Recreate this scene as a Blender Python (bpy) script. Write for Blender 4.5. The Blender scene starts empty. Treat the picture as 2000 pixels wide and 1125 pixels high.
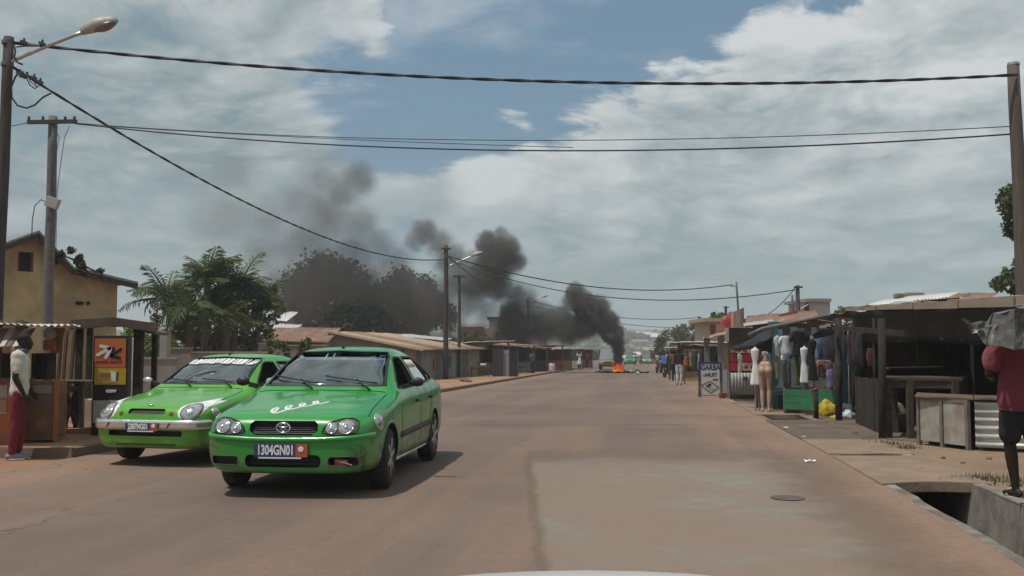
import bpy, bmesh, math, random
import numpy as np
from mathutils import Vector, Matrix, Euler
from mathutils.bvhtree import BVHTree
from mathutils.geometry import delaunay_2d_cdt
random.seed(7)
R = math.radians
PI = math.pi
SC = bpy.context.scene
COL = SC.collection

# ------------------------------------------------------------------ camera
CAM_Z = 1.45
FPX = 1900.0            # focal length in pixels of a 2000 px wide frame
PITCH = math.atan(115.5 / FPX)
cd = bpy.data.cameras.new('camera')
cam = bpy.data.objects.new('camera', cd)
COL.objects.link(cam)
cd.sensor_width = 36.0
cd.lens = 36.0 * FPX / 2000.0
cd.clip_start = 0.05
cd.clip_end = 6000
cam.location = (0, 0, CAM_Z)
cam.rotation_euler = (PI / 2 + PITCH, 0, 0)
SC.camera = cam

# ------------------------------------------------------------------ view transform
SC.view_settings.view_transform = 'Standard'
SC.view_settings.look = 'None'
SC.view_settings.exposure = 0.0
SC.view_settings.gamma = 1.0
SC.view_settings.use_curve_mapping = False
SC.render.engine = 'CYCLES'
SC.cycles.use_denoising = True
SC.cycles.max_bounces = 6
SC.cycles.volume_bounces = 1
SC.cycles.transparent_max_bounces = 12
SC.cycles.volume_step_rate = 1.0
SC.cycles.volume_max_steps = 256

# ------------------------------------------------------------------ sun
SUN_EL, SUN_AZ = R(69), R(-118)      # azimuth from +Y towards +X: the sun stands to the west, a little behind the camera
sv = Vector((math.sin(SUN_AZ) * math.cos(SUN_EL), math.cos(SUN_AZ) * math.cos(SUN_EL), math.sin(SUN_EL)))
sl = bpy.data.lights.new('sun', 'SUN')
sl.energy = 3.2
sl.angle = R(0.6)
sl.color = (1.0, 0.95, 0.87)
so = bpy.data.objects.new('sun', sl)
COL.objects.link(so)
so.rotation_euler = sv.to_track_quat('Z', 'Y').to_euler()
so.location = sv * 80


# ------------------------------------------------------------------ node helper
class NT:
    def __init__(s, tree):
        s.t = tree

    def n(s, typ, **kw):
        x = s.t.nodes.new(typ)
        for k, v in kw.items():
            setattr(x, k, v)
        return x

    def put(s, sock, v):
        if v is None:
            return
        if isinstance(v, bpy.types.NodeSocket):
            s.t.links.new(v, sock)
        else:
            if isinstance(v, (tuple, list)) and sock.type == 'RGBA' and len(v) == 3:
                v = (*v, 1)
            sock.default_value = v

    def m(s, op, a, b=None, c=None, clamp=False):
        x = s.n('ShaderNodeMath', operation=op, use_clamp=clamp)
        s.put(x.inputs[0], a); s.put(x.inputs[1], b); s.put(x.inputs[2], c)
        return x.outputs[0]

    def v(s, op, a, b=None, scale=None):
        x = s.n('ShaderNodeVectorMath', operation=op)
        s.put(x.inputs[0], a); s.put(x.inputs[1], b)
        if scale is not None:
            s.put(x.inputs['Scale'], scale)
        return x.outputs['Value'] if op in ('DOT_PRODUCT', 'LENGTH') else x.outputs[0]

    def ramp(s, x, a, b, lo=0.0, hi=1.0, kind='SMOOTHSTEP'):
        r = s.n('ShaderNodeMapRange', interpolation_type=kind)
        s.put(r.inputs[0], x); s.put(r.inputs[1], a); s.put(r.inputs[2], b); s.put(r.inputs[3], lo); s.put(r.inputs[4], hi)
        return r.outputs[0]

    def noise(s, vec, scale=5.0, detail=4.0, rough=0.5, dist=0.0, out='Fac'):
        x = s.n('ShaderNodeTexNoise')
        s.put(x.inputs['Vector'], vec)
        x.inputs['Scale'].default_value = scale
        x.inputs['Detail'].default_value = detail
        x.inputs['Roughness'].default_value = rough
        x.inputs['Distortion'].default_value = dist
        return x.outputs[0 if out == 'Fac' else 1]

    def mix(s, f, a, b, blend='MIX'):
        x = s.n('ShaderNodeMix', data_type='RGBA', blend_type=blend)
        s.put(x.inputs[0], f); s.put(x.inputs[6], a); s.put(x.inputs[7], b)
        return x.outputs[2]

    def xyz(s, vec):
        x = s.n('ShaderNodeSeparateXYZ'); s.put(x.inputs[0], vec)
        return x.outputs

    def comb(s, x, y, z):
        c = s.n('ShaderNodeCombineXYZ'); s.put(c.inputs[0], x); s.put(c.inputs[1], y); s.put(c.inputs[2], z)
        return c.outputs[0]


def px_dir(px, py):
    dx, dy = (px - 1000) / FPX, (562.5 - py) / FPX
    return Vector((dx, math.cos(PITCH) - math.sin(PITCH) * dy, math.sin(PITCH) + math.cos(PITCH) * dy))


# ------------------------------------------------------------------ sky: broken cloud over a blue sky
W = bpy.data.worlds.new('World')
SC.world = W
W.use_nodes = True
W.node_tree.nodes.clear()
w = NT(W.node_tree)
tc = w.n('ShaderNodeTexCoord')
D = tc.outputs['Generated']
dx_, dy_, dz_ = w.xyz(D)
zc = w.m('MAXIMUM', dz_, 0.0)
sky = w.n('ShaderNodeTexSky', sky_type='NISHITA')
sky.sun_disc = False
sky.sun_elevation = SUN_EL
sky.sun_rotation = SUN_AZ
sky.air_density = 1.0
sky.dust_density = 2.5
sky.ozone_density = 1.0
# cloud space: layers that flatten and crowd together towards the horizon
k = w.m('DIVIDE', 1.0, w.m('ADD', zc, 0.36))
cv = w.v('SCALE', w.v('MULTIPLY', D, (1.0, 1.0, 2.7)), None, k)
warp = w.noise(cv, 1.1, 4, 0.5, out='Color')
cvw = w.v('ADD', cv, w.v('SCALE', w.v('SUBTRACT', warp, (0.5, 0.5, 0.5)), None, 0.42))
def cloud(vec):
    big_ = w.noise(vec, 1.5, 3, 0.5)
    lump = w.m('MULTIPLY', w.m('ABSOLUTE', w.m('SUBTRACT', w.noise(vec, 3.4, 2, 0.5), 0.5)), 2.0)
    curl = w.m('MULTIPLY', w.m('ABSOLUTE', w.m('SUBTRACT', w.noise(vec, 8.5, 2, 0.5), 0.5)), 1.2)
    crumb = w.m('MULTIPLY', w.m('ABSOLUTE', w.m('SUBTRACT', w.noise(vec, 21.0, 4, 0.6), 0.5)), 0.75)
    puff = w.m('ADD', w.m('ADD', lump, curl), crumb)
    east = w.m('ADD', 0.20, w.m('MULTIPLY', w.ramp(w.xyz(vec)[0], -0.2, 0.6), 0.10))
    return w.m('ADD', w.m('ADD', w.m('MULTIPLY', big_, 0.80), w.m('MULTIPLY', puff, east)), w.m('MULTIPLY', w.noise(vec, 7.0, 4, 0.6), 0.10)), puff
n1, puff1 = cloud(cvw)
Lv = (-0.045, -0.02, 0.085)
n2, _p = cloud(w.v('ADD', cvw, Lv))
n3 = w.noise(cv, 0.7, 2, 0.5)
# the open patch of blue, and the heap of cumulus beside it, are broad features of this sky
def lobe(px, py, r0, r1):
    c = px_dir(px, py).normalized()
    return w.ramp(w.v('DOT_PRODUCT', D, tuple(c)), math.cos(math.atan(r1 / FPX)), math.cos(math.atan(r0 / FPX)))
def lobes(ls):
    r = None
    for q in ls:
        h = lobe(*q)
        r = h if r is None else w.m('MAXIMUM', r, h)
    return r
hole = lobes(((900, 120, 80, 270), (1100, 50, 110, 300), (1340, 0, 60, 230), (1560, -40, 40, 190), (760, 220, 30, 190), (680, 160, 0, 150), (1010, -80, 80, 360), (1200, -160, 80, 420)))
heap = lobes(((1500, 210, 40, 330), (1800, 130, 80, 360), (1230, 300, 20, 220), (960, 320, 10, 170)))
veil = lobes(((330, 110, 60, 480), (620, 60, 20, 200)))
cover = w.m('ADD', n1, w.m('ADD', w.m('MULTIPLY', n3, 0.10), 0.015))
cover = w.m('SUBTRACT', cover, w.m('MULTIPLY', hole, 0.30))
cover = w.m('ADD', cover, w.m('MULTIPLY', heap, 0.07))
cover = w.m('ADD', cover, w.m('MULTIPLY', veil, 0.10))
crisp = w.ramp(cover, 0.460, 0.540)
soft = w.ramp(cover, 0.400, 0.640)
west = w.ramp(dx_, -0.02, -0.22)
dens = w.m('ADD', w.m('MULTIPLY', crisp, w.m('SUBTRACT', 1.0, w.m('MULTIPLY', west, 0.8))), w.m('MULTIPLY', soft, w.m('MULTIPLY', west, 0.8)))
wisp = w.m('MULTIPLY', w.ramp(w.noise(cvw, 3.4, 5, 0.6), 0.52, 0.78), 0.5)
dens = w.m('MAXIMUM', dens, wisp)
lit = w.ramp(w.m('SUBTRACT', n1, n2), -0.16, 0.19, kind='LINEAR')
bright = w.m('ADD', w.m('MULTIPLY', lit, 0.92), w.m('MULTIPLY', w.ramp(w.noise(cv, 1.7, 3, 0.5), 0.32, 0.68), 0.30))
bright = w.m('ADD', bright, w.m('MULTIPLY', w.m('SUBTRACT', puff1, 0.42), 0.42))
bright = w.m('ADD', bright, w.m('MULTIPLY', heap, 0.33))
bright = w.m('ADD', bright, w.m('MULTIPLY', w.ramp(cover, 0.66, 0.50), 0.16))
bright = w.m('SUBTRACT', bright, w.m('ADD', w.m('MULTIPLY', veil, 0.16), 0.10))
bright = w.m('MULTIPLY', bright, w.ramp(dz_, 0.015, 0.24, 0.55, 1.0), clamp=True)
ccol = w.mix(bright, (2.15, 2.92, 3.15), (6.9, 7.1, 7.05))
blue = w.mix(0.50, w.mix(1.0, sky.outputs[0], (0.60, 0.64, 0.66), 'MULTIPLY'), (1.85, 3.5, 5.0))
skyc = w.mix(w.m('MULTIPLY', dens, 0.95), blue, ccol)
hz = w.m('MULTIPLY', w.m('POWER', 2.718, w.m('MULTIPLY', zc, -8.0)), 0.72)
skyc = w.mix(hz, skyc, (2.35, 3.5, 3.65))
skyc = w.mix(w.ramp(dz_, -0.02, -0.10), skyc, (1.6, 1.35, 1.15))
bg = w.n('ShaderNodeBackground')
w.put(bg.inputs[0], skyc)
bg.inputs[1].default_value = 0.1
wo = w.n('ShaderNodeOutputWorld')
W.node_tree.links.new(bg.outputs[0], wo.inputs[0])
W.cycles.sampling_method = 'MANUAL'
W.cycles.sample_map_resolution = 1024


# ================================================================== helpers
def P(px, py, Y):
    """the point at forward distance Y that the photograph shows at (px, py)"""
    d = px_dir(px, py)
    return Vector((0, 0, CAM_Z)) + d * (Y / d.y)


SLOPE = 0.139           # the road runs 8 degrees east of the camera axis


def gz(Y):
    if Y < 12: return 0.0
    if Y < 320: return -0.0095 * (Y - 12)
    z = -0.0095 * 308
    if Y < 450:
        t = (Y - 320) / 130
        return z - 4.5 * t * t * (3 - 2 * t)
    z -= 4.5
    t = min(1, (Y - 450) / 800)
    return z + 22.0 * t * t * (3 - 2 * t)


def G(px, Y, up=0.0):
    """point on the ground at distance Y in picture column px"""
    X = (px - 1000) / FPX * Y
    return Vector((X, Y, gz(Y) + up))


def mat(name, col, rough=0.75, metal=0.0, var=0.18, scale=6.0, dirt=None, dirt_amt=0.0, dirt_scale=2.0, bump=0.0, bscale=60.0, spec=0.4, stretch=None, coat=0.0, edge=0.0):
    """principled material: base colour with fine variation, patches of a second colour (dirt, rust, wear) and relief"""
    m = bpy.data.materials.new(name)
    m.use_nodes = True
    t = NT(m.node_tree)
    m.node_tree.nodes.clear()
    o = t.n('ShaderNodeOutputMaterial')
    b = t.n('ShaderNodeBsdfPrincipled')
    m.node_tree.links.new(b.outputs[0], o.inputs[0])
    b.inputs['Metallic'].default_value = metal
    b.inputs['Specular IOR Level'].default_value = spec
    b.inputs['Coat Weight'].default_value = coat
    b.inputs['Coat Roughness'].default_value = 0.08
    c = t.n('ShaderNodeTexCoord').outputs['Object']
    if stretch:
        c = t.v('MULTIPLY', c, stretch)
    f = t.noise(c, scale, 6, 0.6)
    k = t.ramp(f, 0.25, 0.75, 1 - var, 1 + var, 'LINEAR')
    colr = t.mix(1.0, col, t.comb(k, k, k), 'MULTIPLY')
    r = rough
    if dirt:
        g = t.noise(c, dirt_scale, 8, 0.62)
        a = 0.72 - 0.5 * dirt_amt
        g = t.ramp(g, a, a + 0.22)
        colr = t.mix(t.m('MULTIPLY', g, 0.85), colr, dirt)
        r = t.m('ADD', rough, t.m('MULTIPLY', g, max(0.0, 0.85 - rough)))
    t.put(b.inputs['Base Color'], colr)
    t.put(b.inputs['Roughness'], r)
    if bump:
        bn = t.n('ShaderNodeBump')
        bn.inputs['Strength'].default_value = bump
        bn.inputs['Distance'].default_value = 0.02
        t.put(bn.inputs['Height'], t.noise(c, bscale, 5, 0.6))
        t.put(b.inputs['Normal'], bn.outputs[0])
    return m


def s2l(*c):
    return tuple(((x / 255) / 12.92 if x / 255 < 0.04045 else ((x / 255 + 0.055) / 1.055) ** 2.4) for x in c)


class B:
    """a bmesh that shapes are added to"""
    def __init__(s):
        s.bm = bmesh.new()

    def quadstrip(s, rings, closed=True, caps=True):
        vs = [[s.bm.verts.new(p) for p in r] for r in rings]
        n = len(vs[0])
        for a, b in zip(vs[:-1], vs[1:]):
            for i in range(n if closed else n - 1):
                j = (i + 1) % n
                s.bm.faces.new((a[i], a[j], b[j], b[i]))
        if caps and closed:
            s.bm.faces.new(vs[0][::-1]); s.bm.faces.new(vs[-1])
        return s

    def box(s, c, size, rot=None, taper=1.0):
        hx, hy, hz = size[0] / 2, size[1] / 2, size[2] / 2
        M = Euler(rot).to_matrix() if rot is not None and not isinstance(rot, Matrix) else rot
        v = []
        for z, k in ((-hz, 1.0), (hz, taper)):
            for x, y in ((-hx, -hy), (hx, -hy), (hx, hy), (-hx, hy)):
                q = Vector((x * k, y * k, z))
                if M: q = M @ q
                v.append(s.bm.verts.new(q + Vector(c)))
        for f in ((3, 2, 1, 0), (4, 5, 6, 7), (0, 1, 5, 4), (1, 2, 6, 5), (2, 3, 7, 6), (3, 0, 4, 7)):
            s.bm.faces.new([v[i] for i in f])
        return s

    def hexa(s, pts):
        """eight corners: four of the bottom going round, four of the top"""
        v = [s.bm.verts.new(p) for p in pts]
        for f in ((3, 2, 1, 0), (4, 5, 6, 7), (0, 1, 5, 4), (1, 2, 6, 5), (2, 3, 7, 6), (3, 0, 4, 7)):
            s.bm.faces.new([v[i] for i in f])
        return s

    def beam(s, p, q, w, h=None, up=(0, 0, 1)):
        p, q = Vector(p), Vector(q)
        h = h or w
        d = (q - p).normalized()
        u = Vector(up)
        if abs(d.dot(u)) > 0.95: u = Vector((1, 0, 0))
        a = d.cross(u).normalized() * w / 2
        b = a.cross(d).normalized() * h / 2
        return s.hexa([p - a - b, p + a - b, p + a + b, p - a + b, q - a - b, q + a - b, q + a + b, q - a + b])

    def tube(s, pts, r, n=8, caps=True):
        pts = [Vector(p) for p in pts]
        rs = r if isinstance(r, (list, tuple)) else [r] * len(pts)
        rings, a = [], None
        for i, p in enumerate(pts):
            d = (pts[min(i + 1, len(pts) - 1)] - pts[max(i - 1, 0)]).normalized()
            if a is None:
                a = d.orthogonal().normalized()
            else:
                a = (a - d * a.dot(d)).normalized()
            b = d.cross(a)
            rings.append([p + (a * math.cos(2 * PI * k / n) + b * math.sin(2 * PI * k / n)) * rs[i] for k in range(n)])
        return s.quadstrip(rings, True, caps)

    def ball(s, c, r, u=12, v=8, rot=None):
        r = (r, r, r) if not isinstance(r, (tuple, list)) else r
        M = Matrix.Translation(c) @ (Euler(rot).to_matrix().to_4x4() if rot is not None else Matrix()) @ Matrix.Diagonal((*r, 1))
        nv = s.bm.verts.new
        top, bot = nv(M @ Vector((0, 0, 1))), nv(M @ Vector((0, 0, -1)))
        rg = [[nv(M @ Vector((math.sin(PI * j / v) * math.cos(2 * PI * i / u), math.sin(PI * j / v) * math.sin(2 * PI * i / u), math.cos(PI * j / v)))) for i in range(u)] for j in range(1, v)]
        for i in range(u):
            k = (i + 1) % u
            s.bm.faces.new((top, rg[0][i], rg[0][k])); s.bm.faces.new((bot, rg[-1][k], rg[-1][i]))
            for a, c in zip(rg[:-1], rg[1:]): s.bm.faces.new((a[i], c[i], c[k], a[k]))
        return s

    def lathe(s, prof, n=20, axis='Z', c=(0, 0, 0)):
        rings = []
        for r, h in prof:
            ring = []
            for k in range(n):
                a = 2 * PI * k / n
                p = (r * math.cos(a), r * math.sin(a), h)
                if axis == 'X': p = (h, r * math.cos(a), r * math.sin(a))
                if axis == 'Y': p = (r * math.sin(a), h, r * math.cos(a))
                ring.append(Vector(p) + Vector(c))
            rings.append(ring)
        return s.quadstrip(rings)

    def prism(s, poly, d0, d1, f):
        """polygon in 2-D, swept from d0 to d1; f(u, v, d) gives the point"""
        a = [s.bm.verts.new(f(u, v, d0)) for u, v in poly]
        b = [s.bm.verts.new(f(u, v, d1)) for u, v in poly]
        n = len(poly)
        s.bm.faces.new(a[::-1]); s.bm.faces.new(b)
        for i in range(n):
            s.bm.faces.new((a[i], a[(i + 1) % n], b[(i + 1) % n], b[i]))
        return s

    def corr(s, p0, eu, ev, pitch=0.09, amp=0.012, seg=4, nv=2, wob=0.0):
        """corrugated sheet: waves run along ev, spaced along eu"""
        p0, eu, ev = Vector(p0), Vector(eu), Vector(ev)
        nrm = eu.cross(ev).normalized()
        L = eu.length
        nu = max(4, int(L / pitch * seg))
        rows = []
        for side in (1, -1):
            g = []
            for j in range(nv + 1):
                row = []
                for i in range(nu + 1):
                    u = i / nu
                    a = amp * math.sin(2 * PI * u * L / pitch) + (wob * math.sin(u * 7 + j * 2.1) if wob else 0)
                    row.append(s.bm.verts.new(p0 + eu * u + ev * (j / nv) + nrm * (a + side * 0.0012)))
                g.append(row)
            for j in range(nv):
                for i in range(nu):
                    f = (g[j][i], g[j][i + 1], g[j + 1][i + 1], g[j + 1][i])
                    s.bm.faces.new(f if side == 1 else f[::-1])
            rows.append(g)
        A, Bq = rows
        for i in range(nu):
            s.bm.faces.new((A[0][i + 1], A[0][i], Bq[0][i], Bq[0][i + 1]))
            s.bm.faces.new((A[nv][i], A[nv][i + 1], Bq[nv][i + 1], Bq[nv][i]))
        return s

    def mesh(s, me_):
        s.bm.from_mesh(me_)
        return s

    def to_mesh(s, name, smooth=False, fix=True):
        me = bpy.data.meshes.new(name)
        if fix:
            bmesh.ops.recalc_face_normals(s.bm, faces=s.bm.faces[:])
        if smooth:
            for f in s.bm.faces: f.smooth = True
        s.bm.to_mesh(me)
        s.bm.free()
        return me


def link(name, me, material, parent=None, loc=None, rz=None):
    o = bpy.data.objects.new(name, me)
    COL.objects.link(o)
    if material is not None and me is not None:
        ms = material if isinstance(material, (list, tuple)) else [material]
        if not me.materials:
            for m in ms: me.materials.append(m)
    if parent: o.parent = parent
    if loc is not None: o.location = loc
    if rz is not None: o.rotation_euler = (0, 0, rz)
    return o


def obj(name, b, material, parent=None, smooth=False, loc=None, rz=None, bevel=0.0):
    me = b.to_mesh(name, smooth)
    o = link(name, me, material, parent, loc, rz)
    if bevel:
        md = o.modifiers.new('bevel', 'BEVEL')
        md.width = bevel; md.segments = 2; md.limit_method = 'ANGLE'; md.angle_limit = R(35)
    return o


def tag(o, label=None, cat=None, group=None, kind=None):
    if label: o['label'] = label
    if cat: o['category'] = cat
    if group: o['group'] = group
    if kind: o['kind'] = kind
    return o


def thing(name, label, cat, loc=(0, 0, 0), rz=0.0, group=None):
    o = bpy.data.objects.new(name, None)
    COL.objects.link(o)
    o.empty_display_size = 0.2
    o.location = loc
    o.rotation_euler = (0, 0, rz)
    return tag(o, label, cat, group)


def kids(o):
    return [c for c in COL.objects if c.parent == o]


def dup(o, loc, rz, label=None, skip=(), scale=None):
    """a copy of a thing with its parts and their sub-parts (meshes shared)"""
    def rec(s, par):
        c = s.copy(); COL.objects.link(c)
        c.parent = par
        for q in list(CH.get(s.name, ())):
            if q.name.split('.')[0] not in skip: rec(q, c)
        return c
    CH = {}
    for x in list(COL.objects):
        if x.parent: CH.setdefault(x.parent.name, []).append(x)
    r = rec(o, None)
    r.location = loc; r.rotation_euler = (0, 0, rz)
    if label: r['label'] = label
    if scale: r.scale = (scale, scale, scale)
    return r


def evaluated(me, mods, keep_smooth=True, extra=()):
    """mesh after modifiers; mods is a list of (type, {settings})"""
    o = bpy.data.objects.new('work', me)
    WORK.collection.objects.link(o)
    for typ, kw in mods:
        md = o.modifiers.new(typ, typ)
        for a, b in kw.items(): setattr(md, a, b)
    dg = work_graph()
    r = bpy.data.meshes.new_from_object(o.evaluated_get(dg), depsgraph=dg)
    bpy.data.objects.remove(o)
    return r


WORK = bpy.data.scenes.new('workbench')      # modifiers are applied here, away from the scene itself; removed at the end


def work_graph():
    vl = WORK.view_layers[0]
    vl.update()
    return vl.depsgraph


def text_mesh(s, size=1.0, depth=0.0, align='CENTER', sx=1.0, bold=0.0):
    c = bpy.data.curves.new('lettering', 'FONT')
    c.body = s; c.size = size; c.extrude = depth; c.align_x = align; c.align_y = 'CENTER'; c.offset = bold
    c.resolution_u = 3
    o = bpy.data.objects.new('work', c)
    WORK.collection.objects.link(o)
    dg = work_graph()
    me = bpy.data.meshes.new_from_object(o.evaluated_get(dg), depsgraph=dg)
    bpy.data.objects.remove(o); bpy.data.curves.remove(c)
    if sx != 1.0:
        me.transform(Matrix.Diagonal((sx, 1, 1, 1)))
    return me


def fill_poly(poly, step):
    """triangulated polygon with inner points on a grid: (2-D points, triangles)"""
    n = len(poly)
    # finer border
    bd = []
    for i in range(n):
        a, b = Vector(poly[i]), Vector(poly[(i + 1) % n])
        m = max(1, int((b - a).length / step))
        for q in range(m): bd.append(a + (b - a) * q / m)
    pts = list(bd)
    xs = [p[0] for p in poly]; ys = [p[1] for p in poly]
    def inside(x, y):
        c = False; j = len(bd) - 1
        for i in range(len(bd)):
            if (bd[i].y > y) != (bd[j].y > y) and x < (bd[j].x - bd[i].x) * (y - bd[i].y) / (bd[j].y - bd[i].y + 1e-12) + bd[i].x: c = not c
            j = i
        return c
    y = min(ys) + step * 0.5
    while y < max(ys):
        x = min(xs) + step * 0.5
        while x < max(xs):
            if inside(x, y) and min((Vector((x, y)) - q).length for q in bd) > step * 0.35: pts.append(Vector((x, y)))
            x += step
        y += step
    m = len(bd)
    r = delaunay_2d_cdt([Vector(p) for p in pts], [(i, (i + 1) % m) for i in range(m)], [list(range(m))], 1, 1e-6)
    return r[0], r[2]


def ell(cx, cy, rx, ry, n=20, a0=0.0):
    return [(cx + rx * math.cos(a0 + 2 * PI * i / n), cy + ry * math.sin(a0 + 2 * PI * i / n)) for i in range(n)]


def rrect(x0, x1, y0, y1, r, n=4):
    o = []
    for cx, cy, a in ((x1 - r, y1 - r, 0), (x0 + r, y1 - r, 90), (x0 + r, y0 + r, 180), (x1 - r, y0 + r, 270)):
        for i in range(n + 1):
            t = R(a + 90 * i / n)
            o.append((cx + r * math.cos(t), cy + r * math.sin(t)))
    return o


# ------------------------------------------------------------------ shared materials
M = {}
M['black'] = mat('black_plastic', (0.018, 0.018, 0.019), 0.45, var=0.2)
M['dark_void'] = mat('dark_lining', (0.012, 0.012, 0.012), 0.9)
M['rubber'] = mat('rubber', (0.025, 0.024, 0.023), 0.85, dirt=(0.16, 0.11, 0.08), dirt_amt=0.35, dirt_scale=5)
M['steel'] = mat('dusty_metal', (0.42, 0.41, 0.39), 0.38, metal=0.85, dirt=(0.2, 0.14, 0.1), dirt_amt=0.3)
M['chrome'] = mat('chrome', (0.75, 0.75, 0.75), 0.16, metal=1.0, var=0.05)
M['white'] = mat('white_paint', (0.75, 0.74, 0.71), 0.55, dirt=(0.4, 0.33, 0.26), dirt_amt=0.25)
M['wood'] = mat('weathered_wood', (0.13, 0.085, 0.055), 0.85, var=0.45, scale=9, stretch=(1, 1, 0.25), bump=0.4, bscale=30, dirt=(0.2, 0.15, 0.11), dirt_amt=0.4)
M['darkwood'] = mat('shade_dark_wood', (0.028, 0.022, 0.017), 0.9, var=0.5, scale=8, bump=0.4, bscale=30, dirt=(0.07, 0.052, 0.038), dirt_amt=0.4)  # colour darkened to deepen the shade inside the big shed
M['polewood'] = mat('tarred_pole', (0.062, 0.05, 0.043), 0.85, var=0.4, scale=10, stretch=(3, 3, 0.3), bump=0.4, bscale=25)
M['zinc'] = mat('zinc_sheet', (0.40, 0.40, 0.39), 0.5, metal=0.35, var=0.25, scale=3, dirt=(0.22, 0.12, 0.07), dirt_amt=0.4, dirt_scale=1.5)
M['zincwhite'] = mat('pale_zinc_sheet', (0.60, 0.59, 0.56), 0.5, metal=0.15, var=0.15, scale=3, dirt=(0.32, 0.22, 0.16), dirt_amt=0.3, dirt_scale=1.5)
M['rustroof'] = mat('rusted_sheet', (0.22, 0.13, 0.09), 0.8, var=0.4, scale=3, dirt=(0.42, 0.34, 0.27), dirt_amt=0.4, dirt_scale=1.2)
M['tanroof'] = mat('tan_dusty_sheet', (0.36, 0.27, 0.19), 0.8, var=0.2, scale=3, dirt=(0.25, 0.16, 0.1), dirt_amt=0.4, dirt_scale=1.5)
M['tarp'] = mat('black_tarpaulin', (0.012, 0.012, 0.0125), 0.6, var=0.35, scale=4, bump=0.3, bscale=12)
M['concrete'] = mat('dusty_concrete', (0.27, 0.245, 0.21), 0.9, var=0.2, scale=3, bump=0.3, bscale=25, dirt=(0.16, 0.13, 0.1), dirt_amt=0.4, dirt_scale=1.2)
M['yellowwall'] = mat('yellow_render', (0.43, 0.34, 0.175), 0.9, var=0.16, scale=2, bump=0.2, bscale=20, dirt=(0.25, 0.19, 0.115), dirt_amt=0.62, dirt_scale=0.7)
M['greywall'] = mat('grey_render', (0.23, 0.21, 0.19), 0.9, var=0.2, scale=2, bump=0.2, bscale=20, dirt=(0.3, 0.2, 0.13), dirt_amt=0.35, dirt_scale=0.8)
M['cable'] = mat('cable_sheath', (0.02, 0.02, 0.022), 0.6)
M['skin'] = mat('dark_skin', (0.026, 0.015, 0.011), 0.55, var=0.12, scale=12, spec=0.25)
M['hair'] = mat('black_hair', (0.008, 0.007, 0.007), 0.8)


def glass_mat(name, tint, haze=0.06, hazec=(0.5, 0.5, 0.5), rough=0.02):
    """thin car glass: clear, tinted, a film of dust, and a real reflection"""
    m = bpy.data.materials.new(name); m.use_nodes = True
    t = NT(m.node_tree); m.node_tree.nodes.clear()
    o = t.n('ShaderNodeOutputMaterial')
    tr = t.n('ShaderNodeBsdfTransparent'); t.put(tr.inputs[0], tint)
    di = t.n('ShaderNodeBsdfDiffuse'); t.put(di.inputs[0], hazec)
    gl = t.n('ShaderNodeBsdfGlossy'); t.put(gl.inputs[0], (1, 1, 1)); gl.inputs['Roughness'].default_value = rough
    c = t.n('ShaderNodeTexCoord').outputs['Object']
    hzf = t.m('MULTIPLY', t.ramp(t.noise(c, 3.0, 5, 0.6), 0.3, 0.75), haze * 2)
    a = t.n('ShaderNodeMixShader'); t.put(a.inputs[0], hzf); t.put(a.inputs[1], tr.outputs[0]); t.put(a.inputs[2], di.outputs[0])
    fr = t.n('ShaderNodeFresnel'); fr.inputs[0].default_value = 1.52
    k = t.m('ADD', t.m('MULTIPLY', fr.outputs[0], 2.1), 0.03, clamp=True)
    b = t.n('ShaderNodeMixShader'); t.put(b.inputs[0], k); t.put(b.inputs[1], a.outputs[0]); t.put(b.inputs[2], gl.outputs[0])
    t.put(o.inputs[0], b.outputs[0])
    return m


M['windscreen'] = glass_mat('windscreen_glass', (0.66, 0.75, 0.76), 0.09, (0.32, 0.48, 0.52))  # film tinted blue to imitate part of the reflected sky
M['sideglass'] = glass_mat('side_glass', (0.45, 0.5, 0.5), 0.16)
M['lens'] = glass_mat('lamp_lens', (0.92, 0.92, 0.90), 0.035, (0.55, 0.53, 0.5))
M['cloud_lens'] = mat('clouded_lamp', (0.46, 0.455, 0.44), 0.10, var=0.2, scale=24, spec=0.6, metal=0.45, coat=.5)


# ================================================================== ground, road, kerb, drain
def ground_mat():
    m = bpy.data.materials.new('ground_cover'); m.use_nodes = True
    t = NT(m.node_tree); m.node_tree.nodes.clear()
    o = t.n('ShaderNodeOutputMaterial'); b = t.n('ShaderNodeBsdfPrincipled'); t.t.links.new(b.outputs[0], o.inputs[0])
    pos = t.n('ShaderNodeNewGeometry').outputs['Position']
    x, y, z = t.xyz(pos)
    f = t.noise(pos, 0.35, 8, 0.65); f2 = t.noise(pos, 6.0, 6, 0.7); f3 = t.noise(pos, 0.02, 5, 0.6)
    sand = t.mix(t.ramp(f, 0.35, 0.65), (0.205, 0.142, 0.094), (0.27, 0.19, 0.128))
    red = t.mix(t.ramp(f, 0.35, 0.65), (0.24, 0.118, 0.066), (0.31, 0.172, 0.102))
    side = t.ramp(t.m('SUBTRACT', x, t.m('MULTIPLY', y, SLOPE)), -8.0, 4.0)
    near = t.mix(side, red, sand)
    near = t.mix(t.ramp(f2, 0.55, 0.75), near, (0.16, 0.11, 0.075))
    green = t.mix(t.ramp(t.noise(pos, 0.09, 6, 0.6), 0.4, 0.6), (0.035, 0.05, 0.02), (0.10, 0.105, 0.045))
    far = t.mix(t.ramp(f3, 0.52, 0.62), green, (0.25, 0.13, 0.085))
    t.put(b.inputs['Base Color'], t.mix(t.ramp(y, 230, 420), near, far))
    b.inputs['Roughness'].default_value = 0.95
    b.inputs['Specular IOR Level'].default_value = 0.15
    bn = t.n('ShaderNodeBump'); bn.inputs['Strength'].default_value = 0.5; bn.inputs['Distance'].default_value = 0.03
    t.put(bn.inputs['Height'], t.m('ADD', f2, t.noise(pos, 40, 4, 0.6)))
    t.put(b.inputs['Normal'], bn.outputs[0])
    return m


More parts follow.
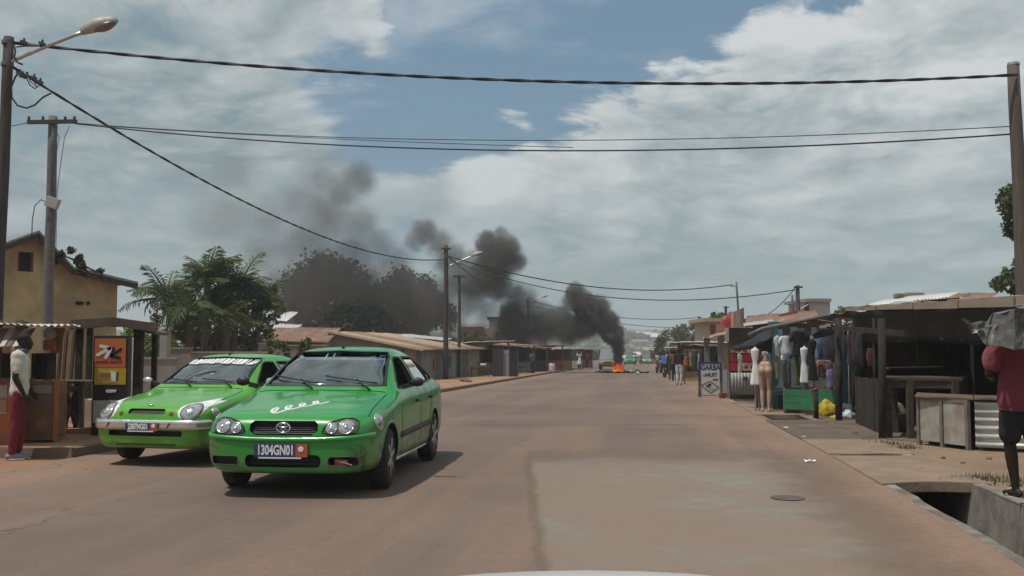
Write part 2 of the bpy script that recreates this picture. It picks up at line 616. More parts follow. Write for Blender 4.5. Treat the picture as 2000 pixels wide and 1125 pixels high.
def road_mat():
    m = bpy.data.materials.new('dusty_asphalt'); m.use_nodes = True
    t = NT(m.node_tree); m.node_tree.nodes.clear()
    o = t.n('ShaderNodeOutputMaterial'); b = t.n('ShaderNodeBsdfPrincipled'); t.t.links.new(b.outputs[0], o.inputs[0])
    pos = t.n('ShaderNodeNewGeometry').outputs['Position']
    x, y, z = t.xyz(pos)
    c = t.m('SUBTRACT', x, t.m('MULTIPLY', y, SLOPE))
    al = t.comb(c, t.m('MULTIPLY', y, 0.05), 0.0)
    big = t.noise(pos, 0.22, 7, 0.62)
    streak = t.noise(al, 0.9, 5, 0.55)
    streak2 = t.noise(t.comb(c, t.m('MULTIPLY', y, 0.015), 0.0), 3.0, 4, 0.6)
    grain = t.noise(pos, 55, 3, 0.7)
    pit = t.noise(pos, 9, 6, 0.65)
    asph = t.mix(t.ramp(big, 0.3, 0.7), (0.130, 0.093, 0.074), (0.172, 0.128, 0.103))
    dust = t.mix(t.ramp(pit, 0.3, 0.7), (0.222, 0.140, 0.094), (0.272, 0.178, 0.123))
    # dust gathers along both edges and in streaks between the wheel tracks
    edge = t.m('MAXIMUM', t.ramp(t.m('ADD', c, t.m('MULTIPLY', t.m('SUBTRACT', big, 0.5), 3.2)), -0.4, 2.6), t.m('MULTIPLY', t.ramp(c, -5.9, -7.6), 0.9))
    f = t.m('ADD', t.m('MULTIPLY', edge, 0.80), t.m('MULTIPLY', t.ramp(streak, 0.40, 0.72), 0.50))
    f = t.m('ADD', f, t.m('MULTIPLY', t.m('SUBTRACT', big, 0.5), 0.5), clamp=True)
    col = t.mix(f, asph, dust)
    col = t.mix(t.m('MULTIPLY', t.ramp(streak2, 0.56, 0.72), 0.32), col, (0.10, 0.085, 0.074))
    col = t.mix(t.m('MULTIPLY', t.ramp(t.noise(pos, 2.6, 8, 0.7), 0.60, 0.74), 0.38), col, (0.085, 0.068, 0.056))
    col = t.mix(t.m('MULTIPLY', t.ramp(t.noise(pos, 11, 5, 0.65), 0.64, 0.72), 0.42), col, (0.075, 0.06, 0.052))
    crk = t.n('ShaderNodeTexVoronoi', feature='DISTANCE_TO_EDGE'); t.put(crk.inputs['Vector'], t.v('ADD', pos, t.v('SCALE', t.noise(pos, 1.5, 4, 0.6, out='Color'), None, 0.9))); crk.inputs['Scale'].default_value = 0.42
    ck = t.m('MULTIPLY', t.ramp(crk.outputs['Distance'], 0.010, 0.002), t.ramp(t.noise(pos, 0.31, 4, 0.6), 0.50, 0.60))
    col = t.mix(t.m('MULTIPLY', ck, 0.55), col, (0.05, 0.042, 0.037))
    k = t.ramp(grain, 0.3, 0.7, 0.84, 1.16, 'LINEAR')
    col = t.mix(1.0, col, t.comb(k, k, k), 'MULTIPLY')
    t.put(b.inputs['Base Color'], col)
    t.put(b.inputs['Roughness'], t.ramp(big, 0.3, 0.7, 0.72, 0.9))
    b.inputs['Specular IOR Level'].default_value = 0.3
    bn = t.n('ShaderNodeBump'); bn.inputs['Strength'].default_value = 0.35; bn.inputs['Distance'].default_value = 0.012
    t.put(bn.inputs['Height'], t.m('ADD', grain, t.m('MULTIPLY', pit, 1.5)))
    t.put(b.inputs['Normal'], bn.outputs[0])
    return m


M['ground'] = ground_mat()
M['road'] = road_mat()
DR0, DR1 = 2.58, 3.42        # the two lips of the roadside drain


def cx(c, Y):
    return SLOPE * Y + c


def sheet(name, cs, ys, zf, material, skip=None, kind='structure'):
    b = B()
    g = [[b.bm.verts.new((cx(c, y) if abs(c) < 30 else SLOPE * y + c * (1 + max(0, y - 60) / 250), y, zf(c, y))) for c in cs] for y in ys]
    for j in range(len(ys) - 1):
        for i in range(len(cs) - 1):
            if skip and skip(cs[i], cs[i + 1], ys[j], ys[j + 1]): continue
            b.bm.faces.new((g[j][i], g[j][i + 1], g[j + 1][i + 1], g[j + 1][i]))
    return tag(obj(name, b, material, None, True), kind=kind)


def hz_(c, y):
    z = gz(y)
    if y > 420:
        x = SLOPE * y + c * (1 + (y - 60) / 250)
        a = min(1, (y - 420) / 300)
        z += a * (6 * math.sin(x * 0.011 + 1.0) + 3.5 * math.sin(x * 0.031 + y * 0.006) + 2.0 * math.sin(x * 0.07 + 2))
    return z


ys = [-60, -20, -6, 0, 4, 8, 10.2, 12, 14, 18, 22, 26, 30, 36, 44, 52, 60, 70, 82, 96, 112, 130, 150, 175, 200, 230, 260, 290, 320, 345, 370, 395, 420, 450, 490, 540, 600, 670, 750, 850, 960, 1080, 1200, 1320, 1500, 1800, 2300, 3200]
cs = [-700, -520, -400, -330, -270, -220, -180, -145, -115, -90, -70, -54, -42, -32, -26, -20, -15, -11, -7.6, -3, 0, DR0, DR1, 6, 10, 15, 20, 26, 32, 42, 54, 70, 90, 115, 145, 180, 220, 270, 330, 400, 520, 700]
sheet('ground', cs, ys, hz_, M['ground'], lambda a, b_, y0, y1: a == DR0 and y0 >= -6 and y1 <= 60)
ry = [y for y in range(-30, 60, 3)] + [y for y in range(60, 321, 10)]
rc = [-7.6, -6.5, -5, -3.5, -2, -0.5, 1, DR0 - 0.06]
sheet('road', rc, ry, lambda c, y: gz(y) + 0.004, M['road'])

# windscreen reflection painted as a paler strip on the lane ahead
M['patch'] = mat('painted_reflection', (0.208, 0.182, 0.150), 0.85, var=0.17, scale=5.0, bump=0.3, bscale=50, dirt=(0.208, 0.150, 0.112), dirt_amt=0.80, dirt_scale=0.7)
def faded_edges(m):
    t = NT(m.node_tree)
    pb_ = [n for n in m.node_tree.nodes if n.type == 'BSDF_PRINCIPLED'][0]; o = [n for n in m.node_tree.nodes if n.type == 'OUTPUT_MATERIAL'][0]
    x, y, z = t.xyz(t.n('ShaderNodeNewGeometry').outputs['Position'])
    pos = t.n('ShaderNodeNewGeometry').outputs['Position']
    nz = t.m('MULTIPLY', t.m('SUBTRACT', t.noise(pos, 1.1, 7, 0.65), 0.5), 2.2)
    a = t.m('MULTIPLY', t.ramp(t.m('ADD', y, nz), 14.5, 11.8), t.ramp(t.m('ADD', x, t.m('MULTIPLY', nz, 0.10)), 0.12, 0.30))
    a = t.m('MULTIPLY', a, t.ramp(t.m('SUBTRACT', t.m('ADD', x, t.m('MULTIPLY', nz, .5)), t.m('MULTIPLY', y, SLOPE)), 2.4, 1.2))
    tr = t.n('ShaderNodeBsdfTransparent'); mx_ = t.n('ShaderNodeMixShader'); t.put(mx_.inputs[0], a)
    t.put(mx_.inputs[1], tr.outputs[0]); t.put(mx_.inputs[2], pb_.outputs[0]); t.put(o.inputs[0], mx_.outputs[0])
faded_edges(M['patch'])
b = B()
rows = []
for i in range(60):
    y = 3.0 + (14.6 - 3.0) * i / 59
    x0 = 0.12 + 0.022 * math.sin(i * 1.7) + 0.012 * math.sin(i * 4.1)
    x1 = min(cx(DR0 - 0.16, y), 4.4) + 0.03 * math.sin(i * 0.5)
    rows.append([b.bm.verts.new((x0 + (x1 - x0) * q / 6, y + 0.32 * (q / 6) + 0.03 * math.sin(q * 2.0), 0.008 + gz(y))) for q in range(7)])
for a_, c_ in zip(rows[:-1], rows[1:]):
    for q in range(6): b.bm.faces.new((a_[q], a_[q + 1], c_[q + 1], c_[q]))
tag(obj('reflection_patch', b, M['patch'], None, True), kind='structure')

# raised earth footpath and its kerb on the far side
M['laterite'] = mat('laterite_earth', (0.32, 0.18, 0.105), 0.95, var=0.2, scale=1.2, bump=0.4, bscale=20, dirt=(0.2, 0.12, 0.075), dirt_amt=0.45, dirt_scale=0.8)
M['kerb'] = mat('stained_kerb', (0.16, 0.105, 0.075), 0.9, var=0.25, scale=3, bump=0.3)
py_ = [13.0, 14, 15.5, 17, 19, 22, 25, 28, 32, 36, 40, 45, 50, 55, 60, 66, 72, 80, 88, 96, 104, 112]
rnd = random.Random(3)
sheet('pavement', [-14, -12.5, -11, -9.8, -8.6, -7.74], py_, lambda c, y: gz(y) + 0.125 + (0.0 if c == -7.74 else rnd.uniform(-0.02, 0.03)), M['laterite'])
b = B()
for y0, y1 in zip(py_[:-1], py_[1:]):
    q = lambda c, y, z: (cx(c, y), y, gz(y) + z)
    b.hexa([q(-7.76, y0, -0.1), q(-7.6, y0, -0.1), q(-7.6, y1, -0.1), q(-7.76, y1, -0.1), q(-7.76, y0, 0.128), q(-7.62, y0, 0.118), q(-7.62, y1, 0.118), q(-7.76, y1, 0.128)])
b.hexa([(cx(-14, 13), 12.9, -0.1), (cx(-7.6, 13), 12.9, -0.1), (cx(-7.6, 13), 13.0, -0.1), (cx(-14, 13), 13.0, -0.1), (cx(-14, 13), 12.94, 0.12), (cx(-7.62, 13), 12.94, 0.12), (cx(-7.62, 13), 13.0, 0.12), (cx(-14, 13), 13.0, 0.12)])
tag(obj('kerb', b, M['kerb'], None), kind='structure')

# open concrete drain with covered lengths
M['draincon'] = mat('drain_concrete', (0.25, 0.23, 0.20), 0.9, var=0.2, scale=2.5, bump=0.3, bscale=25, dirt=(0.11, 0.088, 0.065), dirt_amt=0.70, dirt_scale=1.6)
M['mud'] = mat('drain_mud', (0.14, 0.135, 0.115), 0.6, var=0.3, scale=2)
dt = thing('drain', None, None)
tag(dt, kind='structure')
dy = [-6, -2, 2, 3, 4, 5, 5.5, 6, 6.5, 7, 7.5, 8, 8.5, 9, 9.5, 10.2, 12, 14, 18, 22, 26, 30, 36, 44, 52, 60]
for nm, prof, m_ in (('drain_bank', [(DR0, 0.004), (DR0 - 0.10, 0.006), (DR0 - 0.13, -0.25), (DR0, -0.65), (DR0 + 0.04, -0.60)], M['draincon']),
                     ('drain_lining', [(DR1 - 0.04, -0.60), (DR1, -0.65), (DR1 + 0.14, -0.3), (DR1 + 0.12, 0.02), (DR1, 0.012)], M['draincon']),
                     ('drain_bed', [(DR0 - 0.05, -0.70), (DR0 - 0.05, -0.50), (DR1 + 0.05, -0.50), (DR1 + 0.05, -0.70)], M['mud'])):
    b = B()
    rings = [[(cx(c, y) + 0.02 * math.sin(y * 3.1 + c) + 0.014 * math.sin(y * 7.3 + c * 3), y, gz(y) + z) for c, z in prof] for y in dy]
    b.quadstrip(rings, True, True)
    obj(nm, b, m_, dt)
M['slabsand'] = mat('sanded_slab', (0.235, 0.168, 0.116), 0.95, var=0.2, scale=2.5, bump=0.4, bscale=20, dirt=(0.17, 0.13, 0.1), dirt_amt=0.45, dirt_scale=1.0)
M['slabdark'] = mat('dark_slab', (0.12, 0.088, 0.067), 0.95, var=0.25, scale=2.5, bump=0.4, bscale=20, dirt=(0.19, 0.14, 0.1), dirt_amt=0.4, dirt_scale=1.0)
for i, (y0, y1) in enumerate(((10.3, 13.0), (13.3, 15.6), (15.64, 18.0), (18.04, 20.3), (22.2, 25.0), (25.05, 28.4), (30.5, 40.0), (40.1, 60.0))):
    b = B()
    n_ = 8
    top, bot = [], []
    for j in range(n_ + 1):
        c = DR0 - 0.135 + (DR1 - DR0 + 0.31) * j / n_
        bow = 0.16 * math.sin(PI * j / n_) if i == 0 else 0.03 * math.sin(j * 1.3 + i)
        top.append((c, y0 + bow)); bot.append((c, y1))
    rings = []
    for (c, a0), (_, a1) in zip(top, bot):
        rings.append([(cx(c, a0), a0, gz(a0) - 0.09), (cx(c, a0), a0, gz(a0) + 0.027), (cx(c, a1), a1, gz(a1) + 0.027), (cx(c, a1), a1, gz(a1) - 0.09)])
    b.quadstrip(rings, True, True)
    obj('drain_slab', b, M['slabdark'] if 2 <= i <= 3 else M['slabsand'], dt, bevel=0.01)

# small things lying on the road
M['paper'] = mat('scrap_paper', (0.75, 0.74, 0.72), 0.8)
M['stain'] = mat('dark_iron', (0.095, 0.078, 0.066), 0.8, var=0.3)
def ground_at(px, py, z=0.0):
    d = px_dir(px, py); Y = 10.0
    for _ in range(12):
        Y = (CAM_Z - gz(Y) - z) / (-d.z) * d.y
    return Vector((d.x / d.y * Y, Y, gz(Y) + z))
p = ground_at(1538, 975)
b = B(); b.lathe([(0.0, 0.009), (0.155, 0.009), (0.16, 0.016), (0.0, 0.018)], 24)
tag(obj('utility_cover', b, M['stain'], None, loc=p), 'small round dark iron cover set in the dusty road', 'utility cover')
for i, (px, py, s, lb) in enumerate(((1583, 904, 0.09, 'flat white paper scrap alone in the dusty lane'), (1536, 838, 0.1, 'white scrap beside the covered drain, nearest the mannequin legs'), (1573, 856, 0.06, 'tiny pale scrap at the drain edge before the dark stall'))):
    p = ground_at(px, py)
    b = B()
    rings = []
    for j in range(5):
        a = j / 4 - 0.5
        rings.append([(a * s * 1.6, -s * 0.5 + 0.01 * j, 0.012 + 0.02 * abs(math.sin(j * 2.2 + i))), (a * s * 1.6, s * 0.5, 0.012 + 0.025 * abs(math.cos(j * 1.7))), (a * s * 1.6, s * 0.5, 0.016 + 0.025 * abs(math.cos(j * 1.7))), (a * s * 1.6, -s * 0.5 + 0.01 * j, 0.016 + 0.02 * abs(math.sin(j * 2.2 + i)))])
    b.quadstrip(rings)
    tag(obj('paper_scrap', b, M['paper'], None, loc=p, rz=i * 1.1), lb, 'litter', 'scraps of litter on the road')

rr = random.Random(6)
M['silt'] = mat('silt', (0.16, 0.11, 0.075), 0.95, var=0.3, scale=6)
for i in range(9):
    y = 6.2 + i * .45; c = DR0 + .2 + rr.random() * .45; s_ = rr.uniform(.12, .3)
    b = B(); b.ball((0, 0, 0), (s_, s_ * 1.5, s_ * .35), 10, 6)
    for v in b.bm.verts: v.co *= 1 + .2 * math.sin(v.co.x * 21 + v.co.y * 13 + i)
    obj('silt_heap', b, M['silt'], dt, True, loc=(cx(c, y), y, -.50))
for i, (px, py, s_) in enumerate(((1880, 905, .035), (1842, 896, .03), (1932, 897, .04), (1670, 850, .05), (1655, 846, .035), (1800, 918, .03), (1562, 845, .03))):
    p = ground_at(px, py); b = B(); b.ball((0, 0, s_ * .4), (s_, s_ * .8, s_ * .6), 8, 6)
    for v in b.bm.verts: v.co *= 1 + .2 * math.sin(v.co.x * 91 + v.co.y * 73 + i)
    tag(obj('pebble', b, M['stain'] if i % 2 else M['slabsand'], None, loc=p), ['small dark pebble on the sand before the counter', 'tan pebble on the sand by the corrugated counter end', 'dark pebble nearest the corrugated sheet', 'tan clod at the foot of the low plank side', 'small dark clod beside the drain slab joint', 'tan pebble on the first drain slab', 'dark pebble by the second drain slab'][i], 'pebble', 'pebbles on the sand')

# dark trodden earth before and under the big shed, its shade painted in
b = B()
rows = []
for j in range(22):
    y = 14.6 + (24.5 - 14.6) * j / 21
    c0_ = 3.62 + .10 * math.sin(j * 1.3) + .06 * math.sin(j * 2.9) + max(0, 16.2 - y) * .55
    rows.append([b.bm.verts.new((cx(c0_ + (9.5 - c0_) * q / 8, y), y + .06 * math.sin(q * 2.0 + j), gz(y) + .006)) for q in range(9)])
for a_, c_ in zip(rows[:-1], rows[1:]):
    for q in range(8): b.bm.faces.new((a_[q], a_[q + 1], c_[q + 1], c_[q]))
tag(obj('shaded_trodden_ground', b, mat('shaded_trodden_earth', (.125, .09, .066), .95, var=.3, scale=1.5, bump=.5, bscale=18, dirt=(.2, .145, .1), dirt_amt=.45, dirt_scale=.9), None, True), kind='structure')


# ================================================================== cars
# local frame: front bumper at y = 0, rear at y = 4.27, x to the picture's right when the car faces us
ST = [  # y, zt, ze, we, zb, wb, wm, zs, ws
    (0.00, .600, .590, .42, .560, .52, .55, .285, .50),
    (0.035, .700, .690, .52, .645, .64, .68, .245, .62),
    (0.11, .765, .750, .60, .690, .72, .765, .228, .70),
    (0.26, .800, .785, .66, .725, .775, .81, .218, .755),
    (0.50, .840, .815, .70, .765, .805, .838, .205, .785),
    (0.85, .890, .860, .715, .81, .818, .845, .18, .79),
    (1.14, .935, .905, .715, .85, .822, .845, .18, .79),
    (1.24, .962, .935, .70, .875, .822, .845, .18, .79),
    (1.36, 1.035, 1.00, .685, .885, .822, .845, .18, .79),
    (1.62, 1.200, 1.155, .645, .895, .822, .845, .18, .79),
    (1.90, 1.355, 1.305, .595, .905, .822, .845, .18, .79),
    (2.06, 1.400, 1.347, .58, .91, .822, .845, .18, .79),
    (2.40, 1.420, 1.370, .575, .915, .822, .845, .18, .79),
    (2.90, 1.410, 1.360, .57, .925, .820, .845, .18, .79),
    (3.25, 1.365, 1.315, .56, .93, .816, .842, .18, .785),
    (3.55, 1.268, 1.228, .56, .935, .81, .836, .185, .78),
    (3.85, 1.115, 1.085, .565, .945, .80, .825, .20, .77),
    (4.05, 1.015, 1.000, .60, .93, .775, .80, .22, .75),
    (4.17, .960, .945, .62, .88, .74, .77, .24, .71),
    (4.25, .80, .79, .58, .72, .68, .71, .27, .65),
    (4.28, .62, .61, .50, .57, .58, .60, .30, .56),
]


def st_at(y):
    for a, b in zip(ST[:-1], ST[1:]):
        if a[0] <= y <= b[0]:
            t = (y - a[0]) / (b[0] - a[0])
            return [p + (q - p) * t for p, q in zip(a, b)]
    return list(ST[-1])


def body_ring(s):
    y, zt, ze, we, zb, wb, wm, zs, ws = s
    zf = zs - 0.01
    half = [(ws * 0.80, zf), (ws, zs + 0.015), (wm * 0.995, zs + 0.15), (wm, zs + (zb - zs) * 0.62), ((wb + wm) / 2, zb - 0.06 * min(1, (zb - zs) / 0.6)), (wb - 0.012, zb), (we, ze), (we * 0.62, ze + (zt - ze) * 0.72)]
    pts = [(0, zf)] + half + [(0, zt)]
    ring = [Vector((x, y, z)) for x, z in pts] + [Vector((-x, y, z)) for x, z in reversed(half)]
    return ring


def raw_body():
    b = B()
    b.quadstrip([body_ring(s) for s in ST])
    me = b.to_mesh('raw', True)
    return evaluated(me, [('SUBSURF', dict(levels=2, render_levels=2))])


def cavity():
    b = B()
    rings = []
    for y in (1.30, 1.42, 1.65, 1.92, 2.08, 2.4, 2.9, 3.25, 3.55, 3.80):
        s = st_at(y)
        zt, ze, we, zb, wb = s[1] - 0.075, s[2] - 0.07, s[3] - 0.045, s[4] - 0.02, s[5] - 0.06
        zt = max(zt, zb + 0.02); ze = max(ze, zb + 0.01)
        pts = [(wb, 0.40), (wb, zb), (we, ze), (we * 0.6, zt), (-we * 0.6, zt), (-we, ze), (-wb, zb), (-wb, 0.40)]
        rings.append([Vector((x, y, z)) for x, z in pts])
    b.quadstrip(rings)
    return b.to_mesh('cavity')


WS_OUT = [(-.655, .995), (.655, .995), (.64, 1.02), (.545, 1.30), (.50, 1.342), (.0, 1.362), (-.50, 1.342), (-.545, 1.30), (-.64, 1.02)]
SIDE_F = [(1.52, .965), (2.30, .965), (2.30, 1.285), (2.08, 1.288), (1.97, 1.262), (1.60, 1.03)]
SIDE_R = [(2.40, .97), (3.14, .985), (3.22, 1.02), (3.05, 1.255), (2.92, 1.28), (2.40, 1.29)]
SIDE_Q = [(3.27, .995), (3.62, 1.005), (3.66, 1.03), (3.30, 1.195), (3.14, 1.235)]
REAR_OUT = [(-.52, 1.03), (.52, 1.03), (.49, 1.26), (.44, 1.29), (-.44, 1.29), (-.49, 1.26)]
WHEELS = ((-.745, .83), (.745, .83), (-.745, 3.295), (.745, 3.295))
RAWBODY = raw_body()
_b = bmesh.new(); _b.from_mesh(RAWBODY)
CBVH = BVHTree.FromBMesh(_b); _b.free()
FRONT, TOP, SIDEP, SIDEN, BACK = 'front', 'top', 'right', 'left', 'back'


def hit(view, u, v):
    """(point, normal) on the uncut body: front/back u = x, v = z; top u = x, v = y; sides u = y, v = z"""
    if view == FRONT: o, d = Vector((u, -2, v)), Vector((0, 1, 0))
    elif view == BACK: o, d = Vector((u, 7, v)), Vector((0, -1, 0))
    elif view == TOP: o, d = Vector((u, v, 4)), Vector((0, 0, -1))
    elif view == SIDEP: o, d = Vector((3, u, v)), Vector((-1, 0, 0))
    else: o, d = Vector((-3, u, v)), Vector((1, 0, 0))
    p, n, i, dist = CBVH.ray_cast(o, d)
    if p is None:
        p, n, i, dist = CBVH.find_nearest(o + d * 2)
    return p, n


def patch(view, poly, off=0.004, step=0.06, thick=0.0, bulge=0.0, b=None):
    """a plate that follows the body inside an outline"""
    b = b or B()
    pts, tris = fill_poly(poly, step)
    c = sum((Vector(p) for p in poly), Vector((0, 0))) / len(poly)
    rad = max((Vector(p) - c).length for p in poly)
    top, bot = [], []
    for q in pts:
        p, n = hit(view, q[0], q[1])
        k = bulge * max(0, 1 - ((q - c).length / rad) ** 2)
        top.append(b.bm.verts.new(p + n * (off + k)))
        bot.append(b.bm.verts.new(p + n * (off - max(thick, 0.002))))
    edges = {}
    for t in tris:
        t = list(t)
        b.bm.faces.new([top[i] for i in t]); b.bm.faces.new([bot[i] for i in reversed(t)])
        for i, j in zip(t, t[1:] + t[:1]): edges[(i, j)] = edges.get((i, j), 0) + 1
    for (i, j) in edges:
        if (j, i) not in edges:
            b.bm.faces.new((top[j], top[i], bot[i], bot[j]))
    return b


def strip(view, path, w, off=0.004, step=0.05, h=None, b=None):
    """a narrow band along a 2-D path that follows the body"""
    b = b or B()
    pts = []
    for a, c in zip(path[:-1], path[1:]):
        a, c = Vector(a), Vector(c); m = max(1, int((c - a).length / step))
        pts += [a + (c - a) * i / m for i in range(m)]
    pts.append(Vector(path[-1]))
    P3 = [hit(view, p[0], p[1]) for p in pts]
    rings = []
    for i, (p, n) in enumerate(P3):
        d = (P3[min(i + 1, len(P3) - 1)][0] - P3[max(0, i - 1)][0]).normalized()
        s = d.cross(n).normalized() * w / 2
        h_ = h if h is not None else 0.004
        rings.append([p + s + n * (off - 0.006), p + s * 0.9 + n * (off + h_ * 0.6), p + n * (off + h_), p - s * 0.9 + n * (off + h_ * 0.6), p - s + n * (off - 0.006)])
    b.quadstrip(rings)
    return b


def cyl_mesh(c, r, l):
    b = B(); b.lathe([(r, -l / 2), (r, l / 2)], 40, 'X', c)
    return b.to_mesh('cutter')


def cut_body(fogs, intake, grille):
    cc = WORK.collection
    objs = []
    def add(me, m_):
        me.materials.append(m_)
        o = bpy.data.objects.new('cutter', me); cc.objects.link(o); objs.append(o)
    add(cavity(), M['cabin'])
    def pr(poly, d0, d1, f):
        b = B(); b.prism(poly, d0, d1, f); add(b.to_mesh('cutter'), M['black'])
    pr(WS_OUT, 0.9, 2.25, lambda u, v, d: (u, d, v))
    pr(REAR_OUT, 3.25, 4.4, lambda u, v, d: (u, d, v))
    for s in (-1, 1):
        for poly in (SIDE_F, SIDE_R, SIDE_Q):
            pr(poly, 0.45 * s, 1.2 * s, lambda u, v, d: (d, u, v))
    for (x, y) in WHEELS:
        sx = 1 if x > 0 else -1
        add(cyl_mesh((sx * 0.76, y, 0.30), 0.345, 0.42), M['dark_void'])
    for poly in fogs + [intake] + ([grille] if grille else []):
        pr(poly, -0.3, 0.13, lambda u, v, d: (u, d, v))
    me = RAWBODY.copy()
    me.materials.clear(); me.materials.append(M['cabin'])
    o = bpy.data.objects.new('work', me); cc.objects.link(o)
    for c_o in objs:
        md = o.modifiers.new('cut', 'BOOLEAN'); md.operation = 'DIFFERENCE'; md.solver = 'EXACT'; md.object = c_o
        md.material_mode = 'TRANSFER'
    dg = work_graph()
    r = bpy.data.meshes.new_from_object(o.evaluated_get(dg), depsgraph=dg)
    bpy.data.objects.remove(o)
    for c_o in objs: bpy.data.objects.remove(c_o)
    return r


def paint_mat(name, col, scuff):
    """old car paint: clear coat, film of road dust low down and on the flanks, scuffs"""
    m = bpy.data.materials.new(name); m.use_nodes = True
    t = NT(m.node_tree); m.node_tree.nodes.clear()
    o = t.n('ShaderNodeOutputMaterial'); b = t.n('ShaderNodeBsdfPrincipled'); t.t.links.new(b.outputs[0], o.inputs[0])
    c = t.n('ShaderNodeTexCoord').outputs['Object']
    x, y, z = t.xyz(c)
    f = t.noise(c, 2.2, 7, 0.6)
    base = t.mix(t.ramp(f, 0.3, 0.7), tuple(q * 0.9 for q in col), tuple(min(1, q * 1.12) for q in col))
    low = t.ramp(t.m('ADD', z, t.m('MULTIPLY', t.m('SUBTRACT', f, 0.5), 0.5)), 0.62, 0.15)
    flank = t.m('MULTIPLY', t.ramp(t.m('ABSOLUTE', x), 0.70, 0.80), t.ramp(t.noise(c, 3.5, 6, 0.65), 0.35, 0.75))
    d = t.m('ADD', t.m('MULTIPLY', low, 0.30), t.m('MULTIPLY', flank, 0.42), clamp=True)
    colr = t.mix(d, base, (0.20, 0.15, 0.10))
    sc_ = t.m('MULTIPLY', t.ramp(t.noise(c, 6.0, 8, 0.7), 0.50, 0.58), t.m('MULTIPLY', t.ramp(z, 0.62, 0.46), t.ramp(t.m('ABSOLUTE', x), 0.56, 0.72)))
    colr = t.mix(t.m('MULTIPLY', sc_, scuff), colr, (0.075, 0.05, 0.045))
    t.put(b.inputs['Base Color'], colr)
    t.put(b.inputs['Roughness'], t.m('ADD', 0.30, t.m('MULTIPLY', d, 0.5)))
    t.put(b.inputs['Coat Weight'], t.m('SUBTRACT', 0.75, t.m('MULTIPLY', d, 0.75), clamp=True))
    b.inputs['Coat Roughness'].default_value = 0.07
    b.inputs['Specular IOR Level'].default_value = 0.4
    bn = t.n('ShaderNodeBump'); bn.inputs['Strength'].default_value = 0.10; bn.inputs['Distance'].default_value = 0.03
    t.put(bn.inputs['Height'], t.noise(c, 3.0, 2, 0.5)); t.put(b.inputs['Normal'], bn.outputs[0])
    t.put(b.inputs['Coat Normal'], bn.outputs[0])
    return m


M['cabin'] = mat('cabin_trim', (0.03, 0.03, 0.032), 0.85, var=0.2)
M['seat'] = mat('seat_cloth', (0.06, 0.06, 0.065), 0.9, var=0.3, scale=20)
M['dash'] = mat('dashboard', (0.05, 0.05, 0.052), 0.7)
M['sheet'] = mat('cream_paper', (0.62, 0.57, 0.44), 0.8)
M['plateblue'] = mat('plate_blue', (0.035, 0.045, 0.13), 0.4, dirt=(0.14, 0.12, 0.1), dirt_amt=0.3, dirt_scale=20)
M['plateorange'] = mat('plate_orange', (0.42, 0.085, 0.04), 0.5)
M['platewhite'] = mat('plate_white', (0.72, 0.72, 0.70), 0.5)
M['redlens'] = mat('red_marker', (0.30, 0.05, 0.05), 0.35)
M['redrust'] = mat('red_primer', (0.16, 0.035, 0.022), 0.7)
M['oldchrome'] = mat('worn_bumper_trim', (0.70, 0.70, 0.68), 0.20, metal=0.85, var=0.2, scale=4, dirt=(0.3, 0.24, 0.19), dirt_amt=0.35, dirt_scale=3)


def wheel(parent, x, y, steer=0.0):
    s = 1 if x > 0 else -1
    def rot(b):
        if steer: bmesh.ops.rotate(b.bm, verts=b.bm.verts[:], cent=(x, y, 0.295), matrix=Matrix.Rotation(steer, 3, 'Z'))
        return b
    b = B()
    w2 = 0.092
    b.lathe([(0.195, -w2), (0.235, -w2), (0.275, -w2 * 0.95), (0.292, -w2 * 0.72), (0.295, -0.02), (0.295, 0.02), (0.292, w2 * 0.72), (0.275, w2 * 0.95), (0.235, w2), (0.195, w2)], 40, 'X', (x, y, 0.295))
    for k in range(40):
        a = 2 * PI * k / 40
        b.box((x, y + 0.295 * math.cos(a), 0.295 + 0.295 * math.sin(a)), (0.13, 0.026, 0.008), (a - PI / 2, 0, 0))
    t = obj('tyre', rot(b), M['rubber'], parent, True)
    b = B()
    b.lathe([(0.0, x - s * 0.02), (0.18, x - s * 0.02), (0.195, x + s * 0.085), (0.205, x + s * 0.09), (0.205, x - s * 0.06), (0.0, x - s * 0.06)], 32, 'X', (0, y, 0.295))
    obj('rim', rot(b), M['steel'], t, True)
    b = B()
    for k in range(6):
        a = 2 * PI * k / 6 + 0.3
        c, sn = math.cos(a), math.sin(a)
        b.beam((x + s * 0.078, y + 0.03 * c, 0.295 + 0.03 * sn), (x + s * 0.082, y + 0.195 * c, 0.295 + 0.195 * sn), 0.045, 0.03, (1, 0, 0))
    b.lathe([(0.0, x + s * 0.10), (0.035, x + s * 0.098), (0.05, x + s * 0.085), (0.05, x + s * 0.05), (0.0, x + s * 0.05)], 20, 'X', (0, y, 0.295))
    obj('spokes', rot(b), M['steel'], t, True)
    return t


def add_text(view, s, u, v, size, material, parent, name='lettering', off=0.012, sx=1.0, bold=0.0, tilt=0.0):
    me = text_mesh(s, size, 0.0, sx=sx, bold=bold)
    ct, stn = math.cos(tilt), math.sin(tilt)
    for vv in me.vertices:
        a, c = vv.co.x * ct - vv.co.y * stn, vv.co.x * stn + vv.co.y * ct
        p, n = hit(view, u + a, v + c)
        vv.co = p + n * off
    me.update()
    return link(name, me, material, parent)


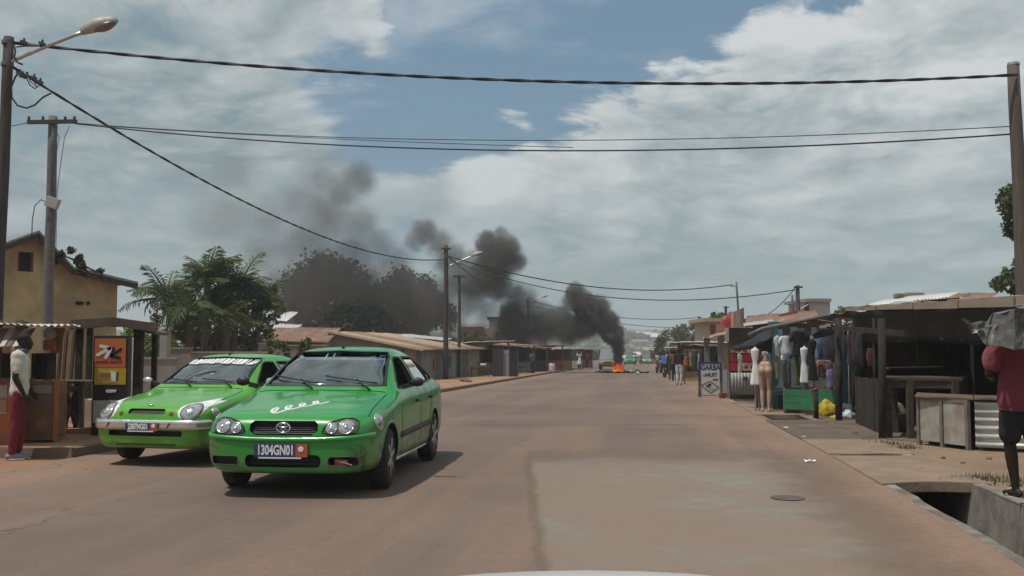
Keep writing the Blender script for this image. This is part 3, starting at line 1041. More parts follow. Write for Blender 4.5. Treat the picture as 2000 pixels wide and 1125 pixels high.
def plate(view, x0, x1, z0, z1, yoff, parent, txt, dirty=False):
    """flat number plate: blue field, pale characters, orange end with a round seal"""
    p = B()
    y = -yoff
    p.box(((x0 + x1) / 2, y, (z0 + z1) / 2), (x1 - x0, 0.012, z1 - z0))
    o = obj('number_plate', p, M['plateblue'], parent, bevel=0.003)
    b = B(); b.box((x0 + (x1 - x0) * 0.885, y - 0.007, (z0 + z1) / 2), ((x1 - x0) * 0.22, 0.004, (z1 - z0) * 0.96))
    obj('plate_end', b, M['plateorange'], o)
    b = B(); b.lathe([(0, y - 0.010), (0.026, y - 0.010), (0.026, y - 0.013), (0.014, y - 0.014), (0, y - 0.014)], 20, 'Y', (x0 + (x1 - x0) * 0.875, 0, (z0 + z1) / 2 + 0.015))
    obj('plate_seal', b, M['platewhite'], o)
    b = B(); b.box(((x0 + x1) / 2 - 0.01, y - 0.004, z0 - 0.006), ((x1 - x0) * 0.8, 0.012, 0.012))
    obj('plate_edge', b, M['platewhite'], o)
    me = text_mesh(txt, (z1 - z0) * 1.0, 0.0, sx=0.63, bold=0.0045)
    me.transform(Matrix.Translation((x0 + (x1 - x0) * 0.40, y - 0.0095, (z0 + z1) / 2)) @ Matrix.Rotation(PI / 2, 4, 'X'))
    link('plate_characters', me, M['platewhite'], o)
    return o


def mirror_part(parent, s, material):
    b = B()
    b.box((s * 0.965, 1.50, 1.03), (0.20, 0.11, 0.13))
    me = b.to_mesh('wing_mirror')
    me = evaluated(me, [('SUBSURF', dict(levels=1, render_levels=1)), ('BEVEL', dict(width=0.01, segments=1))])
    for f in me.polygons: f.use_smooth = True
    m_ = link('wing_mirror', me, material, parent)
    b = B(); b.beam((s * 0.80, 1.53, 0.975), (s * 0.90, 1.51, 1.0), 0.06, 0.05)
    obj('mirror_arm', b, M['black'], m_)
    return m_


def make_car(name, label, paint, variant, group, loc, rz):
    near = variant == 'late'
    root = thing(name, label, 'car', loc, rz, group)
    fogs = [rrect(.43, .70, .305, .39, .03), rrect(-.70, -.43, .305, .39, .03)] if near else []
    intake = rrect(-.36, .36, .29, .405, .045) if near else rrect(-.52, .52, .385, .455, .03)
    grille = [(-.27, .585), (.27, .585), (.325, .625), (.325, .685), (.29, .715), (-.29, .715), (-.325, .685), (-.325, .625)] if near else rrect(-.26, .26, .655, .725, .03)
    me = cut_body(fogs, intake, grille)
    for f in me.polygons: f.use_smooth = True
    me.materials[0] = paint
    body = link('body', me, paint, root)
    md = body.modifiers.new('edges', 'EDGE_SPLIT'); md.split_angle = R(38)
    # glass
    ws = patch(FRONT, WS_OUT, -0.008, 0.08, 0.004)
    wso = obj('windscreen', ws, M['windscreen'], root, True)
    obj('windscreen_seal', strip(FRONT, WS_OUT + [WS_OUT[0]], 0.028, 0.003, 0.05), M['black'], wso, True)
    for s, vw in ((1, SIDEP), (-1, SIDEN)):
        # the front window on our side of the near car is wound down
        for nm, poly in (('side_window', SIDE_F), ('side_window', SIDE_R), ('quarter_window', SIDE_Q)):
            fr = obj('window_seal', strip(vw, poly + [poly[0]], 0.024, 0.003, 0.05), M['black'], root, True)
            if poly is SIDE_F: continue
            obj(nm, patch(vw, poly, -0.008, 0.1, 0.004), M['sideglass'], fr, True)
        if near and s == 1:
            obj('window_sticker', patch(vw, [(2.44, 1.17), (2.98, 1.17), (2.93, 1.25), (2.44, 1.255)], 0.0, 0.08, 0.002), M['sheet'], fr, True)
    obj('rear_window', patch(BACK, REAR_OUT, -0.008, 0.1, 0.004), M['sideglass'], root, True)
    # cabin
    b = B(); b.box((0, 1.50, 0.885), (1.46, 0.42, 0.10)); b.box((0, 1.72, 0.80), (1.44, 0.16, 0.28))
    obj('dashboard', b, M['dash'], root, bevel=0.03)
    for x in (-.36, .36):
        b = B(); b.box((x, 2.28, 0.60), (0.50, 0.50, 0.18)); b.box((x, 2.56, 0.86), (0.48, 0.14, 0.62), (R(-12), 0, 0)); b.box((x, 2.64, 1.215), (0.27, 0.09, 0.16), (R(-8), 0, 0))
        obj('front_seat', b, M['seat'], root, bevel=0.04)
    b = B(); b.box((0, 3.25, 0.60), (1.30, 0.50, 0.20)); b.box((0, 3.50, 0.85), (1.28, 0.15, 0.55), (R(-15), 0, 0))
    obj('rear_seat', b, M['seat'], root, bevel=0.04)
    b = B(); tr = [(0.36 + 0.185 * math.cos(a), 1.88 + 0.07 * math.sin(a), 0.93 + 0.17 * math.sin(a)) for a in [2 * PI * i / 20 for i in range(21)]]
    b.tube(tr, 0.014, 6); b.beam((0.18, 1.88, 0.93), (0.54, 1.88, 0.93), 0.03, 0.02)
    obj('steering_wheel', b, M['black'], root, True)
    b = B(); b.box((-0.02, 1.93, 1.255), (0.22, 0.025, 0.06))
    obj('rear_view_mirror', b, M['black'], root, bevel=0.01)
    # wheels
    for i, (x, y) in enumerate(WHEELS):
        wheel(root, x, y, R(0 if i > 1 else 4))
    b = B()
    for y in (.83, 3.295): b.tube([(-.74, y, .3), (.74, y, .3)], 0.05, 8)
    b.box((0, 0.9, 0.24), (0.9, 0.9, 0.08)); b.box((0.3, 2.4, 0.2), (0.12, 2.6, 0.08))
    obj('underbody', b, M['dark_void'], root)
    mirrors = []
    for s in (-1, 1):
        mirrors.append(mirror_part(root, s, M['black'] if near else M['oldchrome']))
    # panel gaps
    gaps = B()
    for s, vw in ((1, SIDEP), (-1, SIDEN)):
        strip(vw, [(1.44, .93), (1.36, .80), (1.34, .40), (1.36, .27)], 0.008, 0.0015, 0.06, 0.001, gaps)
        strip(vw, [(2.36, .96), (2.36, .27)], 0.008, 0.0015, 0.06, 0.001, gaps)
        strip(vw, [(3.18, .97), (3.12, .80), (2.98, .62), (2.88, .45), (2.86, .27)], 0.008, 0.0015, 0.06, 0.001, gaps)
        strip(vw, [(1.36, .27), (2.86, .27)], 0.008, 0.0015, 0.06, 0.001, gaps)
        strip(TOP, [(s * .735, .30), (s * .715, .6), (s * .705, .9), (s * .70, 1.20)], 0.010, 0.0015, 0.06, 0.001, gaps)
    strip(TOP, [(-.68, 1.235), (-.3, 1.20), (.3, 1.20), (.68, 1.235)], 0.02, 0.001, 0.06, 0.001, gaps)
    if near:
        obj('bumper_lip', strip(FRONT, [(-.80, .578), (-.6, .560), (-.3, .545), (0, .542), (.3, .545), (.6, .560), (.80, .578)], 0.05, 0.0, 0.04, 0.020), paint, root, True)
        strip(FRONT, [(-.74, .60), (-.5, .578), (-.25, .562), (.25, .562), (.5, .578), (.74, .60)], 0.014, 0.001, 0.04, 0.001, gaps)
    obj('panel_gap', gaps, M['dark_void'], root)
    # side trim
    mold = M['black'] if near else M['cabin']
    for s, vw in ((1, SIDEP), (-1, SIDEN)):
        obj('side_moulding', strip(vw, [(1.30, .485), (1.8, .49), (2.4, .495), (2.95, .50)], 0.065, 0.004, 0.1, 0.012), M['dusttrim'], root, True)
        if near:
            obj('sill_trim', strip(vw, [(1.22, .245), (2.0, .235), (2.92, .235)], 0.045, 0.006, 0.1, 0.014), M['oldchrome'], root, True)
        for y in (2.18, 3.02):
            b = B(); p, n = hit(vw, y, .80)
            b.box(p + n * 0.012, (0.03, 0.15, 0.035))
            obj('door_handle', b, M['black'], root, bevel=0.008)
        arch = [(y_ + 0.358 * math.cos(a), 0.30 + 0.358 * math.sin(a)) for y_ in (.83,) for a in [R(-8 + 196 * i / 16) for i in range(17)]]
        obj('arch_lip', strip(vw, arch, 0.028, 0.0, 0.04, 0.006), paint, root, True)
        obj('arch_lip', strip(vw, [(q[0] + 2.465, q[1]) for q in arch], 0.028, 0.0, 0.04, 0.006), paint, root, True)
    # wipers, aerial
    for x0, x1 in ((-.60, -.06), (-.02, .56)):
        b = B()
        pts = []
        for i in range(9):
            t = i / 8
            p, n = hit(FRONT, x0 + (x1 - x0) * t, 1.005 + 0.075 * (1 - t) * (1 if near else 0.6))
            pts.append(p + n * 0.018)
        b.tube(pts, 0.009, 6)
        p, n = hit(TOP, x1 - 0.04, 1.22)
        b.tube([p + n * 0.01, pts[5] + Vector((0, -0.01, 0.012))], 0.010, 6)
        obj('wiper', b, M['black'], root, True)
    b = B(); p, n = hit(TOP, -.02, 2.12); b.ball(p + Vector((0, 0, 0.012)), (0.018, 0.03, 0.018)); b.tube([p, p + Vector((0, 0.10, 0.05))], 0.006, 5)
    obj('aerial', b, M['black'], root, True)
    # bumper seam, tail
    for s in (-1, 1):
        b = patch(BACK, [(s * .42, .64), (s * .62, .62), (s * .63, .80), (s * .45, .82)], 0.006, 0.06, 0.01)
        obj('tail_lamp', b, M['redlens'], root, True)
    if near:
        b = B()
        for i in range(6):
            z = .605 + .02 * i
            strip(FRONT, [(-.30 + 0.0 * i, z), (.30, z)], 0.008, -0.045, 0.06, 0.006, b)
        for x in (-.2, -.1, .1, .2):
            strip(FRONT, [(x, .595), (x, .71)], 0.006, -0.048, 0.04, 0.006, b)
        g = obj('grille', b, M['black'], root)
        # emblem: two crossed ovals within an oval
        b = B()
        ce = hit(FRONT, 0, .655)[0]
        def oval(cx_, cz, rx, rz_, r):
            b.tube([(ce.x + cx_ + rx * math.cos(a), ce.y - 0.012, ce.z + cz + rz_ * math.sin(a)) for a in [2 * PI * i / 28 for i in range(29)]], r, 6)
        oval(0, 0, .066, .045, .0065); oval(0, .022, .050, .017, .005); oval(0, .004, .021, .036, .005)
        obj('emblem', b, M['chrome'], g, True)
        for s in (-1, 1):
            hl = [(s * x, z) for x, z in ((.370, .615), (.395, .668), (.45, .708), (.54, .732), (.63, .735), (.68, .712), (.692, .66), (.675, .612), (.60, .590), (.46, .590))]
            h0 = obj('headlight', patch(FRONT, hl, 0.002, 0.03, 0.012), M['lampbowl'], root, True)
            obj('lamp_surround', strip(FRONT, hl + [hl[0]], 0.016, 0.004, 0.03, 0.004), M['black'], h0, True)
            for (x, z, r) in ((.455, .648, .047), (.588, .660, .063)):
                obj('reflector', patch(FRONT, ell(s * x, z, r, r * 0.93), 0.006, 0.02, 0.004, 0.012), M['cloud_lens'], h0, True)
                obj('reflector_ring', strip(FRONT, ell(s * x, z, r, r * 0.93) + [ell(s * x, z, r, r * 0.93)[0]], 0.011, 0.010, 0.02, 0.004), M['chrome'], h0, True)
                obj('bulb_cap', patch(FRONT, ell(s * x, z, r * .28, r * .28, 12), 0.022, 0.02, 0.004, 0.005), M['chrome'], h0, True)
            vw = SIDEP if s > 0 else SIDEN
            obj('indicator', patch(vw, ell(.44, .68, .105, .075), 0.004, 0.025, 0.01, 0.014), M['cloud_lens'], root, True)
            b = strip(FRONT, rrect(min(s * .43, s * .70), max(s * .43, s * .70), .305, .39, .03) + [rrect(min(s * .43, s * .70), max(s * .43, s * .70), .305, .39, .03)[0]], 0.012, 0.0, 0.03, 0.004)
            fo = obj('fog_recess', b, M['dusttrim'], root, True)
        b = B(); b.beam((.56, -0.00, .35), (.66, .0, .32), 0.012, 0.01)
        obj('loose_strip', b, M['oldchrome'], fo)
        b = patch(FRONT, [(.48, .30), (.60, .295), (.62, .36), (.50, .37)], 0.0, 0.04, 0.03)
        obj('primer_patch', b, M['redrust'], fo, True)
        b = B()
        for i in range(3):
            b.beam((-.33, .09, .315 + .035 * i), (.33, .09, .315 + .035 * i), 0.012, 0.02)
        obj('intake_bar', b, M['black'], root)
        plate(FRONT, -.265, .245, .385, .51, 0.012, root, '1304GN01')
        # white script sticker running up the bonnet: a row of joined loops
        b = B(); pth = []
        for i in range(97):
            t = i / 96
            ph = t * 4 * 2 * PI
            wd = 0.085 * (1 - 0.40 * t)
            px_ = -0.205 + 0.40 * t + 0.045 * math.cos(ph)
            py_2 = 0.215 + 0.46 * t + wd * 1.5 * math.sin(ph)
            pth.append((px_, py_2))
        strip(TOP, pth, 0.028, 0.003, 0.012, 0.001, b)
        obj('bonnet_sticker', b, M['platewhite'], body, True)
        # paper on the dashboard
        b = B()
        rings = []
        for i in range(7):
            u = -1 + 2 * i / 6
            rings.append([(0.36 + u * 0.27, 1.40 - 0.02 * u, 0.946), (0.36 + u * 0.25, 1.45, 0.97 + 0.075 * (1 - u * u)), (0.36 + u * 0.25, 1.56, 0.96 + 0.10 * (1 - u * u) ** 0.7), (0.36 + u * 0.26, 1.60, 0.942)])
        b.quadstrip(rings)
        obj('dashboard_cloth', b, M['sheet'], root, True)
        b = B(); b.box((-0.42, 1.42, 0.944), (0.40, 0.08, 0.014)); b.box((0.02, 1.41, 0.944), (0.28, 0.05, 0.012))
        obj('dashboard_paper', b, M['sheet'], root)
    else:
        strip_b = B()
        for i in range(3): strip(FRONT, [(-.25, .668 + .02 * i), (.25, .668 + .02 * i)], 0.008, -0.03, 0.06, 0.006, strip_b)
        obj('grille', strip_b, M['steel'], root)
        b = B(); p, n = hit(TOP, 0, .13); b.ball(p + n * 0.006, (.035, .02, .012))
        obj('emblem', b, M['chrome'], root, True)
        for s in (-1, 1):
            tear = [(s * x, z) for x, z in ((.43, .69), (.44, .745), (.50, .785), (.60, .805), (.70, .81), (.78, .80), (.74, .74), (.73, .66), (.66, .60), (.55, .585), (.46, .62))]
            obj('lamp_panel', patch(FRONT, tear, 0.003, 0.03, 0.006), M['platewhite'], root, True)
            tail = [(s * x, y) for x, y in ((.50, .20), (.58, .36), (.645, .56), (.69, .72), (.715, .60), (.74, .40), (.735, .27), (.64, .16))]
            obj('lamp_panel', patch(TOP, tail, 0.0035, 0.04, 0.006), M['platewhite'], root, True)
            h0 = obj('headlight', patch(FRONT, ell(s * .595, .685, .112, .098, 28), 0.008, 0.03, 0.012, 0.022), M['cloud_lens'], root, True)
            e_ = ell(s * .595, .685, .112, .098, 28)
            obj('lamp_surround', strip(FRONT, e_ + [e_[0]], 0.014, 0.008, 0.03, 0.004), M['black'], h0, True)
            obj('reflector', patch(FRONT, ell(s * .595, .685, .045, .045, 16), 0.028, 0.03, 0.004, 0.004), M['chrome'], h0, True)
            vw = SIDEP if s > 0 else SIDEN
            obj('indicator', patch(vw, ell(.34, .67, .07, .06), 0.004, 0.025, 0.01, 0.012), M['cloud_lens'], root, True)
            b = patch(FRONT, ell(s * .355, .665, .030, .026, 12), 0.004, 0.02, 0.006)
            obj('marker_lamp', b, M['redrust'], root, True)
        # broad worn bright band round the bumper
        band = []
        b = B()
        yy = []
        for i in range(41):
            a = -1 + 2 * i / 40
            x = a * 0.815
            p, n = hit(FRONT, max(-.79, min(.79, x)), .53)
            yy.append((p, n))
        rings = []
        for p, n in yy:
            n = Vector((n.x, n.y, 0)).normalized()
            rings.append([p + n * -0.01 + Vector((0, 0, .062)), p + n * 0.03 + Vector((0, 0, .058)), p + n * 0.042 + Vector((0, 0, .02)), p + n * 0.034 + Vector((0, 0, .0)), p + n * 0.042 + Vector((0, 0, -.02)), p + n * 0.03 + Vector((0, 0, -.058)), p + n * -0.01 + Vector((0, 0, -.062))])
        b.quadstrip(rings)
        bu = obj('bumper_band', b, M['oldchrome'], root, True)
        for x in (-.50, .36):
            p, n = hit(FRONT, x, .53)
            b = B(); b.beam(p + Vector((-.025, -.045, -.04)), p + Vector((.012, -.045, .03)), 0.014, 0.012, (0, 1, 0))
            obj('red_tape', b, M['redlens'], bu)
        plate(FRONT, -.24, .22, .455, .555, 0.05, root, '2387MG01')
        # row of small dark stencilled marks along the lower lip
        b = B(); rr = random.Random(5)
        x = -.40
        while x < .40:
            wd = rr.uniform(0.018, 0.034)
            patch(FRONT, [(x, .268), (x + wd, .268), (x + wd * 0.9, .292), (x, .292)], 0.004, 0.05, 0.002, 0, b)
            x += wd + 0.013
        obj('lip_lettering', b, M['black'], body)
        # broken white lettering strip along the top of the windscreen
        b = B(); x = -.50
        while x < .50:
            wd = rr.choice((0.02, 0.035, 0.06, 0.075))
            tp = 1.340 - 0.02 * abs(x) / .5
            sh = 0.03
            patch(FRONT, [(x, tp - .062), (x + wd, tp - .062), (x + wd + sh, tp - 0.004), (x + sh, tp)], 0.004, 0.05, 0.002, 0, b)
            if wd > 0.05:
                patch(FRONT, [(x - .012, tp - .070), (x + wd, tp - .070), (x + wd, tp - .058), (x - .012, tp - .058)], 0.0055, 0.05, 0.002, 0, b)
            x += wd + rr.choice((0.012, 0.02, 0.03))
        obj('screen_lettering', b, M['platewhite'], wso)
        b = B(); b.ball((-.42, 1.44, 0.97), (0.05, 0.05, 0.045)); b.box((-.3, 1.42, .945), (0.2, 0.06, 0.02))
        obj('dashboard_ornament', b, M['sheet'], root, True)
    return root


M['dusttrim'] = mat('dusty_trim', (0.07, 0.055, 0.05), 0.7, dirt=(0.2, 0.14, 0.1), dirt_amt=0.4, dirt_scale=6)
M['lampbowl'] = mat('lamp_bowl', (0.13, 0.125, 0.118), 0.12, var=0.3, scale=10, metal=0.2, coat=.6)
M['greenpaint'] = paint_mat('green_paint', (0.014, 0.265, 0.026), 0.9)
M['limepaint'] = paint_mat('light_green_paint', (0.078, 0.345, 0.014), 0.5)
taxi_near = make_car('taxi', 'darker green taxi hatchback with black mirrors and blue number plate', M['greenpaint'], 'late', 'green taxis on the road', (-2.19, 9.36, 0.006), -0.098)
taxi_near.scale = (1.03, 1.03, 1.03)
taxi_lime = make_car('taxi', 'light green taxi with bright bumper band, white lamp surrounds and white windscreen lettering', M['limepaint'], 'early', 'green taxis on the road', (-4.45, 11.86, 0.006), -0.228)
taxi_lime.scale = (.96, .96, .96)
# taxis far down the road
skipn = ('number_plate', 'bonnet_sticker', 'dashboard_cloth', 'dashboard_paper', 'loose_strip', 'primer_patch', 'panel_gap', 'rear_view_mirror', 'steering_wheel', 'screen_lettering', 'lip_lettering', 'red_tape', 'reflector_ring', 'bulb_cap', 'spokes', 'window_sticker')
for src, (px, Y), rz, lb in ((taxi_near, (1229, 150), -0.13, 'small green taxi coming up the road just behind the fire'),
                             (taxi_lime, (1263, 172), -0.14, 'lime taxi farther down the road beside a rider in red'),
                             (taxi_near, (1291, 186), 1.2, 'green taxi parked crosswise in the distant queue'),
                             (taxi_near, (1302, 178), 1.3, 'green taxi end on in the distant queue by the pale roofs')):
    p = G(px, Y)
    c = dup(src, p - Vector((0, 0, 0)), rz, lb, skipn)


# ================================================================== poles, lamps and cables
M['lampshell'] = mat('lamp_shell', (0.36, 0.345, 0.31), 0.45, dirt=(0.3, 0.27, 0.22), dirt_amt=0.4)
M['lampglass'] = mat('lamp_glass', (0.16, 0.11, 0.09), 0.25, spec=0.6)
M['greypole'] = mat('grey_pole', (0.13, 0.125, 0.12), 0.8, var=0.3, scale=8, bump=0.3)
M['insul'] = mat('insulator', (0.05, 0.04, 0.035), 0.4)


def wood_pole(root, h, r, base=(0, 0), lean=(0, 0), material=None, name='pole'):
    b = B()
    n = 9
    b.tube([(base[0] + lean[0] * i / n + 0.008 * math.sin(i * 1.3), base[1] + lean[1] * i / n, -0.3 + (h + 0.3) * i / n) for i in range(n + 1)], [r * (1.12 - 0.3 * i / n) for i in range(n + 1)], 12)
    return obj(name, b, material or M['polewood'], root, True)


def lamp_arm(root, z, d, L, rise, r=0.03, s=1.0):
    """bent tube arm with a flattened oval lamp head along direction d"""
    d = Vector((d[0], d[1], 0)).normalized()
    pts = [Vector((0, 0, z)) + d * (L * t) + Vector((0, 0, rise * (1 - (1 - t) ** 1.12))) for t in [i / 8 for i in range(9)]]
    b = B(); b.tube(pts, r, 8); arm = obj('lamp_arm', b, M['steel'], root, True)
    e = pts[-1]; tg = (pts[-1] - pts[-2]).normalized()
    ang = math.atan2(tg.z, math.hypot(tg.x, tg.y)) * 1.05
    yaw = math.atan2(d.y, d.x)
    Mx = Matrix.Translation(e) @ Matrix.Rotation(yaw, 4, 'Z') @ Matrix.Rotation(-ang, 4, 'Y') @ Matrix.Scale(s, 4)
    b = B()
    rings = []
    for i in range(11):
        t = i / 10
        wy = 0.15 * math.sin(PI * min(1, 0.22 + 0.78 * t)) ** 0.6 * (0.55 + 0.45 * min(1, t * 2.5))
        wy = max(wy, 0.03)
        hz2 = 0.165 * math.sin(PI * (0.15 + 0.80 * t)) ** 0.7 + 0.02
        x = -0.08 + 0.72 * t
        ring = []
        for q in range(14):
            a = 2 * PI * q / 14
            ring.append(Mx @ Vector((x, wy * math.cos(a), (hz2 if math.sin(a) > 0 else hz2 * 0.32) * math.sin(a))))
        rings.append(ring)
    b.quadstrip(rings)
    hd = obj('lamp_head', b, M['lampshell'], root, True)
    b = B()
    rings = []
    for i in range(7):
        t = i / 6
        wy = 0.125 * math.sin(PI * (0.12 + 0.76 * t)) ** 0.7
        hz2 = 0.10 * math.sin(PI * (0.1 + 0.8 * t))
        rings.append([Mx @ Vector((0.13 + 0.46 * t, wy * math.cos(2 * PI * q / 12), -0.012 + hz2 * (math.sin(2 * PI * q / 12) if math.sin(2 * PI * q / 12) < 0 else 0.1))) for q in range(12)])
    b.quadstrip(rings)
    obj('lamp_glass', b, M['lampglass'], hd, True)
    return arm


def cable(a, bq, sag, r, label, name='overhead_cable', group='overhead cables', n=28, twist=False):
    a, bq = Vector(a), Vector(bq)
    b = B()
    pts = [a + (bq - a) * (i / n) - Vector((0, 0, 4 * sag * (i / n) * (1 - i / n))) for i in range(n + 1)]
    if not twist:
        b.tube(pts, r, 6)
        o = obj(name, b, M['cable'], None, True)
    else:   # a bundle of strands wound about each other
        o = None
        m = int((bq - a).length / 0.12)
        m = min(m, 260)
        side = (bq - a).cross(Vector((0, 0, 1))).normalized()
        for s in range(2):
            q = []
            for i in range(m + 1):
                t = i / m
                p = a + (bq - a) * t - Vector((0, 0, 4 * sag * t * (1 - t)))
                ph = t * m / 5.0 * 2 * PI * 0.5 + s * PI
                q.append(p + (side * math.cos(ph) + Vector((0, 0, 1)) * math.sin(ph)) * r * 0.42)
            b.tube(q, r * 0.70, 5)
        o = obj(name, b, M['cable'], None, True)
    tag(o, label, 'cable', group)
    return o


# tall wooden lamp pole at the frame edge, behind the kiosk
LP = G(0, 17.3, 0.12); LP.x = -9.20
LPT = 7.05 - LP.z
t = thing('street_lamp', 'tall tarred wooden lamp pole behind the orange kiosk, its arm reaching over the road', 'street lamp', LP, 0, 'street lamps on wooden poles')
wood_pole(t, LPT, 0.108, lean=(0.10, 0))
za = (P(20, 128, 17.3)).z - LP.z
lamp_arm(t, za, (1, -0.05), 1.52, 0.60, 0.035, 0.96)
for z in (za + 0.02, za + 0.42):
    b = B(); b.lathe([(0.09, z - 0.03), (0.108, z - 0.03), (0.108, z + 0.03), (0.09, z + 0.03)], 16, 'Z', (0.08, 0, 0)); obj('pole_band', b, M['greypole'], t)
# looped tails and clamps of the cable joint
b = B()
def loop(pts, r=0.014):
    b.tube([P(px, py, 17.25) - LP for px, py in pts], r, 6)
loop([(28, 88), (30, 100), (28, 112), (34, 122), (44, 126)], 0.016)
loop([(32, 92), (48, 90), (70, 90), (84, 88)], 0.012)
loop([(40, 140), (30, 150), (22, 170), (23, 190), (34, 206), (52, 211), (68, 205), (84, 190), (100, 182)], 0.017)
loop([(44, 138), (52, 152), (58, 166), (68, 173), (76, 168)], 0.011)
loop([(50, 140), (60, 160), (72, 170), (62, 150)], 0.009)
obj('cable_loop', b, M['cable'], t, True)
for px, py in ((46, 82), (82, 85), (38, 143), (52, 148), (66, 152), (78, 160), (44, 150)):
    b = B(); q = P(px, py, 17.22) - LP
    b.box(q, (0.11, 0.05, 0.045), (0, 0.3, 0)); b.box(q + Vector((0.01, 0, 0.04)), (0.03, 0.03, 0.06))
    obj('cable_clamp', b, M['insul'], t)

# crossarm pole in front of the yellow house
p2 = G(93, 24, 0.12)
t = thing('utility_pole', 'grey wooden pole with crossarm and small box in front of the yellow house', 'utility pole', p2)
wood_pole(t, 7.2, 0.13, material=M['greypole'])
b = B(); zz = P(93, 240, 24).z - p2.z
b.box((0.03, -0.12, zz), (1.22, 0.09, 0.09), (0, R(-1), 0))
obj('crossarm', b, M['polewood'], t)
for x in (-.55, -.2, .35, .58):
    b = B(); b.lathe([(0.0, zz + .04), (0.035, zz + .05), (0.028, zz + .09), (0.04, zz + .12), (0.0, zz + .15)], 10, 'Z', (x, -.12, 0))
    obj('insulator', b, M['insul'], t, True)
b = B(); q = P(103, 396, 23.75) - p2; b.box(q, (0.30, 0.16, 0.26), (0, R(20), 0))
obj('meter_box', b, M['lampshell'], t, bevel=0.01)
b = B()
b.tube([P(x, y, 23.8) - p2 for x, y in ((95, 396), (80, 390), (68, 402), (63, 430), (62, 470))], 0.012, 5)
b.tube([P(x, y, 23.8) - p2 for x, y in ((104, 246), (116, 268), (110, 300), (103, 340), (100, 380))], 0.008, 5)
b.tube([P(x, y, 23.8) - p2 for x, y in ((136, 246), (126, 268), (120, 310), (112, 370), (110, 440), (109, 520))], 0.008, 5)
obj('drop_cable', b, M['cable'], t, True)

# lamp pole and thinner crossarm pole by the long shed
p3 = G(871, 51.8, 0.12)
t = thing('street_lamp', 'wooden lamp pole standing beside the long shed with tan roof', 'street lamp', p3, 0, 'street lamps on wooden poles')
wood_pole(t, 7.15, 0.135)
lamp_arm(t, P(873, 522, 51.8).z - p3.z, (1, 0.05), 1.45, 0.62, 0.035, 0.85)
b = B(); b.box((0, -.1, 6.95), (0.5, 0.08, 0.1)); obj('crossarm', b, M['polewood'], t)
p4 = G(897, 57, 0.12)
t = thing('utility_pole', 'thin dark pole with short crossarm behind the lamp pole by the shed', 'utility pole', p4)
wood_pole(t, P(897, 537, 57).z - p4.z, 0.10)
b = B(); b.box((0, -.1, P(897, 540, 57).z - p4.z), (0.75, 0.09, 0.09)); obj('crossarm', b, M['polewood'], t)
p5 = G(1031, 101, 0.1)
t = thing('street_lamp', 'lamp pole half lost in the smoke above the far market stalls', 'street lamp', p5, 0, 'street lamps on wooden poles')
wood_pole(t, P(1031, 584, 101).z - p5.z, 0.14)
lamp_arm(t, P(1033, 592, 101).z - p5.z, (1, 0.05), 1.5, 0.6, 0.04, 0.95)

# poles on the near-hand stall side
pr = G(1993, 18.9); pr.x += 0.12
t = thing('utility_pole', 'tall tan wooden pole rising behind the big dark stall', 'utility pole', pr)
wood_pole(t, P(1990, 121, 18.9).z, 0.14, lean=(-0.10, 0), material=mat('tan_pole', (0.105, 0.085, 0.07), 0.85, var=0.3, scale=8, stretch=(3, 3, .3), bump=0.4))
b = B(); b.lathe([(0.0, P(1990, 121, 18.9).z), (0.12, P(1990, 121, 18.9).z), (0.11, P(1990, 121, 18.9).z + 0.05), (0, P(1990, 121, 18.9).z + 0.06)], 12, 'Z', (-.10, 0, 0)); obj('pole_cap', b, M['steel'], t)
p6 = G(1448, 62)
t = thing('street_lamp', 'thin leaning lamp post above the striped painted panel', 'street lamp', p6, 0)
wood_pole(t, P(1440, 551, 62).z - p6.z, 0.075, lean=(-.28, 0), material=M['greypole'])
b = B(); b.tube([P(x, y, 62) - p6 for x, y in ((1442, 580), (1438, 562), (1433, 556), (1429, 558))], 0.03, 6); ar = obj('lamp_arm', b, M['steel'], t, True)
b = B(); b.ball(P(1430, 558, 62) - p6, (0.13, 0.1, 0.08)); obj('lamp_head', b, M['lampshell'], ar, True)
p7 = G(1559, 44)
t = thing('utility_pole', 'grey pole with short crossarm behind the rusty roofs', 'utility pole', p7)
wood_pole(t, P(1558, 557, 44).z - p7.z, 0.11, material=M['greypole'])
b = B(); b.box((0, -.1, P(1558, 561, 44).z - p7.z), (0.38, 0.08, 0.08)); obj('crossarm', b, M['polewood'], t)
p8 = G(1553, 41)
t = thing('utility_pole', 'slender tilted pole next to the grey crossarm pole', 'utility pole', p8)
wood_pole(t, P(1549, 576, 41).z - p8.z, 0.06, lean=(-.10, 0), material=M['greypole'])
for px, top, Y, lb in ((1366, 618, 112, 'short dark pole beyond the distant green trees'), (1418, 598, 80, 'stubby dark pole beside the flat topped tree')):
    q = G(px, Y)
    t = thing('utility_pole', lb, 'utility pole', q)
    wood_pole(t, P(px, top, Y).z - q.z, 0.13)
    b = B(); b.box((0, -.1, P(px, top + 2, Y).z - q.z), (0.5, 0.08, 0.08)); obj('crossarm', b, M['polewood'], t)

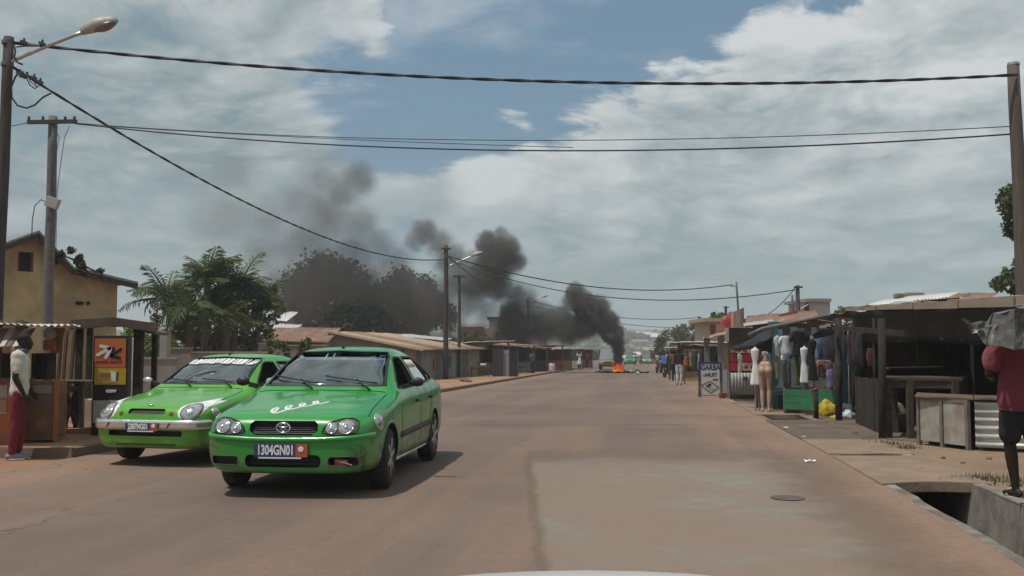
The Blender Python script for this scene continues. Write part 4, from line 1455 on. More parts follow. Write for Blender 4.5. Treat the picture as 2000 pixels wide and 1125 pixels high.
# the cables
cable(P(14, 82, 17.3), P(1988, 146, 18.75), 0.42, 0.030, 'thick twisted cable crossing high above the whole street', twist=True)
cable(P(14, 124, 17.3), P(871, 506, 51.8), 1.12, 0.026, 'thick twisted cable sloping down from the kiosk lamp pole to the shed lamp pole', twist=True)
cable(P(145, 241, 24), P(1988, 261, 18.95), 0.50, 0.016, 'lower dark cable of the pair crossing the street at mid height')
cable(P(143, 240, 24), P(1988, 246, 18.95), 0.36, 0.009, 'upper thin cable of the pair crossing the street at mid height')
cable(P(152, 243, 24.05), P(1120, 288, 22.6), 0.06, 0.008, 'short slack wire clipped beneath the mid height cable')
cable(P(-30, 246, 22), P(52, 240, 24), 0.05, 0.010, 'thin wire running from the crossarm past the kiosk lamp pole')
cable(P(875, 500, 51.8), P(1430, 556, 62), 0.95, 0.030, 'wire from the shed lamp pole across the smoke to the leaning lamp post')
cable(P(880, 508, 51.8), P(1553, 566, 43), 1.15, 0.022, 'lower wire from the shed lamp pole across to the grey crossarm pole')
cable(P(877, 503, 51.8), P(1031, 586, 101), 0.6, 0.030, 'wire running down the street from the shed lamp pole into the smoke')
cable(P(1033, 586, 101), P(1366, 620, 112), 0.9, 0.035, 'distant wire crossing behind the smoke column')
cable(P(1033, 596, 101), P(1366, 640, 112), 0.7, 0.030, 'lowest distant wire behind the smoke column')
cable(P(1553, 562, 43.5), P(1490, 618, 60), 0.2, 0.022, 'wire dropping from the grey crossarm pole to the roofs')


# ================================================================== west side: house, kiosks, sheds, walls
def plank_wall(root, p0, eu, h, n, material, name='plank', thick=0.025, gap=0.008, seed=0, tilt=0.0, mats=None):
    """upright planks one by one from p0 along eu"""
    rr = random.Random(seed)
    p0, eu = Vector(p0), Vector(eu)
    w_ = eu.length / n; d = eu.normalized(); nn = Vector((d.y, -d.x, 0))
    for i in range(n):
        hh = h * rr.uniform(0.97, 1.02)
        a = p0 + d * (w_ * i + gap / 2); c = p0 + d * (w_ * (i + 1) - gap / 2)
        off = nn * rr.uniform(0, 0.014)
        up = Vector((0, 0, hh)); sh = d * rr.uniform(-.01, .01)
        b = B(); b.hexa([a + off, c + off, c + off + nn * -thick, a + off + nn * -thick, a + off + up + sh, c + off + up + sh, c + off + up + sh + nn * -thick, a + off + up + sh + nn * -thick])
        obj(name, b, rr.choice(mats) if mats else material, root)


def posts(root, pts, h, r=0.05, material=None, square=True):
    for i, p in enumerate(pts):
        hh = h[i] if isinstance(h, (list, tuple)) else h
        b = B()
        if square: b.beam(Vector(p) + Vector((0, 0, -0.15)), Vector(p) + Vector((0.02 * math.sin(i * 2.1), 0, hh)), r * 2)
        else: b.tube([Vector(p) + Vector((0, 0, -0.15)), Vector(p) + Vector((0.03, 0, hh * .5)), Vector(p) + Vector((0, 0, hh))], r, 8)
        obj('post', b, material or M['wood'], root)


def roof_sheet(root, a, eu, ev, material, name='roof_sheet', pitch=0.09, amp=0.014, sheets=1, wob=0.01):
    """a roof of overlapping corrugated sheets, each its own piece; waves run down ev"""
    a, eu, ev = Vector(a), Vector(eu), Vector(ev)
    up = eu.cross(ev).normalized()
    if up.z < 0: up = -up
    for i in range(sheets):
        k = 1.0 / sheets
        b = B()
        st = a + eu * (k * i) + up * (0.012 * (i % 2)) + ev.normalized() * (0.03 * math.sin(i * 2.3))
        b.corr(st, eu * k * 1.04, ev, pitch, amp, 4, 3, wob)
        obj(name, b, material[i % len(material)] if isinstance(material, (list, tuple)) else material, root, True)


# ---- yellow gabled house, its gable turned half towards the road
HA = Vector((-0.4947 * 28, 28.0)); HD = Vector((.66, .75)); HN = Vector((-.75, .66))
def hs(px, py):
    k = (px - 1000) / FPX
    s_ = (k * HA.y - HA.x) / (HD.x - k * HD.y)
    return s_, P(px, py, HA.y + HD.y * s_).z
def hw(s_, d, z): return Vector((HA.x + HD.x * s_ + HN.x * d, HA.y + HD.y * s_ + HN.y * d, z))
house = thing('house', 'yellow rendered house with green grey gabled roof and one dark square window', 'house', (0, 0, 0))
gzH = gz(28) - 0.2
s_ap, z_ap = hs(60, 458); s_k, z_k = hs(130, 528); s_e, z_e = hs(228, 553); s_l, z_l = -4.2, z_ap - 1.9
HP = [(s_l, z_l), (s_ap, z_ap), (s_k, z_k), (s_e, z_e)]
ws0, wz1 = hs(31, 491); ws1, wz0 = hs(62, 531)
def topz(x):
    for (xa, za_), (xb, zb_) in zip(HP[:-1], HP[1:]):
        if xa <= x <= xb: return za_ + (zb_ - za_) * (x - xa) / (xb - xa)
    return HP[-1][1]
b = B()
xs_ = sorted({s_l, ws0, ws1, s_ap, s_k, s_e})
def hx8(b, s0, s1, d0, d1, z0, z1a, z1b): b.hexa([hw(s0, d0, z0), hw(s1, d0, z0), hw(s1, d1, z0), hw(s0, d1, z0), hw(s0, d0, z1a), hw(s1, d0, z1b), hw(s1, d1, z1b), hw(s0, d1, z1a)])
for xa, xb in zip(xs_[:-1], xs_[1:]):
    if xa >= ws0 - 1e-6 and xb <= ws1 + 1e-6:
        hx8(b, xa, xb, 0, .2, gzH, wz0, wz0); hx8(b, xa, xb, 0, .2, wz1, topz(xa), topz(xb))
    else: hx8(b, xa, xb, 0, .2, gzH, topz(xa), topz(xb))
hx8(b, s_e - .2, s_e, .2, 7, gzH, z_e, z_e)
bmesh.ops.remove_doubles(b.bm, verts=b.bm.verts[:], dist=0.001)
obj('wall', b, M['yellowwall'], house)
M['greenroof'] = mat('green_grey_sheet', (0.20, 0.25, 0.23), 0.55, metal=0.2, var=0.2, scale=2, dirt=(0.2, 0.16, 0.12), dirt_amt=0.35)
M['fascia'] = mat('dark_fascia', (0.05, 0.04, 0.035), 0.85)
s_o, z_o = hs(256, 556)
RP = [(s_l - .4, z_l - .18), (s_ap, z_ap + .02), (s_k, z_k + .02), (s_o, z_o)]
for (xa, za_), (xb, zb_) in zip(RP[:-1], RP[1:]):
    b = B(); b.hexa([hw(xa, -.4, za_), hw(xb, -.4, zb_), hw(xb, 7, zb_), hw(xa, 7, za_), hw(xa, -.4, za_ + .07), hw(xb, -.4, zb_ + .07), hw(xb, 7, zb_ + .07), hw(xa, 7, za_ + .07)])
    obj('roof', b, M['greenroof'], house)
    b = B(); b.beam(hw(xa, -.36, za_ - .07), hw(xb, -.36, zb_ - .07), .05, .16); obj('fascia_board', b, M['fascia'], house)
b = B(); hx8(b, ws0, ws1, .14, .18, wz0, wz1, wz1); wn = obj('window', b, M['dark_void'], house)
for s0_ in (ws0, ws1 - .06):
    b = B(); hx8(b, s0_, s0_ + .06, .03, .14, wz0, wz1, wz1); obj('window_frame', b, M['redrust'], wn)
for px, w_ in ((147, .22), (168, .09)):
    s_, z_ = hs(px, 592); b = B(); hx8(b, s_, s_ + w_, -.04, .02, z_ - .05, z_ + .05, z_ + .05); obj('vent', b, M['dark_void'], house)

# ---- orange kiosk
K0 = Vector((-10.6, 13.45, 0.12)); KX1 = -6.78
kiosk = thing('kiosk', 'wooden kiosk with orange front panel and pale corrugated roof by the kerb', 'kiosk', (0, 0, 0))
M['orange'] = mat('orange_panel', (0.40, 0.12, 0.045), 0.7, var=0.2, scale=3, dirt=(0.22, 0.12, 0.08), dirt_amt=0.5, dirt_scale=3)
M['brownpanel'] = mat('brown_panel', (0.20, 0.10, 0.05), 0.75, var=0.35, scale=4, dirt=(0.3, 0.17, 0.08), dirt_amt=0.4, dirt_scale=3)
def kbox(px0, px1, py0, py1, Y, d, m_, nm, root, bev=0.0):
    a, c = P(px0, py1, Y), P(px1, py0, Y)
    b = B(); b.hexa([(a.x, Y, a.z), (c.x, Y, a.z), (c.x, Y + d, a.z), (a.x, Y + d, a.z), (a.x, Y, c.z), (c.x, Y, c.z), (c.x, Y + d, c.z), (a.x, Y + d, c.z)])
    return obj(nm, b, m_, root, bevel=bev)
fr = kbox(-150, 21, 742, 872, 13.45, .5, M['orange'], 'front_panel', kiosk)
kbox(22, 36, 742, 866, 13.5, .05, M['orange'], 'panel_trim', kiosk)
kbox(25, 104, 745, 858, 13.9, .45, M['brownpanel'], 'counter_panel', kiosk)
kbox(103, 112, 740, 862, 13.85, .06, M['orange'], 'corner_post', kiosk)
# faded stickers on the counter fronts
for px0, px1, py0, py1, Y, c in ((-10, 14, 752, 778, 13.44, (.30, .27, .24)), (-6, 13, 782, 806, 13.44, (.36, .22, .10)), (0, 15, 806, 808, 13.44, (.5, .4, .3)), (28, 56, 765, 800, 13.89, (.13, .15, .07)), (66, 102, 752, 768, 13.89, (.26, .24, .22)), (84, 102, 772, 790, 13.89, (.12, .12, .16)), (30, 50, 806, 826, 13.89, (.22, .13, .06))):
    kbox(px0, px1, py0, py1, Y, .006, mat('faded_sticker', c, 0.7, dirt=(.2, .12, .07), dirt_amt=.5, dirt_scale=12), 'sticker', kiosk)
roof_sheet(kiosk, (-10.6, 13.0, P(0, 624, 13.0).z - .02), (P(138, 634, 13.0).x + 10.6, 0, P(138, 634, 13.0).z - P(0, 624, 13.0).z), (-.75, 1.9, 0.03), M['zincwhite'], sheets=4)
for x in (-9.4, P(18, 0, 13.6).x, P(92, 0, 14.1).x):
    b = B(); b.beam((x, 13.6, -.05), (x, 13.6, 1.83), .075); obj('post', b, M['wood'], kiosk)
kbox(20, 30, 675, 745, 13.6, .06, M['white'], 'shutter_post', kiosk)
plank_wall(kiosk, (-10.6, 15.8, 0.12), (2.75, 0, 0), 1.75, 14, M['brownpanel'], seed=4, mats=[M['brownpanel'], M['wood'], M['darkwood']])
b = B(); b.box((-8.7, 13.75, P(0, 742, 13.7).z), (3.6, .75, .035)); obj('counter_top', b, M['wood'], kiosk)
# slatted shade flap under the roof
for i in range(7):
    a = P(-14 + i * 13, 642, 13.3); c = P(-36 + i * 13, 677, 12.95)
    b = B(); b.beam(a, c, .075, .012, (0, 1, 0)); obj('shade_slat', b, M['zinc'] if i % 2 else M['wood'], kiosk)
kbox(27, 56, 655, 684, 13.9, .03, mat('yellow_sign', (.42, .30, .03), .6, dirt=(.2, .13, .06), dirt_amt=.4), 'sign_board', kiosk)
b = B(); q = P(98, 652, 13.95); b.lathe([(0, 13.90), (.085, 13.92), (.085, 13.97), (0, 13.98)], 24, 'Y', (q.x, 0, q.z)); obj('round_sign', b, mat('grey_disc', (.3, .29, .28), .5), kiosk)
kbox(84, 108, 664, 684, 13.9, .03, mat('faded_red_board', (.28, .09, .05), .7), 'sign_board', kiosk)
b = B(); b.hexa([P(98, 690, 14), P(118, 690, 14), P(118, 690, 15.5), P(98, 690, 15.5), P(98, 640, 14), P(128, 640, 14), P(128, 640, 15.5), P(98, 640, 15.5)])
obj('side_board', b, M['brownpanel'], kiosk)
for i, (px0, px1, py0, py1) in enumerate(((-40, 4, 690, 742), (60, 70, 690, 742), (84, 92, 690, 742))):
    kbox(px0, px1, py0, py1, 14.6, .3, M['darkwood'], 'shelf_back', kiosk)

# ---- second stall: sagging brown roof on posts, table beneath
st2 = thing('market_stall', 'open stall with sagging brown roof beside the orange kiosk', 'market stall', (0, 0, 0))
def sag_roof(root, corners, material, name='roof', sag=0.12, n=10, seed=1, thick=0.05):
    rr = random.Random(seed)
    a, b_, c, d = [Vector(q) for q in corners]
    b = B(); top = []; bot = []
    for j in range(5):
        v = j / 4; r0, r1 = [], []
        for i in range(n + 1):
            u = i / n
            p = (a * (1 - u) + b_ * u) * (1 - v) + (d * (1 - u) + c * u) * v
            p = p - Vector((0, 0, sag * 4 * (u - .5) ** 2 - rr.uniform(-.012, .012)))
            r0.append(b.bm.verts.new(p)); r1.append(b.bm.verts.new(p - Vector((0, 0, thick))))
        top.append(r0); bot.append(r1)
    for j in range(4):
        for i in range(n):
            b.bm.faces.new((top[j][i], top[j][i + 1], top[j + 1][i + 1], top[j + 1][i])); b.bm.faces.new((bot[j][i + 1], bot[j][i], bot[j + 1][i], bot[j + 1][i + 1]))
    for i in range(n):
        b.bm.faces.new((top[0][i + 1], top[0][i], bot[0][i], bot[0][i + 1])); b.bm.faces.new((top[4][i], top[4][i + 1], bot[4][i + 1], bot[4][i]))
    for j in range(4):
        b.bm.faces.new((top[j][0], top[j + 1][0], bot[j + 1][0], bot[j][0])); b.bm.faces.new((top[j + 1][n], top[j][n], bot[j][n], bot[j + 1][n]))
    return obj(name, b, material, root)
M['brownroof'] = mat('brown_roof', (0.10, 0.062, 0.045), 0.85, var=0.35, scale=3, dirt=(0.2, 0.14, 0.1), dirt_amt=0.4)
sag_roof(st2, [P(136, 626, 16), P(302, 636, 16), P(330, 640, 19.5), P(168, 628, 19.5)], M['brownroof'], sag=0.10)
b = B(); b.beam(P(140, 634, 16), P(222, 628, 16), .10, .14); b.beam(P(222, 628, 16), P(306, 640, 16), .10, .14); obj('eave_board', b, M['brownroof'], st2)
for px, Y, top in ((272, 16.2, 640), (303, 19.4, 642), (176, 19, 640), (156, 16.2, 640)):
    q = G(px, Y, .1); b = B(); b.beam(q, P(px, top, Y), .13 if px == 272 else .09); obj('post', b, M['darkwood'], st2)
for px in (112, 122, 137, 152):
    q = P(px, 755, 17.5); b = B(); b.beam(q, P(px + 9, 645, 17.5), .07, .04); obj('batten', b, M['wood'], st2)
table = thing('table', 'rough wooden table under the sagging brown roof', 'table', (0, 0, 0))
def rough_table(root, a, c, Y, d, z, gz_, m_=None, leg=.07):
    n_ = max(2, int(d / .2))
    for i in range(n_):
        b = B(); b.hexa([(a, Y + d * i / n_ + .004, z - .035), (c, Y + d * i / n_ + .004, z - .035), (c, Y + d * (i + 1) / n_ - .004, z - .035), (a, Y + d * (i + 1) / n_ - .004, z - .035), (a, Y + d * i / n_ + .004, z), (c, Y + d * i / n_ + .004, z), (c, Y + d * (i + 1) / n_ - .004, z), (a, Y + d * (i + 1) / n_ - .004, z)])
        obj('tabletop_plank', b, m_ or M['wood'], root)
    for x in (a + .08, c - .08):
        for y in (Y + .08, Y + d - .08):
            b = B(); b.beam((x, y, gz_ - .1), (x, y, z - .03), leg); obj('leg', b, m_ or M['wood'], root)
    b = B(); b.beam((a + .08, Y + .08, z - .13), (c - .08, Y + .08, z - .13), .03, .1); obj('apron', b, m_ or M['wood'], root)
rough_table(table, P(112, 0, 15.6).x, P(196, 0, 15.6).x, 15.4, .8, P(0, 744, 15.6).z, .1)
b = B(); b.beam(P(120, 840, 15.5), P(152, 760, 15.5), .07); b.beam(P(150, 838, 15.7), P(128, 762, 15.7), .06); obj('brace', b, M['darkwood'], table)
for i, (px, py, s, c, lb) in enumerate(((113, 800, .17, (.05, .06, .09), 'dark blue jerrycan under the rough wooden table'), (172, 790, .15, (.5, .42, .33), 'pale carton standing beneath the rough table'), (116, 770, .15, (.42, .3, .2), 'small tan carton under the table near the kiosk'))):
    q = P(px, py, 16.6); t = thing('jerrycan' if i == 0 else 'carton', lb, 'jerrycan' if i == 0 else 'carton', (q.x, 16.6, .12))
    b = B()
    hh = max(.16, q.z + s * .6 - .12)
    b.box((0, 0, hh / 2), (s * 1.3, s, hh)); m_ = mat('carton_card', c, .8)
    obj('body', b, m_, t, bevel=.015)
    b = B()
    if i == 0: b.tube([(-.05, 0, hh), (-.05, 0, hh + .05), (.05, 0, hh + .05), (.05, 0, hh)], .012, 6); obj('handle', b, m_, t)
    else: b.box((0, 0, hh + .004), (s * .25, s * 1.0, .006)); obj('tape', b, M['sheet'], t)
b = B(); b.hexa([P(112, 858, 15.2), P(182, 848, 15.2), P(190, 842, 16.6), P(112, 850, 16.6), P(112, 838, 15.2), P(182, 836, 15.2), P(190, 832, 16.6), P(112, 838, 16.6)])
tag(obj('earth_step', b, M['laterite'], None), kind='structure')

# ---- illuminated-type advertising stand (unlit): orange field with two arrows, yellow field, dark foot
SX0, SX1, SY = P(178, 0, 15).x, P(250, 0, 15).x, 15.0
stand = thing('advertising_stand', 'upright advertising stand with orange and yellow poster, white and black arrows', 'advertising stand', (0, 0, 0))
kbox(177, 251, 655, 868, SY, .16, mat('stand_case', (.018, .018, .018), .5), 'case', stand, .01)
F_ = SY - .004
M['posteror'] = mat('poster_orange', (.50, .135, .04), .55, var=.06, dirt=(.3, .1, .05), dirt_amt=.3)
M['posterye'] = mat('poster_yellow', (.50, .31, .02), .55, var=.06)
po = kbox(184, 246, 661, 718, F_ - .004, .006, M['posteror'], 'poster', stand)
py2 = kbox(184, 246, 719, 751, F_ - .004, .006, M['posterye'], 'poster', stand)
def flat_poly(pxy, Y, m_, nm, root, th=.003):
    b = B(); b.prism([(P(x, y, Y).x, P(x, y, Y).z) for x, y in pxy], Y - th, Y, lambda u, v, d: (u, d, v))
    return obj(nm, b, m_, root)
def stroke(p, q, w_):
    p, q = Vector(p), Vector(q); d = (q - p).normalized(); n = Vector((-d.y, d.x)) * w_ / 2
    pts = []
    for cen, s in ((p, -1), (q, 1)):
        for i in range(7):
            a = (i / 6 - .5) * PI
            pts.append(tuple(cen + n * 2 / w_ * (w_ / 2) * 0 + (d * math.cos(a) * s + Vector((-d.y, d.x)) * math.sin(a) * s) * w_ / 2))
    return pts
for p, q in (((191, 693), (215, 680)), ((197, 676), (215, 680)), ((207, 698), (216, 681))):
    flat_poly(stroke(p, q, 6.5), F_ - .006, M['platewhite'], 'arrow_print', po)
for p, q in (((217, 696), (234, 699)), ((218, 695), (222, 680)), ((219, 694), (236, 682))):
    flat_poly(stroke(p, q, 5.5), F_ - .007, M['black'], 'arrow_print', po)
for x0, x1 in ((187, 209), (214, 237)):
    b = B(); xx = x0
    while xx < x1:
        a, c = P(xx, 709, F_ - .006), P(xx + 2.6, 705, F_ - .006); b.box(((a.x + c.x) / 2, F_ - .006, (a.z + c.z) / 2), (c.x - a.x, .003, c.z - a.z)); xx += 3.6
    obj('print_line', b, M['redrust'], po)
for pp in ([(194, 726), (229, 726), (229, 727.5), (194, 727.5)], [(194, 745), (229, 745), (229, 746.5), (194, 746.5)], [(193, 726), (194.6, 726), (194.6, 746.5), (193, 746.5)]):
    flat_poly(pp, F_ - .006, mat('poster_line', (.6, .45, .2), .6), 'print_line', py2)
for pp, m_ in (([(196, 731), (214, 730), (214, 736), (196, 736)], M['brownpanel']), ([(198, 739), (213, 739), (212, 743), (198, 743)], M['posteror']), ([(216, 724), (227, 727), (226, 745), (218, 744)], M['platewhite']), ([(227, 727), (232, 726), (229, 743), (226, 745)], M['seat'])):
    flat_poly(pp, F_ - .007, m_, 'product_print', py2)
me = text_mesh('cov', .085, .002, sx=1.3, bold=.004)
q = P(217, 763, F_); me.transform(Matrix.Translation((q.x, F_ - .004, q.z)) @ Matrix.Rotation(PI / 2, 4, 'X')); link('foot_lettering', me, M['platewhite'], stand)
kbox(181, 232, 782, 826, F_ - .008, .012, mat('pale_notice', (.42, .40, .38), .7, var=.25, scale=14), 'notice', stand)

# ---- compound walls and columns behind
wl = thing('compound_wall', 'low grey block wall with a pale column behind the stall posts', 'wall', (0, 0, 0))
def blockwall(root, px0, px1, py, Y, material=None, cap=True, z0=None):
    a, c = P(px0, py, Y), P(px1, py, Y); g = gz(Y) - .1
    b = B(); b.hexa([(a.x, Y, g), (c.x, Y, g), (c.x, Y + .2, g), (a.x, Y + .2, g), (a.x, Y, a.z), (c.x, Y, a.z), (c.x, Y + .2, a.z), (a.x, Y + .2, a.z)])
    obj('wall', b, material or M['greywall'], root)
    if cap:
        b = B(); b.box(((a.x + c.x) / 2, Y + .1, a.z + .03), (abs(c.x - a.x) + .04, .26, .06)); obj('coping', b, M['concrete'], root)
blockwall(wl, 252, 345, 702, 26)
for px0, px1, py in ((316, 330, 656),):
    a, c = P(px0, py, 26.2), P(px1, py, 26.2)
    b = B(); b.box(((a.x + c.x) / 2, 26.2, (a.z + gz(26)) / 2), (c.x - a.x, .3, a.z - gz(26) + .2)); obj('column', b, M['concrete'], wl)
b = B(); a = P(254, 655, 25.6); b.box((a.x, 25.6, (a.z - .2) / 2 - .05), (.18, .18, a.z + .2)); obj('column', b, M['white'], wl)
w2 = thing('compound_wall', 'long weathered wall running behind the two green taxis', 'wall', (0, 0, 0))
blockwall(w2, 330, 372, 682, 33); blockwall(w2, 372, 520, 690, 33); blockwall(w2, 504, 556, 672, 40, M['concrete']); blockwall(w2, 556, 636, 676, 40, M['greywall'])

# low sheds with pale roofs glimpsed among the trees
for i, (px0, px1, py, Y, lb) in enumerate(((448, 560, 655, 52, 'pale roofed shed half hidden by shrubs behind the taxis'), (455, 512, 625, 66, 'farther white roofed hut below the palms'), (534, 560, 627, 66, 'small white roofed hut beside the dark trees'), (500, 640, 668, 46, 'low shed with brown roof edge over the long wall'))):
    t = thing('shed', lb, 'shed', (0, 0, 0))
    a, c = P(px0, py, Y), P(px1, py + (3 if i == 0 else 0), Y)
    b = B(); b.hexa([(a.x + .2, Y + .4, gz(Y) - .1), (c.x - .2, Y + .4, gz(Y) - .1), (c.x - .2, Y + 3, gz(Y) - .1), (a.x + .2, Y + 3, gz(Y) - .1), (a.x + .2, Y + .4, a.z), (c.x - .2, Y + .4, c.z), (c.x - .2, Y + 3, c.z + .3), (a.x + .2, Y + 3, a.z + .3)])
    obj('wall', b, M['greywall'], t)
    roof_sheet(t, a, c - a, (0, 3.6, .75), M['zincwhite'] if i < 3 else M['rustroof'], sheets=3, pitch=.16, amp=.03)
    q = P(px0 + (px1 - px0) * .62, py + 14, Y)
    b = B(); b.box((q.x, Y + .38, gz(Y) + .95), (.8, .06, 1.9)); obj('door', b, mat('shed_door', (.13, .16, .17), .7), t)

# ---- long mono-pitch shed beside the lamp pole
sh = thing('shed', 'long grey shed with sloping tan corrugated roof and painted doors', 'shed', (0, 0, 0))
A = P(641, 646, 48); A.z -= .05
Bc = Vector((P(812, 0, 48.5).x, 48.5, 0)); F1 = Vector((P(938, 0, 63).x, 63, 0))
gA, gB = gz(48) + .05, gz(49) + .05
zB = P(846, 680, 49).z
b = B()
bk = (F1 - Bc); bk.z = 0
A2 = Vector((A.x, A.y, 0)); D2 = A2 + bk
b.hexa([(A2.x, A2.y, gA), (Bc.x, Bc.y, gB), (F1.x, F1.y, gz(63)), (D2.x, D2.y, gz(63)), (A2.x, A2.y, A.z), (Bc.x, Bc.y, zB - .03), (F1.x, F1.y, zB - .08), (D2.x, D2.y, A.z - .05)])
obj('wall', b, M['greywall'], sh)
ov = (Bc - A2); ov.z = zB - A.z
slope = ov * 1.13
n_sh = 6
roof_sheet(sh, A2 + Vector((-.05, -.35, A.z + .03)), bk * 1.03, slope, [M['tanroof'], M['rustroof'], M['tanroof']], sheets=n_sh, pitch=.14, amp=.03)
b = B(); b.beam(A2 + Vector((-.05, -.36, A.z + .02)), A2 + Vector((-.05, -.36, A.z + .02)) + slope, .05, .11); obj('verge_board', b, mat('pale_verge', (.55, .45, .33), .8), sh)
dfr = bk.normalized(); nf = Vector((dfr.y, -dfr.x, 0))
def on_front(t0, t1, z0, z1, m_, nm, off=.03):
    a, c = Bc + dfr * t0 + nf * off, Bc + dfr * t1 + nf * off
    b = B(); b.hexa([a + Vector((0, 0, z0)), c + Vector((0, 0, z0)), c - nf * .05 + Vector((0, 0, z0)), a - nf * .05 + Vector((0, 0, z0)), a + Vector((0, 0, z1)), c + Vector((0, 0, z1)), c - nf * .05 + Vector((0, 0, z1)), a - nf * .05 + Vector((0, 0, z1))])
    return obj(nm, b, m_, sh)
g0 = gz(52) + .08
for t0, t1, c in ((.5, 1.3, (.10, .11, .10)), (1.9, 3.4, (.20, .25, .22)), (4.3, 6.6, (.085, .10, .12)), (7.5, 9.2, (.19, .27, .25)), (10.2, 11.6, (.13, .10, .08)), (12.6, 14.0, (.24, .20, .14))):
    on_front(t0, t1, g0 - .05 - .01 * t0, g0 + 1.55 - .01 * t0, mat('painted_door', c, .7, var=.3, scale=3, dirt=(.3, .16, .09), dirt_amt=.45, dirt_scale=2), 'door')
for t0, t1, z0, z1, c in ((9.5, 10.1, 1.0, 1.4, (.04, .14, .18)), (6.8, 7.3, .9, 1.5, (.03, .09, .12)), (3.6, 4.1, .8, 1.4, (.25, .1, .05)), (11.8, 12.4, .7, 1.2, (.3, .27, .2))):
    on_front(t0, t1, g0 + z0 - .3, g0 + z1 - .3, mat('torn_poster', c, .7, var=.4, scale=8), 'poster', .05)
b = B(); q = A2 + (Bc - A2) * .80; b.box(q + Vector((0, -.03, g0 + .8)), (.75, .06, 1.6)); obj('door', b, M['fascia'], sh)
rs = thing('shed', 'white sheet roofed lean-to behind the long tan roof', 'shed', (0, 0, 0))
roof_sheet(rs, P(770, 657, 56), P(868, 665, 60) - P(770, 657, 56), (0.3, 2.5, .15), M['zincwhite'], sheets=3)
b = B(); q0, q1 = P(772, 660, 56.3), P(866, 668, 60.3); b.hexa([(q0.x, q0.y, -.5), (q1.x, q1.y, -.5), (q1.x, q1.y + 2, -.5), (q0.x, q0.y + 2, -.5), q0, q1, q1 + Vector((0, 2, 0)), q0 + Vector((0, 2, 0))]); obj('wall', b, M['greywall'], rs)

# ---- pink and grey two-storey building in the smoke
bl = thing('building', 'pale two storey building with red parapet band half lost in smoke', 'building', (0, 0, 0))
BY = 92.0
def bb(px0, px1, py0, py1, Y, d, m_, nm): return kbox(px0, px1, py0, py1, Y, d, m_, nm, bl)
M['pinkwall'] = mat('pinkish_render', (.38, .33, .31), .9, var=.12, scale=.6, dirt=(.2, .16, .14), dirt_amt=.3, dirt_scale=.4)
M['redband'] = mat('red_band', (.24, .07, .06), .8)
bb(898, 950, 641, 745, BY, 8, M['pinkwall'], 'wall')
bb(946, 1068, 641, 745, BY - .6, 8, M['pinkwall'], 'wall')
bb(896, 946, 638, 648, BY - .15, .3, M['redband'], 'parapet_band')
bb(955, 982, 622, 641, BY + 2, 3, M['pinkwall'], 'roof_room')
bb(951, 986, 619, 623, BY + 1.6, 3.6, M['fascia'], 'roof_slab')
for i in range(18):
    q = P(902 + i * 3.2, 638, BY); b = B(); b.beam(q, q + Vector((0, 0, .28)), .05); obj('baluster', b, M['concrete'], bl)
for px0, px1 in ((968, 976), (990, 1000), (1014, 1024), (905, 912), (928, 935)):
    wn = bb(px0, px1, 648, 669, BY - .66 if px0 > 946 else BY - .05, .1, M['dark_void'], 'window')
    b = B(); a, c = P(px0, 670, BY - .75), P(px1, 670, BY - .75); b.box(((a.x + c.x) / 2, BY - .75 if px0 > 946 else BY - .12, a.z), (c.x - a.x + .2, .2, .08)); obj('window_sill', b, M['concrete'], wn)


# ---- market row along the far pavement
def small_stall(name, label, px, Y, w_, d, zf, zb_, roofm, wallm, seed, cat='market stall', group=None, rz=0.0, up=.12, walls=True, counter=True, overhang=.45):
    """open-fronted timber stall: corner posts, sheet roof, plank back and sides, counter; its front looks down the road"""
    g = G(px, Y, up)
    t = thing(name, label, cat, g, rz, group)
    rr = random.Random(seed)
    roof_sheet(t, (-w_ / 2 - .2, -overhang, zf), (w_ + .4, 0, rr.uniform(-.10, .10)), (0, d + overhang + .2, zb_ - zf), roofm, sheets=max(2, int(w_ / .9)), pitch=.15, amp=.022)
    posts(t, [(-w_ / 2, 0, 0), (w_ / 2, 0, 0), (-w_ / 2, d, 0), (w_ / 2, d, 0)], [zf, zf, zb_, zb_], .05)
    if walls:
        plank_wall(t, (-w_ / 2, d, 0), (w_, 0, 0), zb_ - .05, max(5, int(w_ / .3)), wallm, seed=seed)
        plank_wall(t, (w_ / 2, 0.1, 0), (0, d - .1, 0), min(zf, zb_) - .08, max(4, int(d / .3)), wallm, seed=seed + 1)
        plank_wall(t, (-w_ / 2, d, 0), (0, -d + .1, 0), min(zf, zb_) - .08, max(4, int(d / .3)), wallm, seed=seed + 2)
    if counter:
        b = B(); b.box((0, .25, .82), (w_ * .92, .5, .05)); obj('counter', b, M['wood'], t)
        plank_wall(t, (-w_ / 2 * .9, .05, 0), (w_ * .9, 0, 0), .78, max(4, int(w_ / .35)), wallm, seed=seed + 3)
    return t


